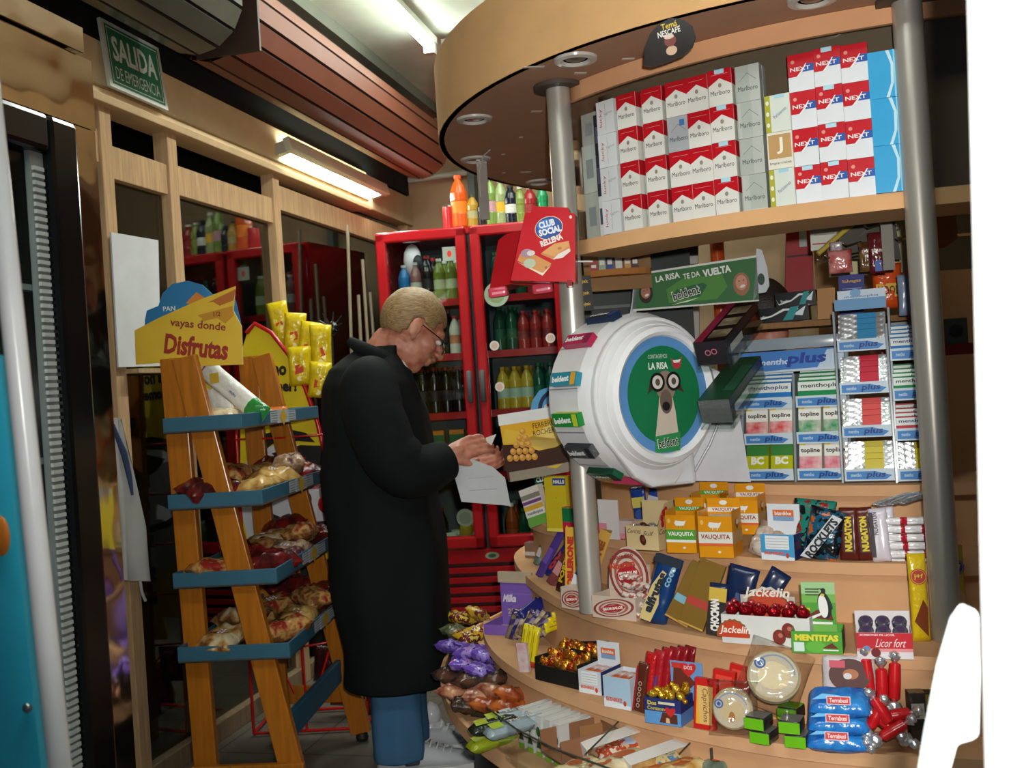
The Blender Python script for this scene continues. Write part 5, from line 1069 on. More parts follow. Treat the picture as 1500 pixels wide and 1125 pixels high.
def face(px, py, r, hair, skin_, k):
    u, v = pl.uv(px, py); m.disc(u, v-.004, r*1.25, r*1.75, hair, k); m.disc(u, v, r*.85, r*1.15, skin_, k+1); m.disc(u+.003, v-r*.55, r*.4, r*.22, '#e8dcd2', k+2, rot=20); m.disc(u-r*.3, v+r*.25, r*.12, r*.08, '#3a2418', k+2); m.disc(u+r*.35, v+r*.35, r*.12, r*.08, '#3a2418', k+2)
face(1086, 414, .019, '#9a6a4a', '#c98f74', 2); face(946, 428, .017, '#2a1a14', '#a8705a', 2)
bn = solo('banner', 'green banner with two laughing faces above the white gum wheel', 'sign', m, pl.o, pl.rot)
m = MB(); slab(m, pl.pts([(922, 462), (926, 440), (929, 402), (929, 392), (936, 396), (940, 404), (934, 430), (932, 458)][::-1]), .004, '#c4c9cf'); m.build('side_wing', bn)
m = MB(); slab(m, pl.pts([(1103, 442), (1106, 410), (1108, 364), (1116, 366), (1124, 392), (1127, 418), (1122, 428), (1110, 430)][::-1]), .004, '#c4c9cf'); u, v = pl.uv(1115, 409); m.on(FRONT).disc(u, v, .010, .017, '#28463a', 1); m.build('side_wing', bn)
for px in (950, 1095):
    m = MB(); a = pl.uv(px, 450); zlo = ZA-pl.o.z; m.box(a[0]-.004, a[0]+.004, .002, .008, zlo, a[1], 'clear'); m.build('support', bn)
# long boxes under the banner (resting on the gum tray backs)
def longbox(lab, px, py, D, w, d, h, yaw, c, deco, tilt=0, roll=0, nm='gum_box'):
    m = MB(); m.cbox(w, d, h, c); deco(m, w, d, h)
    return solo(nm, lab, 'box', m, atD(px, py, D), (rd(tilt), rd(roll), rd(yaw)))
def topl(m, w, d, h):
    m.on(FRONT, d/2); m.pol([(-w*.48, h*.62), (-w*.42, h*.3), (-w*.1, h*.5), (w*.1, h*.85), (w*.34, h*.8), (w*.34, h*.7), (w*.12, h*.72), (-w*.1, h*.4), (-w*.42, h*.22)], '#dfe4e2', 1); m.pol([(w*.08, h*.1), (w*.22, h*.9), (w*.36, h*.95), (w*.24, h*.1)], '#138a8c', 2); m.pol([(w*.24, h*.4), (w*.46, h*.9), (w*.4, h*.3)], '#cfe3e6', 2); m.txt('Topline', -w*.25, h*.42, w*.26, h*.2, '#e4e8e6', 3)
longbox('black and teal gum box, lower of two stacked behind the grey rack', 1142, 473, 2.88, .17, .05, .043, -10, '#0e1314:g', topl, roll=-2); longbox('black and teal gum box, upper of two stacked behind the grey rack', 1168, 450, 2.9, .11, .05, .043, -10, '#0e1314:g', topl, roll=-2)
# clear acrylic trays with boxes pointing to the right
def acr(lab, pts_f, D, c_front, c_side, ln, top=None, lab2=''):
    (x0, y0), (x1, y1) = pts_f; a = atD(x0, y0, D); b = atD(x1, y1, D); w = (b-a).length; s = D/F
    hh = 46*s; yaw = math.atan2(b.y-a.y, b.x-a.x)
    o = thing('acrylic_tray', lab, 'tray', tuple((a+b)/2), (rd(23), 0, rd(-20))); m = MB()
    m.box(-w/2-.003, w/2+.003, -.012, -.010, -.012, hh*.55, 'clear'); m.box(-w/2-.003, w/2+.003, -.012, ln, -.012, -.010, 'clear')
    for q in (-1, 1): m.box(min(q*(w/2+.001), q*(w/2+.003)), max(q*(w/2+.001), q*(w/2+.003)), -.01, ln, -.010, hh*.5, 'clear')
    m.build('tray', o); m = MB(); m.tube([(0, ln*.8, -.012), (.0, ln*.8+.02, -.06)], .004, 'clear', 6); m.build('stem', o)
    m = MB(); m.box(-w/2, w/2, 0, ln, 0, hh*.8, c_side); m.on(FRONT, 0)
    if top == 'inf':
        m.box(-w/2, w/2, -.0005, .0, 0, hh*.8, '#2a262c:g'); m.on(FRONT, .0006); m.ring(-.008, hh*.42, .005, .0075, '#c66a86', 2); m.ring(.008, hh*.45, .005, .0075, '#c66a86', 2)
        m.on(TOPF, hh*.8); m.rec(-w/2, -w*.22, 0, ln, '#8a2440:g')
        for k in range(3): m.pol([(-w*.15, ln*(.08+.3*k)), (w*.45, ln*(.1+.3*k)), (w*.45, ln*(.3+.3*k)), (-w*.15, ln*(.28+.3*k))], '#5a4c3a:#8d8068:g', 1)
        m.on(SIDER, w/2).rec(ln*.1, ln*.45, hh*.25, hh*.5, '#c9c9c4')
    else:
        m.box(-w/2, w/2, -.0005, .0, 0, hh*.8, '#9aa0a0:f'); m.on(TOPF, hh*.8).rec(-w/2, w/2, 0, ln, '#17452e:g'); m.rec(w*.1, w*.45, ln*.2, ln*.8, '#2a5a40:g', 2)
        m.on(SIDER, w/2).rec(ln*.1, ln*.5, hh*.2, hh*.45, '#b9bcb6')
    ob = solo('gum_box', lab2, 'box', m); ob.matrix_world = Matrix.Translation((a+b)/2) @ Euler((rd(23), 0, rd(-20))).to_matrix().to_4x4()
    return o
acr('upper clear acrylic tray right of the white wheel', ((1022, 531), (1070, 537)), 2.42, 0, '#141114:g', .25, 'inf', 'black gum box with pink loop in the upper clear tray')
acr('lower clear acrylic tray right of the white wheel', ((1028, 618), (1076, 620)), 2.42, 0, '#101512:g', .25, None, 'silver fronted dark green gum box in the lower clear tray')
# mentos box
it = Item(1062, 706, ZA, -18); w_, h_ = .128, .045; m = MB(); tray_box(m, w_, .1, h_, .05, '#4aa3cf:g', '#2a3f8a'); m.on(FRONT, .05).rec(-w_/2, w_/2, h_*.7, h_, '#8ac4dc', 1); m.txt('mentos', -.004, h_*.42, .1, .024, '#2a2f86', 2, bold=.05); m.on(SIDER, w_/2).txt('mentos', 0, .02, .07, .02, '#2a2f86', 2, bold=.04)
solo('candy_box', 'light blue open candy roll box between the wheel and grey rack', 'box', m, it.loc(0, .055), (0, 0, it.rz))
for r in range(4):
    for c in range(2):
        m = MB(); col = ['#3aa6c9:g', '#e0683a:g', '#4ab0b8:g', '#c9404a:g'][r]; m.rbox(.044, .018, .016, .006, col); m.on(FRONT, .009).txt('mentos', 0, .009, .036, .009, '#23308c', 2, bold=.04); m.on(TOPF, .016).rec(-.02, .02, -.007, .007, ['#8fd0e0', '#f0b070', '#9adcd8', '#d98088'][r])
        solo('candy_roll', '%s candy roll, %s row from front, %s side of the blue box' % (['pale blue', 'orange', 'teal', 'red'][r], ORD[r], ['left', 'right'][c]), 'candy', m, it.loc(-.03+c*.06, .03+r*.024, .03+r*.0185), (0, 0, it.rz), 'candy rolls in the blue box').scale = (1.32, 1.2, 1.15)
# gum racks
SILV = '#8d979c:g'
def stick(kind):
    m = MB()
    if kind.startswith('bag'):
        c = {'bag_g': '#1f8a4e', 'bag_b': '#2f7ac0', 'bag_r': '#c03a4a'}[kind]; m.box(-.03, .03, -.004, .004, 0, .028, c+':g'); m.on(FRONT, .004).rec(-.03, .03, .014, .026, '#dfe6e0'); m.txt('menthoplus', 0, .020, .052, .007, '#24402c' if kind == 'bag_g' else '#24307a', 2)
        m.on(TOPF, .028).rec(-.03, .03, -.003, .003, '#cfe0d8')
    elif kind.startswith('top'):
        c = {'top_r': '#d8434a', 'top_g': '#2c9a5e', 'top_p': '#dc6a80'}[kind]; m.box(-.0135, .0135, -.005, .005, 0, .042, '#dcdcd0:g'); m.on(FRONT, .005).rec(-.0135, .0135, .0, .022, c+':#e8d8d0:gk'); m.rec(-.0135, -.006, .036, .042, '#d8c23a', 2); m.rec(-.0135, .0135, .023, .036, '#e9e9e0', 2); m.txt('topline', 0, .029, .023, .007, '#3a2a2a', 3, bold=.03)
    elif kind == 'bc': m.box(-.0135, .0135, -.006, .006, 0, .036, '#b8b81c:g'); m.on(FRONT, .006).rec(-.0135, .0135, .024, .036, '#2a7a2c'); m.txt('BC', 0, .018, .016, .010, '#e8ecd8', 3, bold=.06); m.rec(-.009, .009, .002, .006, '#c9501e', 2)
    else:
        c = {'st_b': '#3a8ab8', 'st_r': '#c4283e', 'st_p': '#d8504e', 'st_y': '#c8b81e'}[kind]; m.box(-.03, .03, -.006, .006, 0, .014, '#c9cdcc:f'); m.on(FRONT, .006).rec(-.006, .018, 0, .014, c+':g'); m.on(TOPF, .014).rec(-.006, .018, -.006, .006, c+':g')
    return m.mesh('gum_pack')
ST = {}
KNM = {'bag_g': 'green and white menthol pack', 'bag_b': 'blue and white menthol pack', 'bag_r': 'red and white menthol pack', 'top_r': 'white gum pack with red squares', 'top_g': 'white gum pack with green squares', 'top_p': 'white gum pack with pink squares', 'bc': 'yellow green gum pack', 'st_b': 'silver gum stick with blue band', 'st_r': 'silver gum stick with crimson band', 'st_p': 'silver gum stick with coral band', 'st_y': 'silver gum stick with yellow band'}
def label_front(m, w, h, txt='plus'):
    m.rec(-w/2, w/2, 0, h, '#c3d2dc', 1); m.pol([(-w*.46, h*.15), (w*.3, h*.1), (w*.42, h*.45), (w*.1, h*.8), (-w*.46, h*.8)], '#3f80c0', 2); m.txt('mentho', -w*.27, h*.5, w*.2, h*.3, '#bcd3e4', 3); m.txt(txt, w*.12, h*.48, w*.36, h*.62, '#1e3c82', 4, shear=.25, bold=.03)
def rack(nm, lab, px0, px1, py, ytop, cols, rows, yaw, fill, header=None, zoff=0):
    a = atz(px0, py, ZA); b = atz(px1, py, ZA); D = depth((a+b)/2); s = D/F; W = (px1-px0)*s/math.cos(rd(yaw)-YAW+YAW*0); Hh = (py-ytop)*s; c0 = (a+b)/2
    o = thing('gum_rack', lab, 'rack', (c0.x, c0.y, ZA+.0006), (0, 0, rd(yaw))); M_ = Matrix.Translation((c0.x, c0.y, ZA+.0006)) @ Matrix.Rotation(rd(yaw), 4, 'Z')
    cw = W/cols; rh = Hh/rows; dep = .05
    def fy(z): return -.0+.045*(z/Hh)      # the tiers step back as they rise
    m = MB()
    for c in range(cols+1):
        x = -W/2+c*cw; q = [(x-.003, fy(0)-.006, 0), (x-.003, fy(Hh)-.006, Hh), (x-.003, fy(Hh)+dep, Hh), (x-.003, dep+.02, 0)]
        m.add(q+[(x_+.006, y_, z_) for x_, y_, z_ in q], [(0, 1, 2, 3), (7, 6, 5, 4), (0, 4, 5, 1), (1, 5, 6, 2), (2, 6, 7, 3), (3, 7, 4, 0)], SILV)
    m.build('upright', o, bevel=.001)
    for r in range(rows):
        for c in range(cols):
            if fill[r][c] is None: continue
            x = -W/2+(c+.5)*cw; z = r*rh+.004; y = fy(z); ww = cw-.01; lh = .030
            m = MB(); m.box(x-ww/2, x+ww/2, y, y+dep, z, z+.002, SILV); m.box(x-ww/2, x+ww/2, y-.002, y, z, z+lh, '#aab4ba:g'); m.X = Matrix.Identity(4)
            m.on(FRONT @ T(x, z, -y+.002)); label_front(m, ww, lh); m.build('tier', o)
            k = fill[r][c]
            if k not in ST: ST[k] = stick(k)
            per = 2 if k.startswith(('top', 'bc')) else 1
            for e in range(per):
                for q in range(4):
                    g = bpy.data.objects.new('gum_pack', ST[k]); COL.objects.link(g); dx = 0 if per == 1 else (-.5+e)*ww*.5
                    zz = .012+q*.008; yy = .010+q*.0105
                    if k.startswith('bag'): zz = .014+q*.010
                    if k.startswith('st'): zz = .026+q*.014
                    g.location = M_ @ Vector((x+dx, y+yy, z+zz)); g.rotation_euler = (rd(-12), 0, rd(yaw)+random.uniform(-.03, .03))
                    g.scale = (ww/.064,)*3 if per == 1 else (ww/.060,)*3
                    g.scale.y = 1
                    tag(g, '%s, %s%s, %s tier from bottom, %s' % (KNM[k], ['front', 'second', 'third', 'rear'][q], '' if per == 1 else (' left' if not e else ' right'), ORD[r], nm[c]), 'gum', 'gum packs in the racks')
    return o, M_, W, Hh
g1, M1, W1, H1 = rack(['grey rack left', 'grey rack right'], 'grey two column gum rack with blue sign, right of the wheel', 1100, 1236, 706, 548, 2, 3, -16, [['bc', 'top_p'], ['top_r', 'top_g'], ['bag_b', 'bag_g']])
m = MB(); m.rbox(W1*1.02, .06, .03, .02, '#8f9da6:g', T(0, .05, H1+.065)); m.build('hood', g1, bevel=.004)
m = MB(); m.box(-W1/2, W1/2, .038, .042, H1+.006, H1+.062, '#3f7cc4'); m.on(FRONT, -.038).pol([(W1*.22, H1+.008), (W1*.5, H1+.008), (W1*.5, H1+.06), (W1*.33, H1+.058)], '#bcd0e0'); m.pol([(-W1*.5, H1+.006), (W1*.5, H1+.006), (W1*.5, H1+.014), (-W1*.1, H1+.012)], '#c3d2e0', 2)
m.txt('mentho', -W1*.17, H1+.034, W1*.3, .016, '#c9dced', 3, bold=.03, shear=.2); m.txt('plus', W1*.14, H1+.036, W1*.36, .036, '#1f3f94', 4, bold=.04, shear=.25); m.build('sign_panel', g1)
m = MB(); m.tube([(-W1/2, .03, H1), (-W1/2, .04, H1+.07)], .004, SILV, 8); m.tube([(W1/2, .03, H1), (W1/2, .04, H1+.07)], .006, SILV, 8); m.build('upright', g1)
g2, M2, W2, H2 = rack(['silver rack'], 'silver single column gum rack in the middle of the counter', 1240, 1312, 707, 452, 1, 4, -8, [['st_y'], ['st_p'], ['st_r'], ['st_b']])
m = MB(); m.box(-W2/2+.004, W2/2-.004, .036, .04, H2, H2+.028, '#5f93bd'); m.box(-W2/2+.012, W2/2-.004, .045, .048, H2+.01, H2+.05, '#c3d3de'); m.on(FRONT, -.045).disc(-.01, H2+.043, .013, .01, '#6fa0cc'); m.txt('menthoplus', .004, H2+.033, W2*.62, .008, '#5a7ea6', 2); m.build('header_card', g2)
g3, M3, W3, H3 = rack(['right rack'], 'silver single column gum rack half behind the right pole', 1318, 1382, 707, 470, 1, 4, -4, [['st_y'], ['bag_r'], ['bag_g'], ['bag_b']])
# box with chocolate pyramid picture and the throat lozenge boxes under it
pl = Plane(-12, 790, 695, D=2.85); m = MB(); P_ = pl.pts([(748, 706), (838, 690), (832, 632), (812, 596), (730, 608), (735, 640)][::1]); slab(m, P_, .05, '#d9a428')
m.on(FRONT); m.pol(pl.pts([(731, 624), (809, 612), (807, 596), (729, 608)]), '#dcdcd8', 1); m.pol(pl.pts([(735, 652), (760, 651), (790, 660), (812, 655), (834, 645), (838, 690), (745, 706)][::-1]), '#3c2219', 1)
m.pol(pl.pts([(746, 692), (837, 676), (838, 690), (748, 706)][::-1]), '#8d8272', 2); m.pol(pl.pts([(800, 684), (825, 679), (815, 686)][::-1]), '#cfae30', 3)
m.pol(pl.pts([(740, 628), (790, 640), (832, 644), (815, 655), (790, 660), (760, 651), (736, 648)][::-1]), '#d9b13e', 1); m.pol(pl.pts([(765, 648), (818, 612), (832, 632), (832, 646), (800, 658)][::-1]), '#dcc06a', 1)
T_(m, pl, 'FERRERO', 797, 621, 8, '#4a3018', 34, rot=8, k=4, bold=0); T_(m, pl, 'ROCHER', 797, 632, 8, '#4a3018', 32, rot=8, k=4, bold=0)
for r, n in enumerate((1, 2, 3, 4, 5)):
    for k in range(n):
        u, v = pl.uv(766+(k-(n-1)/2)*9, 632+r*9.5-(k-(n-1)/2)*.6); m.disc(u, v, .0095, .0095, '#c48a3a', 4+r); m.disc(u-.002, v+.003, .005, .005, '#dba858', 5+r)
solo('chocolate_box', 'upright gold and brown chocolate box picturing a pyramid of pralines', 'box', m, pl.o, pl.rot)
def bx(name, lab, px, py, z, w, d, h, c, deco=None, rz=None, dz=0, dy=0, ry=0, rx=0, cat='box', D=None):
    it = Item(px, py, z, rz); m = MB(); m.cbox(w, d, h, c)
    if deco: m.on(FRONT, d/2); deco(m, w, d, h)
    return solo(name, lab, cat, m, it.loc(0, d/2+dy, dz+.0006), (rd(rx), rd(ry), it.rz))
bx('lozenge_box', 'tall yellow lozenge box left of the steel pole', 817, 779, ZB, .075, .03, .165, '#d8c32a:g', lambda m, w, d, h: (m.rec(-w*.1, w/2, h*.84, h*.97, '#2d4a94'), m.txt('HALLS', w*.2, h*.905, w*.52, h*.07, '#eef0e8', 2, bold=.05), m.rec(-w/2, w/2, 0, h*.06, '#e8dc5a', 2), m.rec(w*.02, w*.04, h*.6, h*.62, '#5a5a3a', 2)), rz=-22)
m = MB(); it = Item(786, 776, ZB, -22); m.cbox(.075, .028, .12, '#e3e0d8:g'); m.on(FRONT, .014).rec(-.037, .037, 0, .03, '#6fae4a'); m.rec(-.037, .037, .03, .05, '#e6e8dc', 2); m.txt('menthoplus', 0, .04, .06, .012, '#2c3a6a', 3); m.rec(-.037, .037, .05, .065, '#e0b03a'); m.rec(-.037, .037, .07, .08, '#7a4a8a'); m.rec(-.037, .037, .085, .1, '#8a8a7a')
solo('menthol_box', 'leaning white, green and yellow menthol box left of the yellow box', 'box', m, it.loc(-.01, .045, .01), (0, rd(-17), it.rz))
m = MB(); it = Item(788, 770, ZB, -22); m.cbox(.06, .02, .155, '#12523a:g'); m.on(FRONT, .01).txt('CLIX', 0, .14, .045, .016, '#e0e8e0', 2, bold=.05); m.rec(-.02, .02, .115, .12, '#b8c0a0')
solo('menthol_box', 'dark green box standing behind the leaning menthol box', 'box', m, it.loc(0, .09), (0, rd(-12), it.rz))
for i, px in enumerate((824, 836, 848, 866)):
    it = Item(px, 784+i*1.0, ZB, -24); m = MB(); m.box(-.0125, .0125, -.012, .012, 0, .035, '#c2244a:g'); m.box(-.0125, .0125, -.012, .012, .035, .075, '#1c7a48:g'); m.box(-.0125, .0125, -.012, .012, .075, .078, '#a87a4a'); m.on(FRONT, .012).pol([(-.006, .01), (.0, .026), (.008, .02), (.002, .008)], '#d8a04a'); m.disc(.006, .006, .002, .002, '#e9d9da', 2)
    solo('candy_pack', 'green and crimson candy pack by the left pole, %s in the row' % ORD[i], 'candy', m, it.loc(0, .035), (0, 0, it.rz), 'green and crimson packs')
# ------------------------------ shelf B
PNK = '#d98a98'
bx('pink_card', 'white and pink opened carton standing right of the left pole', 893, 790, ZB, .07, .004, .11, '#d8d4d2', lambda m, w, d, h: m.rec(-w/2, -w*.1, 0, h*.4, PNK), rz=-30)
bx('pink_carton', 'low pink and white carton behind the cream carton', 905, 792, ZB, .10, .04, .05, '#c9b8b0', lambda m, w, d, h: (m.rec(-w/2, w/2, 0, h*.3, PNK), m.rec(w*.3, w/2, h*.3, h, PNK)), rz=-28, dy=.03)
for i, (px, py, col, c2, ry) in enumerate(((925, 778, '#1d3f8a:gc', '#c9c05a', -6), (938, 775, '#27489a:gc', '#c9ccd2', 14), (950, 776, '#22408c:gc', '#8a1c2c', 40), (958, 780, '#8a1c28:gc', '#3a1014', 55))):
    it = Item(px, py+6, ZB, -22)
    bar('chocolate_bar', '%s wrapped bar standing behind the cream carton, %s from left' % (['blue and yellow', 'blue and silver', 'blue and red', 'dark red'][i], ORD[i]), 'chocolate', it.loc(0, .07, .02), .05, .11, .014, col, (0, rd(ry), it.rz), lambda m: (m.rec(-.02, .02, .05, .08, c2, 1), m.disc(0, .03, .015, .015, '#33509c', 2)), 'blue bars behind the cream carton')
it = Item(942, 806, ZB, -24); w_, h_ = .095, .062; m = MB(); tray_box(m, w_, .09, h_, h_, '#d6c08e', hs=h_)
m.add([(w_/2, -.045, h_), (w_/2, .045, h_), (w_/2, .045, h_+.06), (w_/2, .0, h_+.055), (w_/2, -.03, h_+.025)], [(0, 1, 2, 3, 4)], '#d6c08e')
m.box(-w_/2, w_/2, .043, .045, h_, h_+.055, '#d6c08e'); m.on(FRONT, .045); m.txt('Cerices', -w_*.24, h_*.78, w_*.42, h_*.2, '#4a3a2a', 2, shear=.3, bold=0); m.txt('Sulf', w_*.2, h_*.7, w_*.3, h_*.18, '#4a3a2a', 2, shear=.3, bold=0); m.disc(.002, h_*.42, .009, .014, '#4a2014', 2, rot=15); m.disc(.004, h_*.45, .004, .006, '#7a3a24', 3)
m.on(SIDER, w_/2); m.txt('Cerices', -.005, h_*.75, .07, h_*.22, '#4a3a2a', 2, shear=.3, bold=0)
for u, v in ((-.02, h_*1.05), (-.022, h_*1.3), (-.012, h_*1.5), (.0, h_*1.6)): m.disc(u, v, .009, .009, '#c9282c', 2)
cb = solo('cream_carton', 'cream open carton with an almond and red dots left of the orange cartons', 'carton', m, it.loc(0, .045), (0, 0, it.rz))
for k in range(6):
    m = MB(); m.ell((0, 0, .009), (.014, .011, .009), '#4a2a1c:g' if k % 2 else '#c9c9cc:f', 10); solo('wrapped_chocolate', '%s sweet in the cream carton, %s of the heap' % ('brown' if k % 2 else 'silver wrapped', ORD[k]), 'chocolate', m, it.loc(-.03+k % 3*.028, .025+k//3*.03, .046), (0, 0, k), 'sweets in the cream carton')
def vauq(lab, px, py, dy, dz, grn, rz=-16, w=.078, h=.095, fill=True):
    it = Item(px, py, ZB, rz); m = MB(); d = .075; OR = '#dd9418:g'; tray_box(m, w, d, h, h+.035, OR, '#7a5a3a', hs=h+.012)
    bc = '#4f9a2e' if grn else '#dcdcd2'
    m.on(FRONT, d/2); m.rec(-w/2, w/2, h*.33, h*.62, bc); m.txt('VAUQUITA', 0, h*.5, w*.86, h*.13, '#eef0e6' if grn else '#9a3a2a', 2, bold=.03); m.rec(-w/2, w/2, h*.28, h*.35, '#e2e4dc' if grn else '#d8622a', 2)
    m.pol([(-w*.2, h*.78), (-w*.14, h*.72), (w*.12, h*.72), (w*.16, h*.78), (w*.2, h*.86), (w*.12, h*.84), (-w*.16, h*.86)], '#e6e6dc', 2); m.box(-w*.08, -w*.05, -d/2-.0006, -d/2-.0003, h*.66, h*.72, bc); m.box(w*.05, w*.08, -d/2-.0006, -d/2-.0003, h*.66, h*.72, bc); m.disc(-w*.38, h*.85, .004, .006, '#e6b860', 2)
    m.disc(w*.1, h*.14, .004, .003, '#e8d8c0', 2)
    m.on(SIDER, w/2).rec(-d/2, d/2, h*.33, h*.62, '#c2a06a'); m.disc(0, h*.78, .01, .012, '#7a4a2a', 2); m.disc(0, h*.82, .008, .007, '#e0e0d8', 3)
    m.on(FRONT, -(d/2-.0016)); m.rec(-w*.48, w*.48, h+.001, h+.012, bc, 1); m.txt('VAUQUITA', 0, h+.0065, w*.7, .009, '#eef0e6' if grn else '#9a3a2a', 2); m.disc(0, h+.024, .010, .006, '#e6e6dc', 2)
    return solo('caramel_carton', lab, 'carton', m, it.loc(0, d/2+dy, dz), (0, 0, it.rz))
vauq('orange carton with green band, in front at left of the pair', 999, 810, 0, 0, True); vauq('orange carton with white band, in front at right of the pair', 1050, 817, 0, 0, False, w=.085, h=.1)
vauq('orange carton with green band standing behind the front left one', 1020, 806, .09, .035, True, h=.085); vauq('orange carton with white band standing behind the front right one', 1076, 812, .085, .035, False, h=.085)
bx('carton_riser', 'plain brown box raising the rear orange cartons', 1046, 808, ZB, .15, .07, .034, '#8a6238', dy=.085, rz=-16)
for k in range(5):
    it = Item(1050, 817, ZB, -16); bar('caramel_bar', 'silver wrapped caramel lying in the front right orange carton, %s' % ORD[k], 'candy', it.loc(-.028+k*.014, .03, .07), .02, .05, .01, '#8a6a4a:#d8d4cc:gc', (rd(-60), 0, it.rz), None, 'caramels in the carton')
it = Item(1103, 820, ZB); m = MB(); m.pillow(.07, .085, .05, '#b7a596:#8a6a55:gc', .2, 10, 10, .6, seed=9); m.ell((0, -.01, .02), (.03, .02, .02), '#c9bdb0:gc', 8); solo('crumpled_wrapper', 'crumpled clear bag of sweets between orange and blue cartons', 'candy bag', m, it.loc(-.0, .04), (rd(-20), rd(20), it.rz))
def bizn(lab, px, py, z, w, h, d, hb, side='#23306a', front='#3f9acb', rz=None, dy=0, panel=True, hdr=.028):
    it = Item(px, py, z, rz); m = MB(); tray_box(m, w, d, h, hb, '#d3d8dd', '#b9bcc0'); m.on(FRONT, d/2)
    m.rec(-w/2, w/2, 0, h, front); m.pol([(-w/2, 0), (w/2, 0), (w/2, h*.12), (0, h*.2), (-w/2, h*.28)], '#dfe6ea', 2)
    if panel:
        m.rec(-w*.36, w*.36, h*.42, h*.95, '#e2e6e8', 2)
        for k in range(4): m.rec(-w*.33, w*.33, h*(.5+.11*k), h*(.515+.11*k), '#8a9098', 3)
    m.txt('BIZNIKKE', -w*.1, h*.28, w*.6, h*.13, '#d8551c', 4, bold=.04); m.disc(w*.3, h*.2, .004, .006, '#c2452c', 4)
    m.on(SIDER, w/2).rec(-d/2, d/2, 0, h, side); m.rec(-d*.3, d*.3, h*.4, h*.7, '#5a3a5a', 2)
    m.on(FRONT, -(d/2-.0016)); hh = hb-hdr; u0 = w*.32
    if hdr < .2: m.rec(-u0, u0, hh-.012, hh+.014, '#7a9ac0', 2)
    if hdr < .2: m.pol([(-u0, hh), (u0, hh-.002), (u0, hh+.014), (-u0, hh+.014)], '#d8642a', 3); m.txt('biznikke', 0, hh+.006, u0*1.6, .009, '#e6e4da', 4, bold=.03)
    o = solo('snack_carton', lab, 'carton', m, it.loc(0, d/2+dy), (0, 0, it.rz))
    for k in range(3):
        b = MB(); b.pillow(w*.28, d*.85, .012, '#d0cfd0:#c2552a:gc', .06, 8, 10, X=RX(90) @ T(0, 0, -d*.42)); solo('snack_bar', 'small bar inside the %s, %s from left' % (lab.split(' carton')[0]+' carton', ORD[k]), 'snack bar', b, it.loc(-w*.3+k*w*.3, d/2+dy, h-.01), (0, 0, it.rz), 'bars in snack cartons')
    return o
bizn('blue and white snack carton with raised back on the second shelf', 1140, 821, ZB, .08, .06, .05, .125)
# rocklets bags, nougat bars, silver bars, red and white stack
it = Item(1182, 822, ZB); bar('candy_bag', 'dark multicoloured candy bag behind the tilted one', 'candy bag', it.loc(0, .045), .1, .135, .03, '#14171c:#1f7a6a:#8a2a20:gck', (rd(-6), rd(5), it.rz), None, 'dark candy bags'); it = Item(1203, 823, ZB)
bar('candy_bag', 'dark candy bag lettered diagonally in white beside the blue carton', 'candy bag', it.loc(-.01, .02), .085, .12, .03, '#101216:#16506a:#c05a1c:gck', (rd(-6), rd(14), it.rz), lambda m: (m.pol([(-.04, .0), (-.015, .0), (.035, .105), (.012, .11)], '#c9cbd0', 1), m.txt('ROCKLETS', -.001, .052, .105, .02, '#1c1c22', 3, rot=66, bold=.05)), 'dark candy bags')
for i, (px, t) in enumerate(((1243, 0), (1270, 4))):
    it = Item(px, 824, ZB); bar('nougat_bar', 'brown chocolate bar with yellow letters, %s of two' % ['left', 'right'][i], 'chocolate', it.loc(0, .02), .042, .12, .016, '#5a2018:g', (rd(-8), rd(-t), it.rz), lambda m: (m.rec(-.012, .012, .018, .1, '#3c120e', 1), m.txt('NUGATON', 0, .06, .078, .016, '#d8bc22', 3, rot=90, bold=.06)), 'brown bars', cm='#cfcfd2:f')
for i, (px, ry) in enumerate(((1292, -3), (1306, -6))):
    it = Item(px, 825, ZB); bar('foil_bar', 'silver wrapped bar with dark edge right of the brown bars, %s' % ['front', 'behind'][i], 'chocolate', it.loc(0, .016+i*.025), .04, .118, .018, '#d2cad4:g', (rd(-8), rd(ry), it.rz), lambda m: (m.rec(-.018, -.01, .01, .11, '#2a2428', 1), m.txt('NUGATON', -.006, .085, .05, .01, '#3a3438', 3, rot=90)), 'silver bars')
for k in range(3):
    it = Item(1285+k*18, 824, ZB); bar('foil_bar', 'silver bar lying flat on top of the upright bars, %s from left' % ORD[k], 'chocolate', it.loc(0, .045, .122+k*.002), .035, .1, .012, '#c3c3c6:f', (rd(-80), 0, it.rz-.9), None, 'silver bars')
for r in range(6):
    for c in range(2):
        it = Item(1312+c*32, 826, ZB); bar('wafer_bar', 'white bar with red ends, %s layer from bottom, %s side of the stack' % (ORD[r], ['left', 'right'][c]), 'snack bar', it.loc(random.uniform(-.004, .004), .04, .004+r*.0185), .018, .06, .015, '#d8d6d8:gc', (rd(0), rd(90), it.rz), None, 'red and white wafer bars', bands=[(0, .22, '#a81c2c:g'), (.78, 1, '#a81c2c:g')], X=T(0, 0, -.03) @ T(.008, 0, 0))
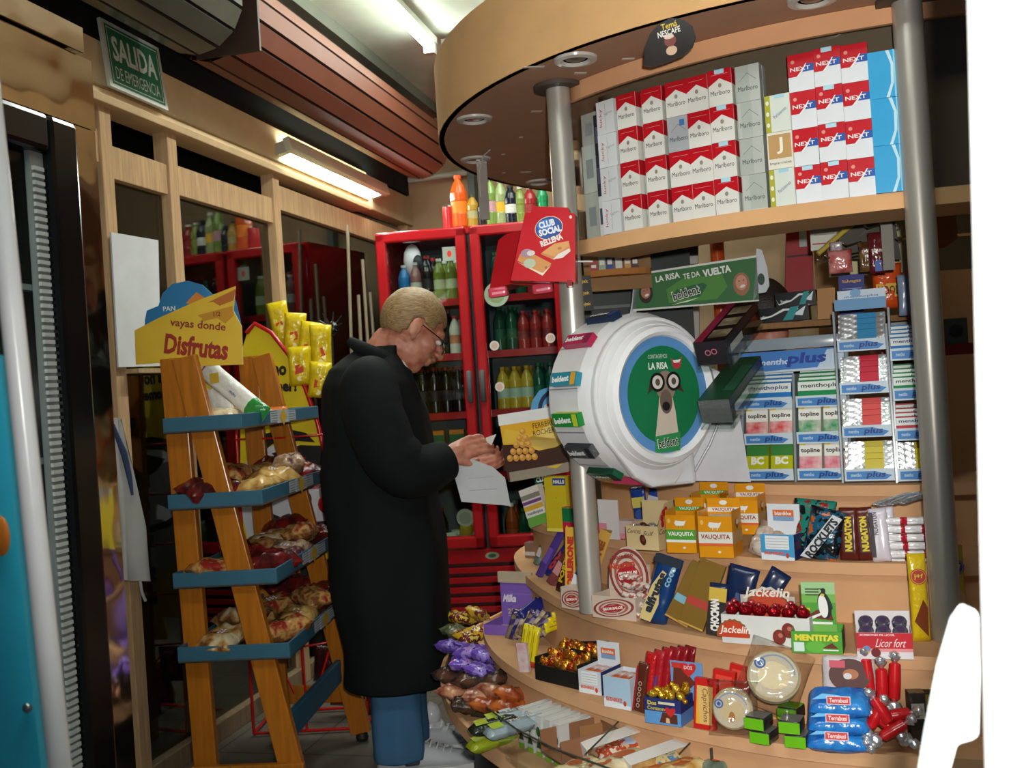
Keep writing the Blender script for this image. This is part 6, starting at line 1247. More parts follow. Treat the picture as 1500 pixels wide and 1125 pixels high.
# ------------------------------ shelf C
def toble(lab, px, py, ry, rz, L_=.2, txt='TOBLERONE', rx=-6, dz=0, c='#d9a83e:g', tc='#b5281c', w=.03):
    it = Item(px, py, ZC, rz); m = MB(); m.add([(-w/2, -w*.43, 0), (w/2, -w*.43, 0), (0, w*.43, 0), (-w/2, -w*.43, L_), (w/2, -w*.43, L_), (0, w*.43, L_)], [(0, 2, 1), (3, 4, 5), (0, 1, 4, 3), (1, 2, 5, 4), (2, 0, 3, 5)], c); m.on(FRONT, w*.43).txt(txt, 0, L_*.47, L_*.8, w*.62, tc, 2, rot=90, bold=.07); m.rec(-w*.5, -w*.46, 0, L_, '#b8862a')
    return solo('triangular_chocolate', lab, 'chocolate', m, it.loc(0, .04, dz), (rd(rx), rd(ry), it.rz))
toble('upright yellow triangular chocolate box with red letters by the left pole', 830, 880, 2, -10, .19); toble('leaning tan triangular chocolate box in front of the left pole', 843, 890, 22, -25, .21, tc='#8a4a1c', c='#c99a4a:g', w=.035)
for i, (px, py, w, l, c, c2, ry, tx, dz) in enumerate(((778, 838, .03, .17, '#4f3a8a:g', '#6a4ca8', 28, '', .0), (795, 850, .04, .13, '#8a4a4a:#5a2a2c:gc', '#c98a8a', 30, '', 0), (808, 860, .032, .14, '#3a1c12:g', '#c9a81c', 12, 'FORTE', 0), (818, 868, .03, .14, '#8a4a20:gc', '#c98a4a', 14, '', .0), (826, 870, .045, .11, '#2a5a9a:#c9d8e6:gc', '#e6e8ec', 16, '', 0), (790, 836, .04, .12, '#20307a:g', '#c23a2a', 40, 'oy', .0), (804, 824, .05, .1, '#5a1c28:gc', '#d8485a', 20, '', .03), (775, 820, .03, .1, '#3f5a3a:#8a9a9a:gc', '#c8c8c0', 20, '', .0), (812, 810, .05, .08, '#2a2f6a:gc', '#c9c9d8', 60, '', .08), (792, 812, .04, .09, '#6a5aa8:g', '#c9c0e0', 32, '', .06), (838, 862, .02, .1, '#c42a2a:g', '#e8c83a', 8, '', .05))):
    it = Item(px, py+10, ZC, -35); bar('chocolate_bar', '%s chocolate bar left of the upright yellow box, %s' % (['purple', 'pink brown', 'dark brown', 'caramel brown', 'blue and white', 'navy', 'wine red', 'grey green', 'deep blue', 'lilac', 'bright red'][i], ['tallest', 'leaning', 'lettered in yellow', 'glossy', 'at the front', 'lying left', 'higher up', 'leftmost', 'on top', 'at the back', 'small'][i]), 'chocolate', it.loc(0, .03, dz), w, l, .014, c, (rd(-15), rd(ry), it.rz), (lambda m: (m.txt(tx, 0, l*.5, l*.6, w*.5, c2, 2, rot=90, bold=.05))) if tx else (lambda m: m.rec(-w*.3, w*.3, l*.3, l*.6, c2, 1)), 'bars on the left shelf tip')
bx('brown_carton', 'brown carton with white label at the tip of the third shelf', 768, 822, ZC, .07, .04, .05, '#8a6a5a', lambda m, w, d, h: m.rec(-w/2, w/2, h*.15, h*.4, '#c9c6c0'), dy=.06, rz=-20)
SW = '#cdb9a8'
def swirl(m, w, h, cx, cz, sc=1, txt='GEORGALOS'):
    for k, c in enumerate(('#8a3a36', '#d0bfae', '#a85a50', '#cbb8a8', '#8f4038', '#d4c4b6')): m.disc(cx, cz, w*.5*sc*(1-.13*k), h*.42*sc*(1-.12*k), c, 2+k, rot=8)
    m.disc(cx, cz, w*.3*sc, h*.15*sc, '#b0232a', 9, rot=10); m.txt(txt, cx, cz, w*.5*sc, h*.13*sc, '#eee6dc', 10, rot=10, bold=.05)
def geo(lab, px, py, w, h, d, rz, hb=0, arch=False, dz=0, dy=0):
    it = Item(px, py, ZC, rz); m = MB(); tray_box(m, w, d, h, h, SW, '#8a6a50'); m.on(FRONT, d/2); swirl(m, w, h, 0, h*.5, .95)
    m.on(SIDEL, w/2); swirl(m, d, h, 0, h*.5, .95)
    if arch:
        V = [(-w*.5, h)]+[(w*.5*math.cos(rd(a))*-1, h+(hb-h)*math.sin(rd(a))) for a in range(0, 181, 15)]+[(w*.5, h)]
        m.add([(u, d/2-.004, v) for u, v in V]+[(u, d/2-.002, v) for u, v in V], [tuple(range(len(V))), tuple(range(len(V), 2*len(V)))[::-1]], SW)
        m.on(FRONT, -(d/2-.0045)); swirl(m, w*.98, (hb-h)*1.55, 0, h+(hb-h)*.35, .93); m.txt('Bocadito', -w*.1, h+(hb-h)*.78, w*.5, .012, '#8a2a2a', 12, rot=12, bold=.03); m.txt('Nucrem', -w*.12, h+(hb-h)*.58, w*.6, .017, '#c2452c', 12, rot=12, bold=.05)
        m.disc(w*.3, h+(hb-h)*.15, .015, .01, '#b98a5a', 12)
    return it, solo('praline_carton', lab, 'carton', m, it.loc(0, d/2+dy, dz), (0, 0, it.rz)), w, d, h
geo('swirl printed praline carton at the left end, empty', 840, 893, .085, .055, .04, -34)
it, o, w_, d_, h_ = geo('swirl printed praline carton with tall rounded back, behind the left one', 900, 907, .125, .055, .085, -24, .165, True)
geo('swirl printed praline carton partly hidden at the back', 905, 880, .085, .05, .05, -25, .12, True, dz=.03, dy=.1)
for k in range(22):
    a = random.random(); b = random.random(); it2 = Item(918, 908, ZC, -25); m = MB(); m.rbox(.024, .022, .013, .006, '#cfbfb2:#a86058:#e0d8d0:gk'); m.ell((-.014, 0, .006), (.005, .009, .004), '#d8c8bc:gc', 6); m.ell((.014, 0, .006), (.005, .009, .004), '#d8c8bc:gc', 6)
    solo('praline', 'striped pink and white wrapped praline, number %s up the heap' % ORD[k % 16] if False else 'pink and white wrapped praline, %s layer, %s in its row' % (['bottom', 'lower', 'middle', 'upper', 'top'][k//5], ORD[k % 5]), 'candy', m, it2.loc(-.015+(k % 5)*.022-(k//5)*.004, .005+(k//5)*.014+b*.01, .006+(k//5)*.02), (a*.6, b*.6, a*3), 'striped pralines')
it = Item(958, 917, ZC, -14)
bar('biscuit_pack', 'long blue biscuit pack leaning right beside the striped pralines', 'biscuits', it.loc(-.01, .02), .066, .165, .035, '#14386a:g', (rd(-9), rd(17), it.rz), lambda m: (m.pol([(-.03, .005), (-.002, .005), (.006, .05), (-.004, .1), (.006, .125), (-.006, .13), (-.022, .09), (-.03, .03)], '#cdb678', 1), m.txt('alfrutas', -.010, .075, .1, .022, '#1a2430', 3, rot=82, bold=.06), m.txt('coco', .016, .12, .05, .012, '#7ab0c8', 3, rot=82), m.rec(-.033, .033, .145, .165, '#101f2c', 1)), cm='#101c28:g')
for i, (px, py, ry, h, l) in enumerate(((985, 922, 27, .0, .145), (1006, 930, 20, .004, .155))):
    it = Item(px, py, ZC, -16); m = MB(); m.cbox(.06, .014, l, '#7c5e22:g'); m.on(FRONT, .007); m.rec(-.028, .028, l*.3, l*.42, ['#6fa8b8', '#a83020'][i], 1); m.rec(-.03, .03, 0, .004, '#b8903a', 2); solo('gold_box', ['flat golden box with a pale blue label, behind', 'flat golden box with a red label, in front'][i], 'box', m, it.loc(0, .03, .012), (rd(-14), rd(ry), it.rz), 'golden boxes')
for i, (px, py, ry, w, l, dy, c) in enumerate(((1046, 933, 6, .045, .115, .015, 0), (1062, 934, 14, .07, .15, .05, 1), (1085, 930, 32, .05, .15, .07, 2))):
    it = Item(px, py, ZC, -14); bar('cake_bar', ['dark blue cake bar with yellow top and white letters', 'plain dark blue bar standing behind the lettered one', 'dark blue bar leaning furthest right'][i], 'snack bar', it.loc(0, dy), w, l, .02, '#17264a:g', (rd(-8), rd(ry), it.rz), (lambda m: (m.rec(-.02, .02, .075, .105, '#c9a83a', 1), m.rec(-.02, .02, .0, .075, '#241812', 1), m.txt('CHOCMAN', -.003, .045, .07, .02, '#e4e2dc', 3, rot=94, bold=.06))) if i == 0 else (lambda m: m.rec(-.006, .02, .05, .09, '#3a4a7a', 1)), 'dark blue bars')
def heart_box():
    it = Item(1122, 946, ZC, -16); w, d, h = .19, .09, .062; m = MB(); tray_box(m, w, d, h, h, '#d6d6d2', '#b8b2aa'); m.on(FRONT, d/2)
    fan = [(-.07+.036*(1+.06*(i % 2))*math.cos(rd(180-a)), .013+.038*(1+.06*(i % 2))*math.sin(rd(a))) for i, a in enumerate(range(0, 181, 9))]
    m.pol(fan[::-1], '#8a5a2a', 1); m.pol([(-.07+(u+.07)*.9, .013+(v-.013)*.9) for u, v in fan][::-1], '#c8401e', 2); m.txt('Jackelin', -.065, .028, .066, .02, '#eee6da', 4, shear=.25, bold=.02)
    for u, v in ((.03, .02), (.05, .035), (.075, .02)): m.disc(u, v, .014, .016, '#7a2c20', 2); m.disc(u+.003, v+.004, .005, .005, '#b86a5a', 3)
    m.on(FRONT, -.02); V = [(-.01+.062*(1+.05*(i % 2))*math.cos(rd(180-a)), h*.6+.072*(1+.05*(i % 2))*math.sin(rd(a))) for i, a in enumerate(range(0, 181, 9))][::-1]
    m.pol(V, '#c8c2b6', 1); m.pol([(-.01+(u+.01)*.92, h*.6+(v-h*.6)*.92) for u, v in V], '#8a4a28', 2); m.pol([(-.01+(u+.01)*.86, h*.6+(v-h*.6)*.86) for u, v in V], '#bc4428', 3); m.txt('Jackelin', -.01, h+.035, .1, .026, '#e6dcd0', 5, shear=.25, bold=.02)
    m.box(-.07, .05, .0205, .0215, h*.5, h+.03, '#b8b2aa')
    solo('cherry_carton', 'white open carton of red foiled chocolates with scalloped sign', 'carton', m, it.loc(0, d/2), (0, 0, it.rz))
    for k in range(12):
        m = MB(); m.ell((0, 0, 0), (.015, .015, .013), '#a81420:f', 10); m.ell((0, 0, .013), (.008, .009, .006), '#c9545c:f', 6)
        solo('foil_chocolate', 'red foil chocolate in the white scalloped carton, %s row, %s' % (['front', 'rear'][k//6], ORD[k % 6]), 'chocolate', m, it.loc(-.078+(k % 6)*.031, .025+(k//6)*.03 if k % 6 not in (2, 3) or k < 6 else .075, h+.006), (random.uniform(-.4, .4), random.uniform(-.4, .4), 0), 'red foil chocolates')
    m = MB(); m.box(-.08, .085, .04, .041, .06, .1, 'film'); solo('film_sleeve', 'clear film standing over the red foil chocolates', 'film', m, it.loc(0, .045), (0, 0, it.rz))
heart_box()
it = Item(1205, 958, ZC, -8); w, d, h = .1, .07, .045; m = MB(); tray_box(m, w, d, h, h, '#4a9a2e', '#8f9a8a'); m.on(FRONT, d/2); m.txt('MENTITAS', .0, h*.72, w*.86, h*.3, '#e0d23a', 3, bold=.06); m.rec(-w*.46, -w*.25, h*.08, h*.5, '#cfe0d8', 2); m.disc(-w*.02, h*.3, .02, .012, '#5fae3a', 1); m.pol([(w*.1, h*.25), (w*.3, h*.5), (w*.42, h*.25)], '#6a241c', 2); m.rec(w*.12, w*.42, h*.14, h*.2, '#e6e6e2', 3)
m.on(SIDER, w/2).rec(-d/2, d/2, 0, h, '#2f4a24'); m.box(-w*.32, w*.36, d/2-.006, d/2-.0045, h*.2, h+.088, '#6fae4a'); m.on(FRONT, -(d/2-.0062)); x0, x1, z0, z1 = -w*.32, w*.36, h, h+.088
m.rec(x0, x1, z0, z0+.045, '#4a9a32', 1); m.rec(x0, x1, z1-.025, z1, '#9ac48a', 1)
for k in range(3): m.rec(x0+.008, x0+.036, z1-.016-k*.006, z1-.013-k*.006, '#3f5a36', 2)
m.pol([(x0+.004, z0+.014), (x0+.03, z0+.03), (x1-.01, z0+.03), (x1-.006, z0+.008)], '#6a241c', 2); m.pol([(x0+.004, z0+.010), (x0+.042, z0+.026), (x0+.044, z0+.022), (x0+.008, z0+.005)], '#e6e6e2', 3); m.rec(x0+.018, x1-.008, z0+.0, z0+.005, '#e6e6e2', 3)
pc = x0+.046; m.disc(pc, z0+.04, .0135, .028, '#17191c', 4, rot=8); m.disc(pc-.003, z0+.038, .0095, .024, '#e8e8e4', 5, rot=6); m.disc(pc-.001, z0+.07, .0045, .0065, '#17191c', 6); m.pol([(pc-.003, z0+.072), (pc-.015, z0+.0755), (pc-.003, z0+.0755)], '#2a2a26', 6); m.disc(pc-.003, z0+.062, .004, .003, '#d8c23a', 6); m.disc(pc+.011, z0+.045, .003, .014, '#24282c', 6, rot=18)
m.rec(x0+.004, x0+.016, z0+.028, z0+.034, '#d8b82a', 4)
solo('mint_carton', 'green mint carton with upright card picturing a penguin', 'carton', m, it.loc(-.01, d/2), (0, 0, it.rz))
it = Item(1297, 966, ZC, -4); w, d, h = .105, .07, .052; m = MB(); tray_box(m, w, d, h, h+.028, '#d6d0d2', '#c9c4c8'); m.on(FRONT, d/2); m.rec(-w/2, w/2, h*.4, h, '#bc1c28'); m.rec(-w/2, w/2, h*.28, h*.4, '#d88a8c'); m.txt('BOMBONES DE LICOR', -w*.12, h*.92, w*.62, h*.07, '#e8dcdc', 3); m.txt('Licor fort', w*.12, h*.62, w*.52, h*.32, '#e8dcdc', 3, shear=.3, bold=0); m.disc(-w*.32, h*.4, .007, .006, '#6a84a8', 3); m.disc(-w*.33, h*.3, .007, .005, '#d0a03a', 2); m.disc(-w*.16, h*.25, .009, .009, '#6a1c1c', 3); m.disc(w*.12, h*.15, .008, .003, '#9ac0d0', 3)
solo('liqueur_carton', 'red and white carton of liqueur chocolates at the right pole', 'carton', m, it.loc(0, d/2), (0, 0, it.rz))
for k in range(6):
    m = MB(); m.lathe([(.008, 0), (.0135, .006), (.0145, .016), (.0125, .020)], '#8a8498:f', 14); m.on(TOPF, .02).disc(0, 0, .008, .008, '#4a3a5a:g', 1); solo('liqueur_chocolate', 'purple grey cupped chocolate in the red carton, %s row, %s from left' % (['front', 'rear'][k//3], ORD[k % 3]), 'chocolate', m, it.loc(-.032+(k % 3)*.032, .02+(k//3)*.029, h-.012+(k//3)*.012), (rd(28), 0, it.rz), 'liqueur chocolates')
for i, (px, c, c2, nm) in enumerate(((1352, '#d8b81c:gc', '#b03a24', 'red'), (1381, '#c9be4a:gc', '#2a4a9a', 'blue'), (1408, '#b8a83a:gc', '#2a4a9a', 'dark blue'))):
    p = atD(px, 958, [2.13, 2.16, 2.2][i]); s = 2.13/F; m = MB(); m.pillow(26*s, 128*s, .02, c, .05); m.on(FRONT, .0108); m.disc(0, 95*s, .0165, .0165, c2, 1); m.ring(0, 95*s, .0138, .0145, '#e0c85a', 2); m.txt('j+f', 0, 95*s, .018, .012, '#e0c83a', 3); m.pol([(-.014, 30*s), (.006, 62*s), (.014, 50*s), (.012, 8*s)], '#7a3a1c:g' if i == 0 else '#c9a87a', 2)
    solo('biscuit_stick_pack', 'tall yellow packet with a %s round badge at the right pole' % nm, 'biscuits', m, (p.x, p.y, ZC+.001), (rd(-3), 0, rd(4)), 'tall yellow packets')
# ------------------------------ shelf D
it = Item(728, 934, ZD, -14); w, d = .115, .12; m = MB(); tray_box(m, w, d, .03, .135, '#7a5ab0', '#c4b49a', hs=.03); m.on(FRONT, -(d/2-.0018)); m.txt('Milka', -w*.22, .085, w*.4, .024, '#e4dce8', 2, shear=.25, bold=.04); m.rec(-w/2, w/2, .098, .1, '#8f74c4', 1); m.txt('25', -w*.2, .045, w*.22, .016, '#c9b88a', 2); m.rec(-w*.3, -w*.1, .03, .032, '#c9b88a', 2); m.box(-w*.52, w*.5, d/2-.01, d/2+.002, .135, .168, '#b5a68c'); solo('purple_carton', 'purple open display carton with white script at the left tip', 'carton', m, it.loc(0, .085), (0, 0, it.rz))
for k in range(9):
    it2 = Item(742+k*5.5, 945-k*.2+k*1.5, ZD, -14); bar('chocolate_bar', 'purple and silver bar in the purple carton, %s from front' % ORD[k], 'chocolate', it2.loc(0, .02+k*.002, .012+.004*k), .03, .09-.002*k, .016, ['#7a6a50:#3c2a5a:#c9c2d0:gck', '#2a245a:#8a7a9a:#3a2a6a:gck', '#6a4a3a:#c9b890:gck'][k % 3], (rd(-25), rd(10+k*5), it.rz), None, 'bars in the purple carton')
for k in range(5):
    it2 = Item(752+k*10, 950-k*2, ZD, -16); bar('chocolate_bar', 'deep blue bar lying across the top of the purple carton, %s' % ORD[k], 'chocolate', it2.loc(0, .05, .08+.003*k), .028, .085, .014, '#20246a:g', (rd(-60), rd(40), it.rz), None, 'blue bars over the purple carton')
for k in range(3):
    it2 = Item(780, 962, ZD, -18); bar('yellow_bar', 'yellow wrapped bar lying at the top of the orange box, %s' % ['lowest', 'middle', 'uppermost'][k], 'chocolate', it2.loc(.015+.004*k, .05+.016*k, .066+.012*k), .03, .11, .016, '#d8c41a:g', (rd(-70), rd(82), it.rz), lambda m: m.rec(-.002, .0, .01, .1, '#8a7a14', 1), 'yellow bars')
for k in range(3):
    it2 = Item(762+k*7, 975+k*3, ZD, -20); bar('yellow_bar', 'yellow wrapped bar standing on end at the shelf edge, %s' % ['left', 'middle', 'right'][k], 'chocolate', it2.loc(0, .01, .004), .022, .105, .018, '#d2bf18:g', (rd(-10), rd(8), it.rz), lambda m: m.rec(-.002, .0, .01, .09, '#8a7a14', 1), 'yellow bars', bands=[(0, .16, '#c2401e:g')])
bx('pink_bar', 'pink and white flat bar wedged by the black carton', 768, 985, ZD, .03, .01, .075, '#c9a0a4:#d8d0cc:gc', None, rz=-20, dy=.0, ry=-4)
it = Item(815, 1003, ZD, -34); w, d, h = .15, .12, .058; m = MB(); tray_box(m, w, d, h*.7, h, '#141412', '#1c1a18', t=.003, hs=h); m.add([(-w/2, d/2, h), (w/2, d/2, h), (w/2, d/2, h+.035), (-w/2, d/2, h+.012)], [(0, 1, 2, 3)], '#18120e'); m.box(-w*.1, w*.5, -.005, -.002, h*.5, h+.02, '#141412'); m.add([(-w/2+.004, -d/2+.004, h*.7), (-w/2+.004, d/2-.004, h), (-w/2+.03, d/2-.01, h+.02), (-w/2+.02, -d/2+.02, h*.7)], [(0, 1, 2, 3)], '#8a6a14:f')
solo('black_carton', 'black open carton holding orange foil chocolates', 'carton', m, it.loc(0, d/2), (0, 0, it.rz))
for k in range(18):
    m = MB(); c = ['#c2741c:#e8a83a:f', '#b8401c:#e0702a:f', '#a8641c:#d8963a:f'][k % 3]; m.ell((0, 0, 0), (.017, .015, .014), c, 10); m.ell((.017, 0, .004), (.006, .012, .009), c, 6); m.ell((-.017, 0, .004), (.006, .012, .009), c, 6)
    if k % 2: m.ell((0, 0, .010), (.009, .008, .006), '#3a2a1c:g', 8)
    solo('foil_chocolate', 'orange gold foil chocolate in the black carton, %s row, %s from left' % (['front', 'middle', 'back'][k//6], ORD[k % 6]), 'chocolate', m, it.loc(-.055+(k % 6)*.022, .025+(k//6)*.032, .040+(k//6)*.014+random.uniform(0, .008)), (random.random(), random.random(), random.random()*3), 'orange foil chocolates')
bizn('white snack carton, left of the pair on the fourth shelf', 858, 1020, ZD, .065, .055, .085, .105, rz=-26, front='#c9ced6', hdr=.03, dy=.02); bizn('white snack carton, right of the pair on the fourth shelf', 905, 1038, ZD, .072, .07, .085, .07, rz=-26, front='#a8c4da', panel=False, hdr=.5, side='#c4ccd6')
for k in range(7):
    it2 = Item(932+k*7.5, 1046+k*1.5, ZD, -24); hh = .115+.004*min(k, 3)
    bar('red_bar', ['brown and red bar with ring letters', 'bright red bar', 'red and blue bar', 'red bar', 'crimson bar', 'crimson bar', 'dark red bar'][k]+' in the red bunch, %s from left' % ORD[k], 'chocolate', it2.loc(0, .012+.012*k, .002 if k < 1 else .02), .03, hh*.95, .014, ['#5a2a1c:g', '#b81c20:gc', '#a8202a:gc', '#a01a22:gc', '#8f1820:gc', '#8a161e:gc', '#7a141c:gc'][k], (rd(-10), rd(5), it.rz), (lambda m: [m.rec(-.014, -.009, 0, .1, '#a81c24', 1)]+[m.ring(.001, .015+.012*q, .003, .005, '#b09a8a', 2) for q in range(5)]) if k == 0 else (lambda m: m.rec(.0, .006, .03, .06, '#4a4a9a', 1)) if k == 2 else None, 'upright red bars')
it = Item(972, 1062, ZD, -20); w, d, h = .085, .065, .055; m = MB(); tray_box(m, w, d, h, h, '#27306e', '#8a7a5a'); m.on(FRONT, d/2); m.rec(-w/2, w/2, h*.0, h*.5, '#5a94cc'); m.txt('Dos', -w*.28, h*.82, w*.25, h*.18, '#c9b84a', 3, bold=.05); m.txt('Corazones', -w*.12, h*.62, w*.6, h*.15, '#b8a84a', 3, bold=.04); m.rec(-w*.1, w*.35, h*.8, h*.9, '#d8d0b0', 3)
def heart(m, u, v, r, mat, k): m.pol([(u+r*.95*math.sin(t)**3, v+r*(.75*math.cos(t)-.3*math.cos(2*t)-.12*math.cos(3*t))) for t in [-2*math.pi*i/22 for i in range(22)]][::1], mat, k)
m.pol([(-w*.1, h*.08), (w*.4, h*.08), (w*.4, h*.45), (-.0, h*.5)], '#5a2a1c', 2); heart(m, w*.22, h*.55, .013, '#c8282a', 4); m.pol([(w*.08, h*.1), (w*.2, h*.1), (w*.18, h*.28), (w*.1, h*.3)], '#d8b08a', 4)
m.on(SIDER, w/2).rec(-d/2, d/2, 0, h*.5, '#5a84c0'); m.box(-w*.2, w*.7, d/2+.02, d/2+.0215, .03, .115, '#6a96c8'); m.on(FRONT, -(d/2+.0195)); m.pol([(-w*.15, .06), (w*.2, .045), (w*.5, .07), (w*.1, .105), (-w*.1, .1)], '#6a2c1c', 1); m.rec(-w*.15, w*.3, .1, .112, '#c8382c', 2); heart(m, w*.32, .1, .02, '#c8282a', 3); m.txt('DOS', w*.32, .103, .02, .008, '#e8d8d0', 4)
solo('heart_carton', 'blue carton with red hearts and a raised back card', 'carton', m, it.loc(0, d/2), (0, 0, it.rz))
for k in range(8):
    m = MB(); m.ell((0, 0, 0), (.013, .011, .009), '#d89a1c:#f0c848:f', 8); m.ell((.013, 0, .003), (.006, .009, .006), '#e0a82a:f', 6); solo('gold_sweet', 'gold twisted sweet in the blue heart carton, %s' % ORD[k], 'candy', m, it.loc(-.03+(k % 4)*.022, .018+(k//4)*.026, h+.004+(.008 if k > 5 else 0)), (k, k*.7, k), 'gold sweets')
for i, (px, py, l, ry, dy, nm) in enumerate(((1031, 1070, .105, 3, .0, 'front'), (1046, 1066, .11, 7, .03, 'middle'), (1062, 1062, .11, 9, .055, 'rear'))):
    it = Item(px, py, ZD, -18); m = MB(); m.cbox(.048, .014, l, '#c42420:g'); m.on(FRONT, .007)
    if i == 0: m.rec(-.019, .016, l*.1, l*.85, '#d8b068', 1); m.pol([(-.019, l*.1), (-.01, l*.1), (-.019, l*.8)], '#e0a82a', 2); m.txt('Caprichos', .0, l*.48, l*.66, .015, '#6a3a24', 3, rot=-86, shear=.2, bold=0)
    else: m.rec(-.018, .018, l*.3, l*.9, '#d8402c', 1)
    m.on(SIDER, .024).rec(-.006, .006, .01, l*.9, '#a8341c'); solo('red_wafer_box', 'slim red upright wafer box, %s of three' % nm, 'box', m, it.loc(0, .01+dy, .0), (rd(-7), rd(ry), it.rz), 'slim red boxes')
def disc_cake(lab, px, py, z, r, rx, ry, rz, dz, dy, inner):
    it = Item(px, py, z, rz); m = MB(); m.lathe([(r*.9, 0), (r, .006), (r, .020), (r*.9, .026)], '#cbbb96:#d6c8a8:gc', 28, RX(90)); m.on(FRONT, .026); m.disc(0, 0, r*.86, r*.86, '#d0c6b0', 1, 28); m.ring(0, 0, r*.74, r*.80, '#8fa0c4', 2, a0=20, a1=160); m.disc(0, -.002, r*.6, r*.55, '#d9c69c:g', 3); m.disc(-r*.62, r*.25, r*.22, r*.22, '#4a68a8', 5); m.ring(-r*.62, r*.25, r*.1, r*.15, '#c0cce0', 6)
    if inner: m.disc(0, -r*.35, r*.15, r*.25, '#b8793a', 4)
    o = solo('round_cake', lab, 'cake', m, it.loc(0, dy, dz), (rd(rx), rd(ry), it.rz)); f = MB(); f.pillow(r*2.5, r*2.7, .05, 'film', .1, 12, 12, .35, seed=px, X=T(0, -.013, -r*1.35)); f.build('clear_wrapper', o)
disc_cake('round pale cake in clear film standing at the shelf front', 1074, 1080, ZD, .042, -8, 0, -10, .052, .03, True); disc_cake('round pale cake in clear film propped behind the green boxes', 1128, 1086, ZD, .054, -38, 18, -12, .105, .07, False)
for i, (px, py, r) in enumerate(((1112, 1092, 0), (1112, 1092, 1), (1165, 1098, 0), (1165, 1098, 1), (1125, 1085, 2))):
    it = Item(px, py, ZD, -24 if px < 1150 else -14); m = MB(); m.rbox(.042, .05, .026, .006, '#2a2628:g'); m.box(-.0205, .0205, -.0256, -.0245, .002, .024, '#6ab81e:g'); m.box(-.02, .02, -.02, .02, .0255, .0265, '#6a6a66:g' if i != 4 else '#6ab81e:g')
    solo('green_box', 'dark little box with lime green end, %s %s stack' % (['lower one of', 'upper one of', 'at the back of'][r], 'left' if px < 1150 else 'right'), 'box', m, it.loc(-.01 if r == 1 else (.02 if r == 2 else 0), .028+(.05 if r == 2 else 0), .0+(.027 if r else 0)), (0, 0, it.rz), 'lime green boxes')
for i in range(3):
    it = Item(1230, 1106, ZD, -6); col = '#1f62b8:#2f8ad0:gc'; m = MB(); m.pillow(.115, .07, .036, col, .0, 14, 12, .15, ends=False, seed=i*3, X=RX(-70) @ T(0, 0, -.035)); X_ = RX(-18); m.on(FRONT, .038, T(0, .0, .0) @ RX(-22)); m.rec(-.022, .022, -.008, .008, '#d0c8d0', 1); m.rec(-.0205, .0205, -.0065, .0065, '#c0242c', 2); m.txt('Terrabusi', 0, 0, .034, .008, '#e8d8d4', 3)
    m.pol([(-.05, .0), (-.03, .012), (.0, .010), (.01, .006), (-.02, .003)], '#5fb0e0', 0)
    solo('cake_bag', 'bright blue cake bag with red label, %s of the pile of three' % ['lowest', 'middle', 'topmost'][i], 'cake', m, it.loc(.004*(i-1), .04, .020+.0345*i), (0, 0, it.rz), 'blue cake bags')
it = Item(1240, 1103, ZD, -6); m = MB(); m.pillow(.1, .075, .02, '#c9c2c4:gc', .06, ends=False, X=T(0, 0, 0)); m.on(FRONT, .0112); m.disc(.002, .038, .04, .032, '#4a1c16', 1); m.disc(.004, .040, .015, .010, '#a8683a', 2); m.disc(-.002, .036, .008, .006, '#cfc8c8', 3); m.rec(-.036, -.006, .052, .066, '#c2485a', 3); solo('ring_cake_bag', 'bag picturing a brown ring cake on top of the blue bags', 'cake', m, it.loc(.01, .075, .09), (rd(-12), 0, it.rz))
k = 0
for px, py, l, dz, dy in ((1281, 1098, .075, .055, .05), (1298, 1100, .07, .045, .04), (1316, 1102, .075, .05, .05), (1276, 1106, .05, .012, .02), (1292, 1108, .055, .0, .01), (1308, 1108, .055, .022, .02), (1322, 1108, .05, .0, .02), (1300, 1106, .05, .03, .03)):
    it = Item(px, py, ZD, -4); m = MB(); m.lathe([(.006, -.012), (.012, -.006), (.004, .0, '#b8141c:g'), (.011, .006, '#c2181e:g'), (.012, l*.5), (.011, l-.004), (.004, l), (.010, l+.008, '#c9cacc:f'), (.011, l+.012)], '#c9cacc:f', 12); m.ell((0, 0, -.01), (.016, .015, .012), '#d8d9dc:f', 8); m.ell((.006, -.006, -.026), (.012, .012, .010), '#d2d3d5:f', 6); m.ell((-.002, -.004, l+.014), (.011, .011, .009), '#d2d3d5:f', 6)
    solo('chocolate_cigar', 'red roll with silver twisted ends in the heap, %s' % ['back left', 'back middle', 'back right', 'low left', 'lowest middle', 'centre', 'low right', 'buried centre'][k], 'candy', m, it.loc(0, dy, dz+.032), (rd(-8), rd([-4, 2, 5, 30, 60, -30, -50, 80][k]), it.rz), 'red rolls with silver ends'); k += 1
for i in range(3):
    p = atD(1346+i*16, 1100-i*3, 2.0+.05*i); bx_ = MB(); bx_.cbox(.03, .03, .1-.01*i, ['#2a2420', '#3a2c14', '#242018'][i]+':gc'); bx_.on(FRONT, .015).rec(-.012, .012, .05, .08, ['#8a8a86', '#6a5418', '#3a342a'][i]); solo('dark_packet', 'dark packet in shadow by the door jamb, %s from left' % ORD[i], 'packet', bx_, (p.x, p.y, ZD+.001), (0, 0, .1))
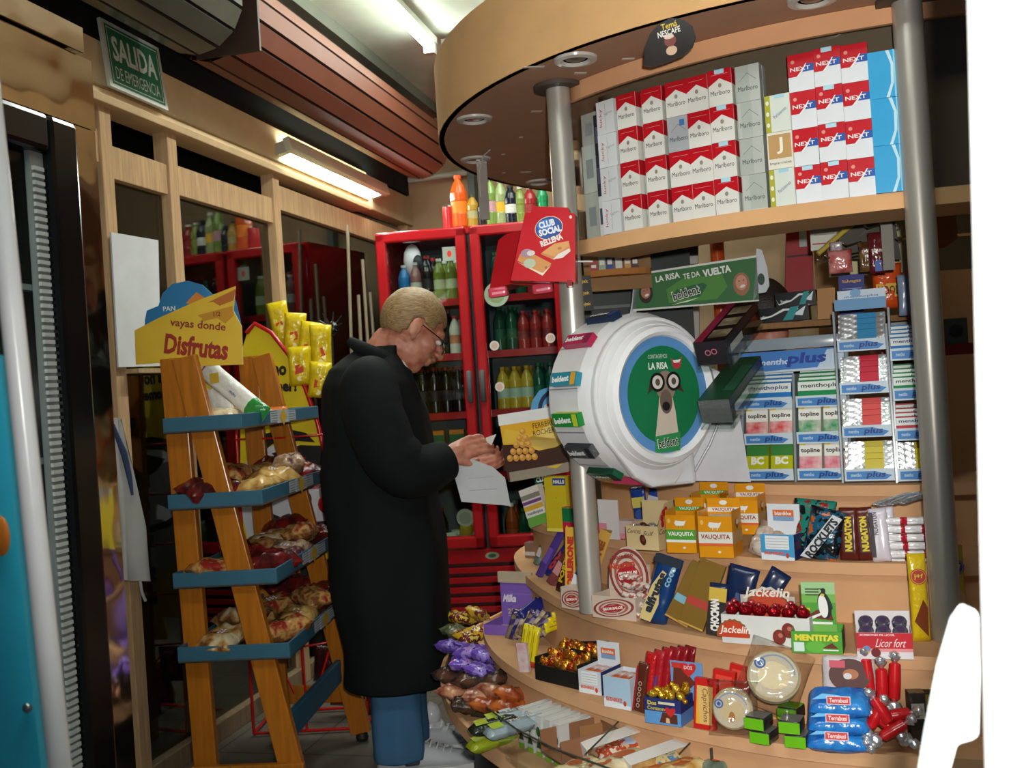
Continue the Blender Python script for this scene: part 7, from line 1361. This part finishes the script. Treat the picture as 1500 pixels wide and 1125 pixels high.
# ------------------------------ shelf E: low bins
def toE(px, py, lift=0): return atz(px, py, ZE+lift)
cc = [('#c9a02a:#6a2a2c:#e0c860:gck', 'yellow and brown printed'), ('#3a4a2a:#7a7a5a:gc', 'dark green'), ('#6a4ab0:#8f7ac8:#3f2a7a:gck', 'purple'), ('#6a4ab0:#a08ad0:#c8405a:gck', 'purple and red'), ('#2c2a26:#5a3a2c:gc', 'dark brown'), ('#7a3a2a:#c08a6a:gc', 'red brown striped'), ('#b8642a:#8a3a1c:gc', 'orange brown')]
BG = [(676, 905, 0, .12), (700, 900, 0, .13), (668, 925, 1, .10), (690, 930, 0, .11), (664, 948, 2, .10), (690, 955, 3, .11), (712, 962, 2, .10), (676, 972, 3, .08), (704, 982, 2, .09), (660, 990, 4, .05), (690, 1000, 4, .07), (724, 996, 4, .08), (668, 1012, 5, .05), (700, 1018, 5, .06), (728, 1014, 5, .07), (750, 1018, 6, .07), (680, 1032, 4, .04), (716, 1032, 6, .05), (746, 1034, 6, .05)]
for i, (px, py, c, lf) in enumerate(BG):
    p = toE(px, py, lf); m = MB(); m.pillow(.075, .1, .035, cc[c][0], .1, 10, 10, .35, seed=i*5, X=RX(80) @ T(0, 0, -.05)); row = i//4
    solo('sweet_bag', '%s sweet bag in the low bin, %s tier, %s from left' % (cc[c][1], ORD[row], ORD[i % 4]), 'sweets', m, p, (random.uniform(-.3, .3), random.uniform(-.3, .3), random.uniform(-.9, .4)), 'sweet bags in the low bin')
m = MB(); V = [toE(*q) for q in ((668, 925), (735, 985), (800, 1040), (760, 1060), (690, 1050), (655, 990))]
m.add([(v.x, v.y, ZE+.001) for v in V]+[(v.x, v.y, ZE+.03) for v in V], [(5, 4, 3, 2, 1, 0), (6, 7, 8, 9, 10, 11)]+[(i, (i+1) % 6, 6+(i+1) % 6, 6+i) for i in range(6)], '#2a2622:#4a3a2a:gc'); solo('loose_sweets', 'bed of dark loose sweets filling the bottom of the low bin', 'sweets', m)['kind'] = 'stuff'
for i, (px, py, c, c2, nm) in enumerate(((726, 1062, '#20281c', '#a8b82a', 'black and lime'), (742, 1052, '#8fa0a4', '#b8c43a', 'silver grey'), (762, 1046, '#9aaab0', '#c8ccd0', 'pale blue'), (748, 1066, '#8a9aa0', '#a8c02a', 'grey with lime'), (768, 1060, '#a0b0b4', '#c2889a', 'pale with pink'), (722, 1085, '#8a9a1c', '#b8c840', 'lime'))):
    p = toE(px, py, .075 if i < 5 else .03); m = MB(); m.pillow(.045, .125, .03, c+':gc', .06, 8, 12, .15, seed=i, X=RX(90) @ T(0, 0, -.06)); m.on(TOPF, .016); m.rec(-.02, .02, -.05, -.02, c2, 1); m.txt('Tic', 0, .01, .03, .016, '#d8dcd8' if i else c2, 2, rot=90)
    solo('biscuit_tube', '%s long packet in the low bin behind the glass' % nm, 'biscuits', m, p, (rd(6), 0, rd(-62+i*2)), 'long packets in the low bin')
for i in range(5):
    p = toE(758+i*13, 1098+i*7, 0); m = MB(); m.cbox(.022, .13, .095, '#c9cac6:g'); m.on(FRONT, .065); m.pol([(-.01, .02), (.0, .05), (.009, .02)], '#28482a', 1); m.disc(.0, .06, .008, .012, '#2a5a30', 2); m.rec(-.011, .011, .0, .012, '#7ab02a', 2)
    if i == 0: m.rec(-.011, -.005, .03, .095, '#b8243a', 3)
    m.on(TOPF, .095).rec(-.01, .01, -.06, .06, '#d6d6d2'); q = Vector((math.sin(rd(-38)), -math.cos(rd(-38)), 0))
    solo('white_box', 'slim white box with green leaf print behind the glass, %s from left' % ORD[i], 'box', m, p-q*.08+Vector((0, 0, .001)), (0, 0, rd(-38)), 'slim white boxes')
# bent dark-rimmed glass front of the low bin, dividers
G = [toE(*q, .0) for q in ((716, 1092), (760, 1128), (815, 1160), (900, 1195), (1000, 1225), (1100, 1240))]
gl = thing('glass_bin', 'low clear glass partition with dark rim on the lowest shelf', 'partition', (G[0].x, G[0].y, ZE)); m = MB(); m.X = T(-G[0].x, -G[0].y, -ZE)
HB = .095
for a, b in zip(G[:-1], G[1:]):
    n = Vector((b.y-a.y, a.x-b.x, 0)).normalized()*.003; m.add([(a.x, a.y, ZE+.001), (b.x, b.y, ZE+.001), (b.x, b.y, ZE+HB), (a.x, a.y, ZE+HB), (a.x+n.x, a.y+n.y, ZE+.001), (b.x+n.x, b.y+n.y, ZE+.001), (b.x+n.x, b.y+n.y, ZE+HB), (a.x+n.x, a.y+n.y, ZE+HB)], [(0, 1, 2, 3), (7, 6, 5, 4), (3, 2, 6, 7)], 'clear')
m.build('panel', gl); m = MB(); m.X = T(-G[0].x, -G[0].y, -ZE); m.tube([(g.x, g.y, ZE+HB) for g in G], .0022, '#3a4038:g', 6); m.build('rim', gl)
for px, py, dx, dy in ((862, 1110, .05, .17), (1000, 1110, .06, .16)):
    a = toE(px, py+60); b = a+Vector((dx, dy, 0)); m = MB(); m.add([(a.x, a.y, ZE+.001), (b.x, b.y, ZE+.001), (b.x, b.y, ZE+.11), (a.x, a.y, ZE+HB)], [(0, 1, 2, 3)], 'clear'); m.tube([(a.x, a.y, ZE+HB), (b.x, b.y, ZE+.11)], .002, '#3a4038:g', 6)
    m.X = Matrix.Identity(4); m.v = [(x-G[0].x, y-G[0].y, z-ZE) for x, y, z in m.v]; m.build('divider', gl)
def lie(nm, lab, px, py, lf, w, l, t, c, rz, deco=None, group=None, rx=0, cat='snack bar', carton=False):
    p = toE(px, py, lf); m = MB()
    if carton: m.box(-w/2, w/2, -l/2, l/2, 0, .002, c); m.box(-w/2, w/2, l/2-.002, l/2, 0, t, c); m.box(-w/2, -w/2+.002, -l/2, l/2, 0, t, c); m.box(w/2-.002, w/2, -l/2, l/2, 0, t, c)
    else: m.pillow(w, l, t, c, .08, 10, 12, .2, seed=px, X=RX(90) @ T(0, 0, -l/2))
    if deco: m.on(TOPF, t*.52 if not carton else .003); deco(m)
    return solo(nm, lab, cat, m, p, (rd(rx), 0, rd(rz)), group)
lie('brown_carton', 'low brown carton lying open in the middle of the lowest shelf', 850, 1100, .045, .1, .15, .05, '#8a5f42', -50, carton=True, cat='carton')
lie('brown_carton', 'upright brown card flap leaning on the riser of the lowest shelf', 885, 1075, .05, .07, .15, .04, '#94683f', -58, carton=True, cat='carton')
for i, (px, py, c, nm) in enumerate(((905, 1098, '#c9a88a:#b0482c:#d8ccba:gck', 'white and red wrapped'), (930, 1088, '#c8b48a:#a0b0c8:gc', 'cream and blue wrapped'), (915, 1116, '#b89a6a:#d0c09a:gc', 'golden wrapped'), (955, 1116, '#a8703a:#d0a868:gc', 'brown and gold wrapped'), (985, 1108, '#c2763a:#d8c890:#5a8ab0:gck', 'orange and blue wrapped'), (1000, 1128, '#b8863a:#d8c088:gc', 'amber wrapped'), (970, 1135, '#a8683a:#d8a058:gc', 'brown wrapped'), (1060, 1122, '#8f9a84:#5a6a5a:gc', 'grey green wrapped'), (880, 1130, '#c0a878:#e0d4b0:gc', 'pale gold wrapped'), (848, 1128, '#bda878:#d8cca0:gc', 'straw coloured'))):
    lie('biscuit_pack', '%s biscuit packet in the glass bin, %s from left' % (nm, ORD[sorted([905, 930, 915, 955, 985, 1000, 970, 1060, 880, 848]).index(px)]), px, py, .055+.004*(i % 3), .06, .12, .035, c, -52+random.uniform(-12, 12), lambda m: m.disc(0, 0, .014, .03, '#b85a2a', 1), 'biscuit packets in the glass bin', cat='biscuits')
for i, (px, py, l) in enumerate(((900, 1078, .15), (968, 1098, .16))):
    p = toE(px, py, .09); m = MB(); m.box(-.018, .018, -l/2, l/2, 0, .002, '#d6d2cc'); m.box(-.018, -.016, -l/2, l/2, -.022, 0, '#cdc8c0'); m.box(-.018, .018, -l/2-.002, -l/2, -.03, .002, '#e0dcd6'); solo('white_card_lid', 'white cardboard tray edge on the glass bin, %s one' % ['left', 'right'][i], 'card', m, p, (rd(8), rd(10), rd(-56)))
p = toE(1100, 1130, .02); m = MB(); m.box(-.05, .05, -.003, 0, 0, .09, '#4a5048:g'); m.box(-.002, 0, -.12, 0, 0, .1, '#3a4038:g'); solo('grey_divider', 'dark grey glass divider at the right end of the bin', 'divider', m, (p.x, p.y, ZE+.001), (0, 0, rd(-40)))
lie('lime_packet', 'lime green packet low beneath the green boxes', 1120, 1128, .05, .04, .05, .02, '#8fb81e:g', 10, cat='packet')
lie('white_packet', 'white upright packet at the bottom right of the kiosk', 1170, 1135, .05, .05, .06, .03, '#d0cdd2:gc', 20, cat='packet')
# ------------------------------ red cracker box and tray clipped to the left pole
pl = Plane(4, 790, 412, D=2.50); RB = '#c9222a:g'; m = MB()
slab(m, pl.pts([(748, 411), (843, 413), (842, 313), (834, 311), (832, 304), (780, 302), (777, 311), (769, 312)]), .06, RB, '#a8181e:g'); m.on(FRONT)
def ov(px, py, rx, ry, mat, k, rot=0): u, v = pl.uv(px, py); s = 2.5/F; m.disc(u, v, rx*s, ry*s, mat, k, rot=rot)
ov(804, 334, 21, 17, '#e8c8a8', 1, 12); ov(804, 334, 20, 16, '#24529c', 2, 12); ov(799, 330, 12, 8, '#3a7ac8', 3, 12)
T_(m, pl, 'CLUB', 801, 328, 10, '#eef0f2', 24, rot=10, k=5, bold=.05); T_(m, pl, 'SOCIAL', 806, 338, 10, '#eef0f2', 34, rot=10, k=5, bold=.05); T_(m, pl, 'RELLENA', 808, 352, 9, '#f0e4dc', 34, rot=16, k=5, bold=.05)
def pg(l, c, k): m.pol(pl.pts(l), c, k)
pg([(792, 372), (812, 381), (836, 366), (833, 353), (812, 358)], '#d08a4a', 3); pg([(794, 370), (812, 376), (834, 360), (833, 353), (812, 357)], '#dca060', 4); pg([(810, 380), (824, 378), (836, 368), (834, 364), (818, 372)], '#e8dcd4', 5)
pg([(758, 382), (795, 402), (808, 386), (785, 374), (762, 372)], '#d29250', 3); pg([(758, 384), (795, 404), (808, 388), (795, 400)], '#ecdcc4', 4); ov(776, 386, 9, 7, '#b8c4a8', 5); ov(772, 371, 9, 6, '#a8889c', 6); ov(778, 371, 6, 4, '#d8d4d0', 7); ov(800, 392, 2, 2, '#a86a30', 5); ov(820, 364, 3, 2, '#b87838', 6)
ov(836, 318, 2, 2.5, '#e8dcd8', 3); cbx = solo('cracker_box', 'red hanging cracker box with blue oval clipped to the left pole', 'box', m, pl.o, pl.rot)
m = MB(); u, v = pl.uv(834, 410); m.box(u-.006, u+.006, -.001, .03, v-.015, v, '#8f1418:g'); m.build('clip', cbx)
p2 = Plane(-8, 736, 400, D=2.68); m = MB()
slab(m, p2.pts([(717, 424), (748, 416), (790, 418), (782, 345), (756, 338), (740, 344), (730, 352)]), .10, '#a8161e:g', '#8c1218:g')
tr = solo('cracker_tray', 'dark red snack tray behind the red cracker box', 'tray', m, p2.o, p2.rot)
for i, (px, py, w_) in enumerate(((731, 430, 28), (796, 425, 30))):
    p = atD(px, py+5, 2.64); s = 2.64/F; m = MB(); m.rbox(w_*s, .03, 14*s, .006, '#d0445a:g'); m.on(FRONT, .015).rec(-w_*s*.3, w_*s*.3, .006, .012, '#e08898', 1)
    solo('snack_pack', 'pink red snack pack under the red cracker tray, %s one' % ['left', 'right'][i], 'snack', m, p, (0, rd(-4), rd(6)), 'pink red packs')
m = MB(); a = atD(843, 383, 2.56); m.tube([tuple(a), tuple(atD(868, 383, 2.56))], .0025, '#d8d8d4', 6); solo('hook_rod', 'short white hook rod sticking out right of the cracker box', 'hook', m)
# blue arched card behind the gold box
pl = Plane(-6, 800, 600, D=2.98); m = MB(); slab(m, pl.pts([(776, 604), (820, 598), (818, 570), (806, 566), (790, 572), (780, 586)]), .003, '#58a0d0'); m.on(FRONT); m.ring(*pl.uv(818, 600), .05, .062, '#1c2c54', 1, a0=90, a1=175); u, v = pl.uv(803, 596); m.disc(u, v, .012, .01, '#c8d4dc', 2); m.disc(u, v+.006, .004, .004, '#c03a3a', 3)
solo('blue_card', 'light blue arched card rising behind the gold chocolate box', 'card', m, pl.o, pl.rot)
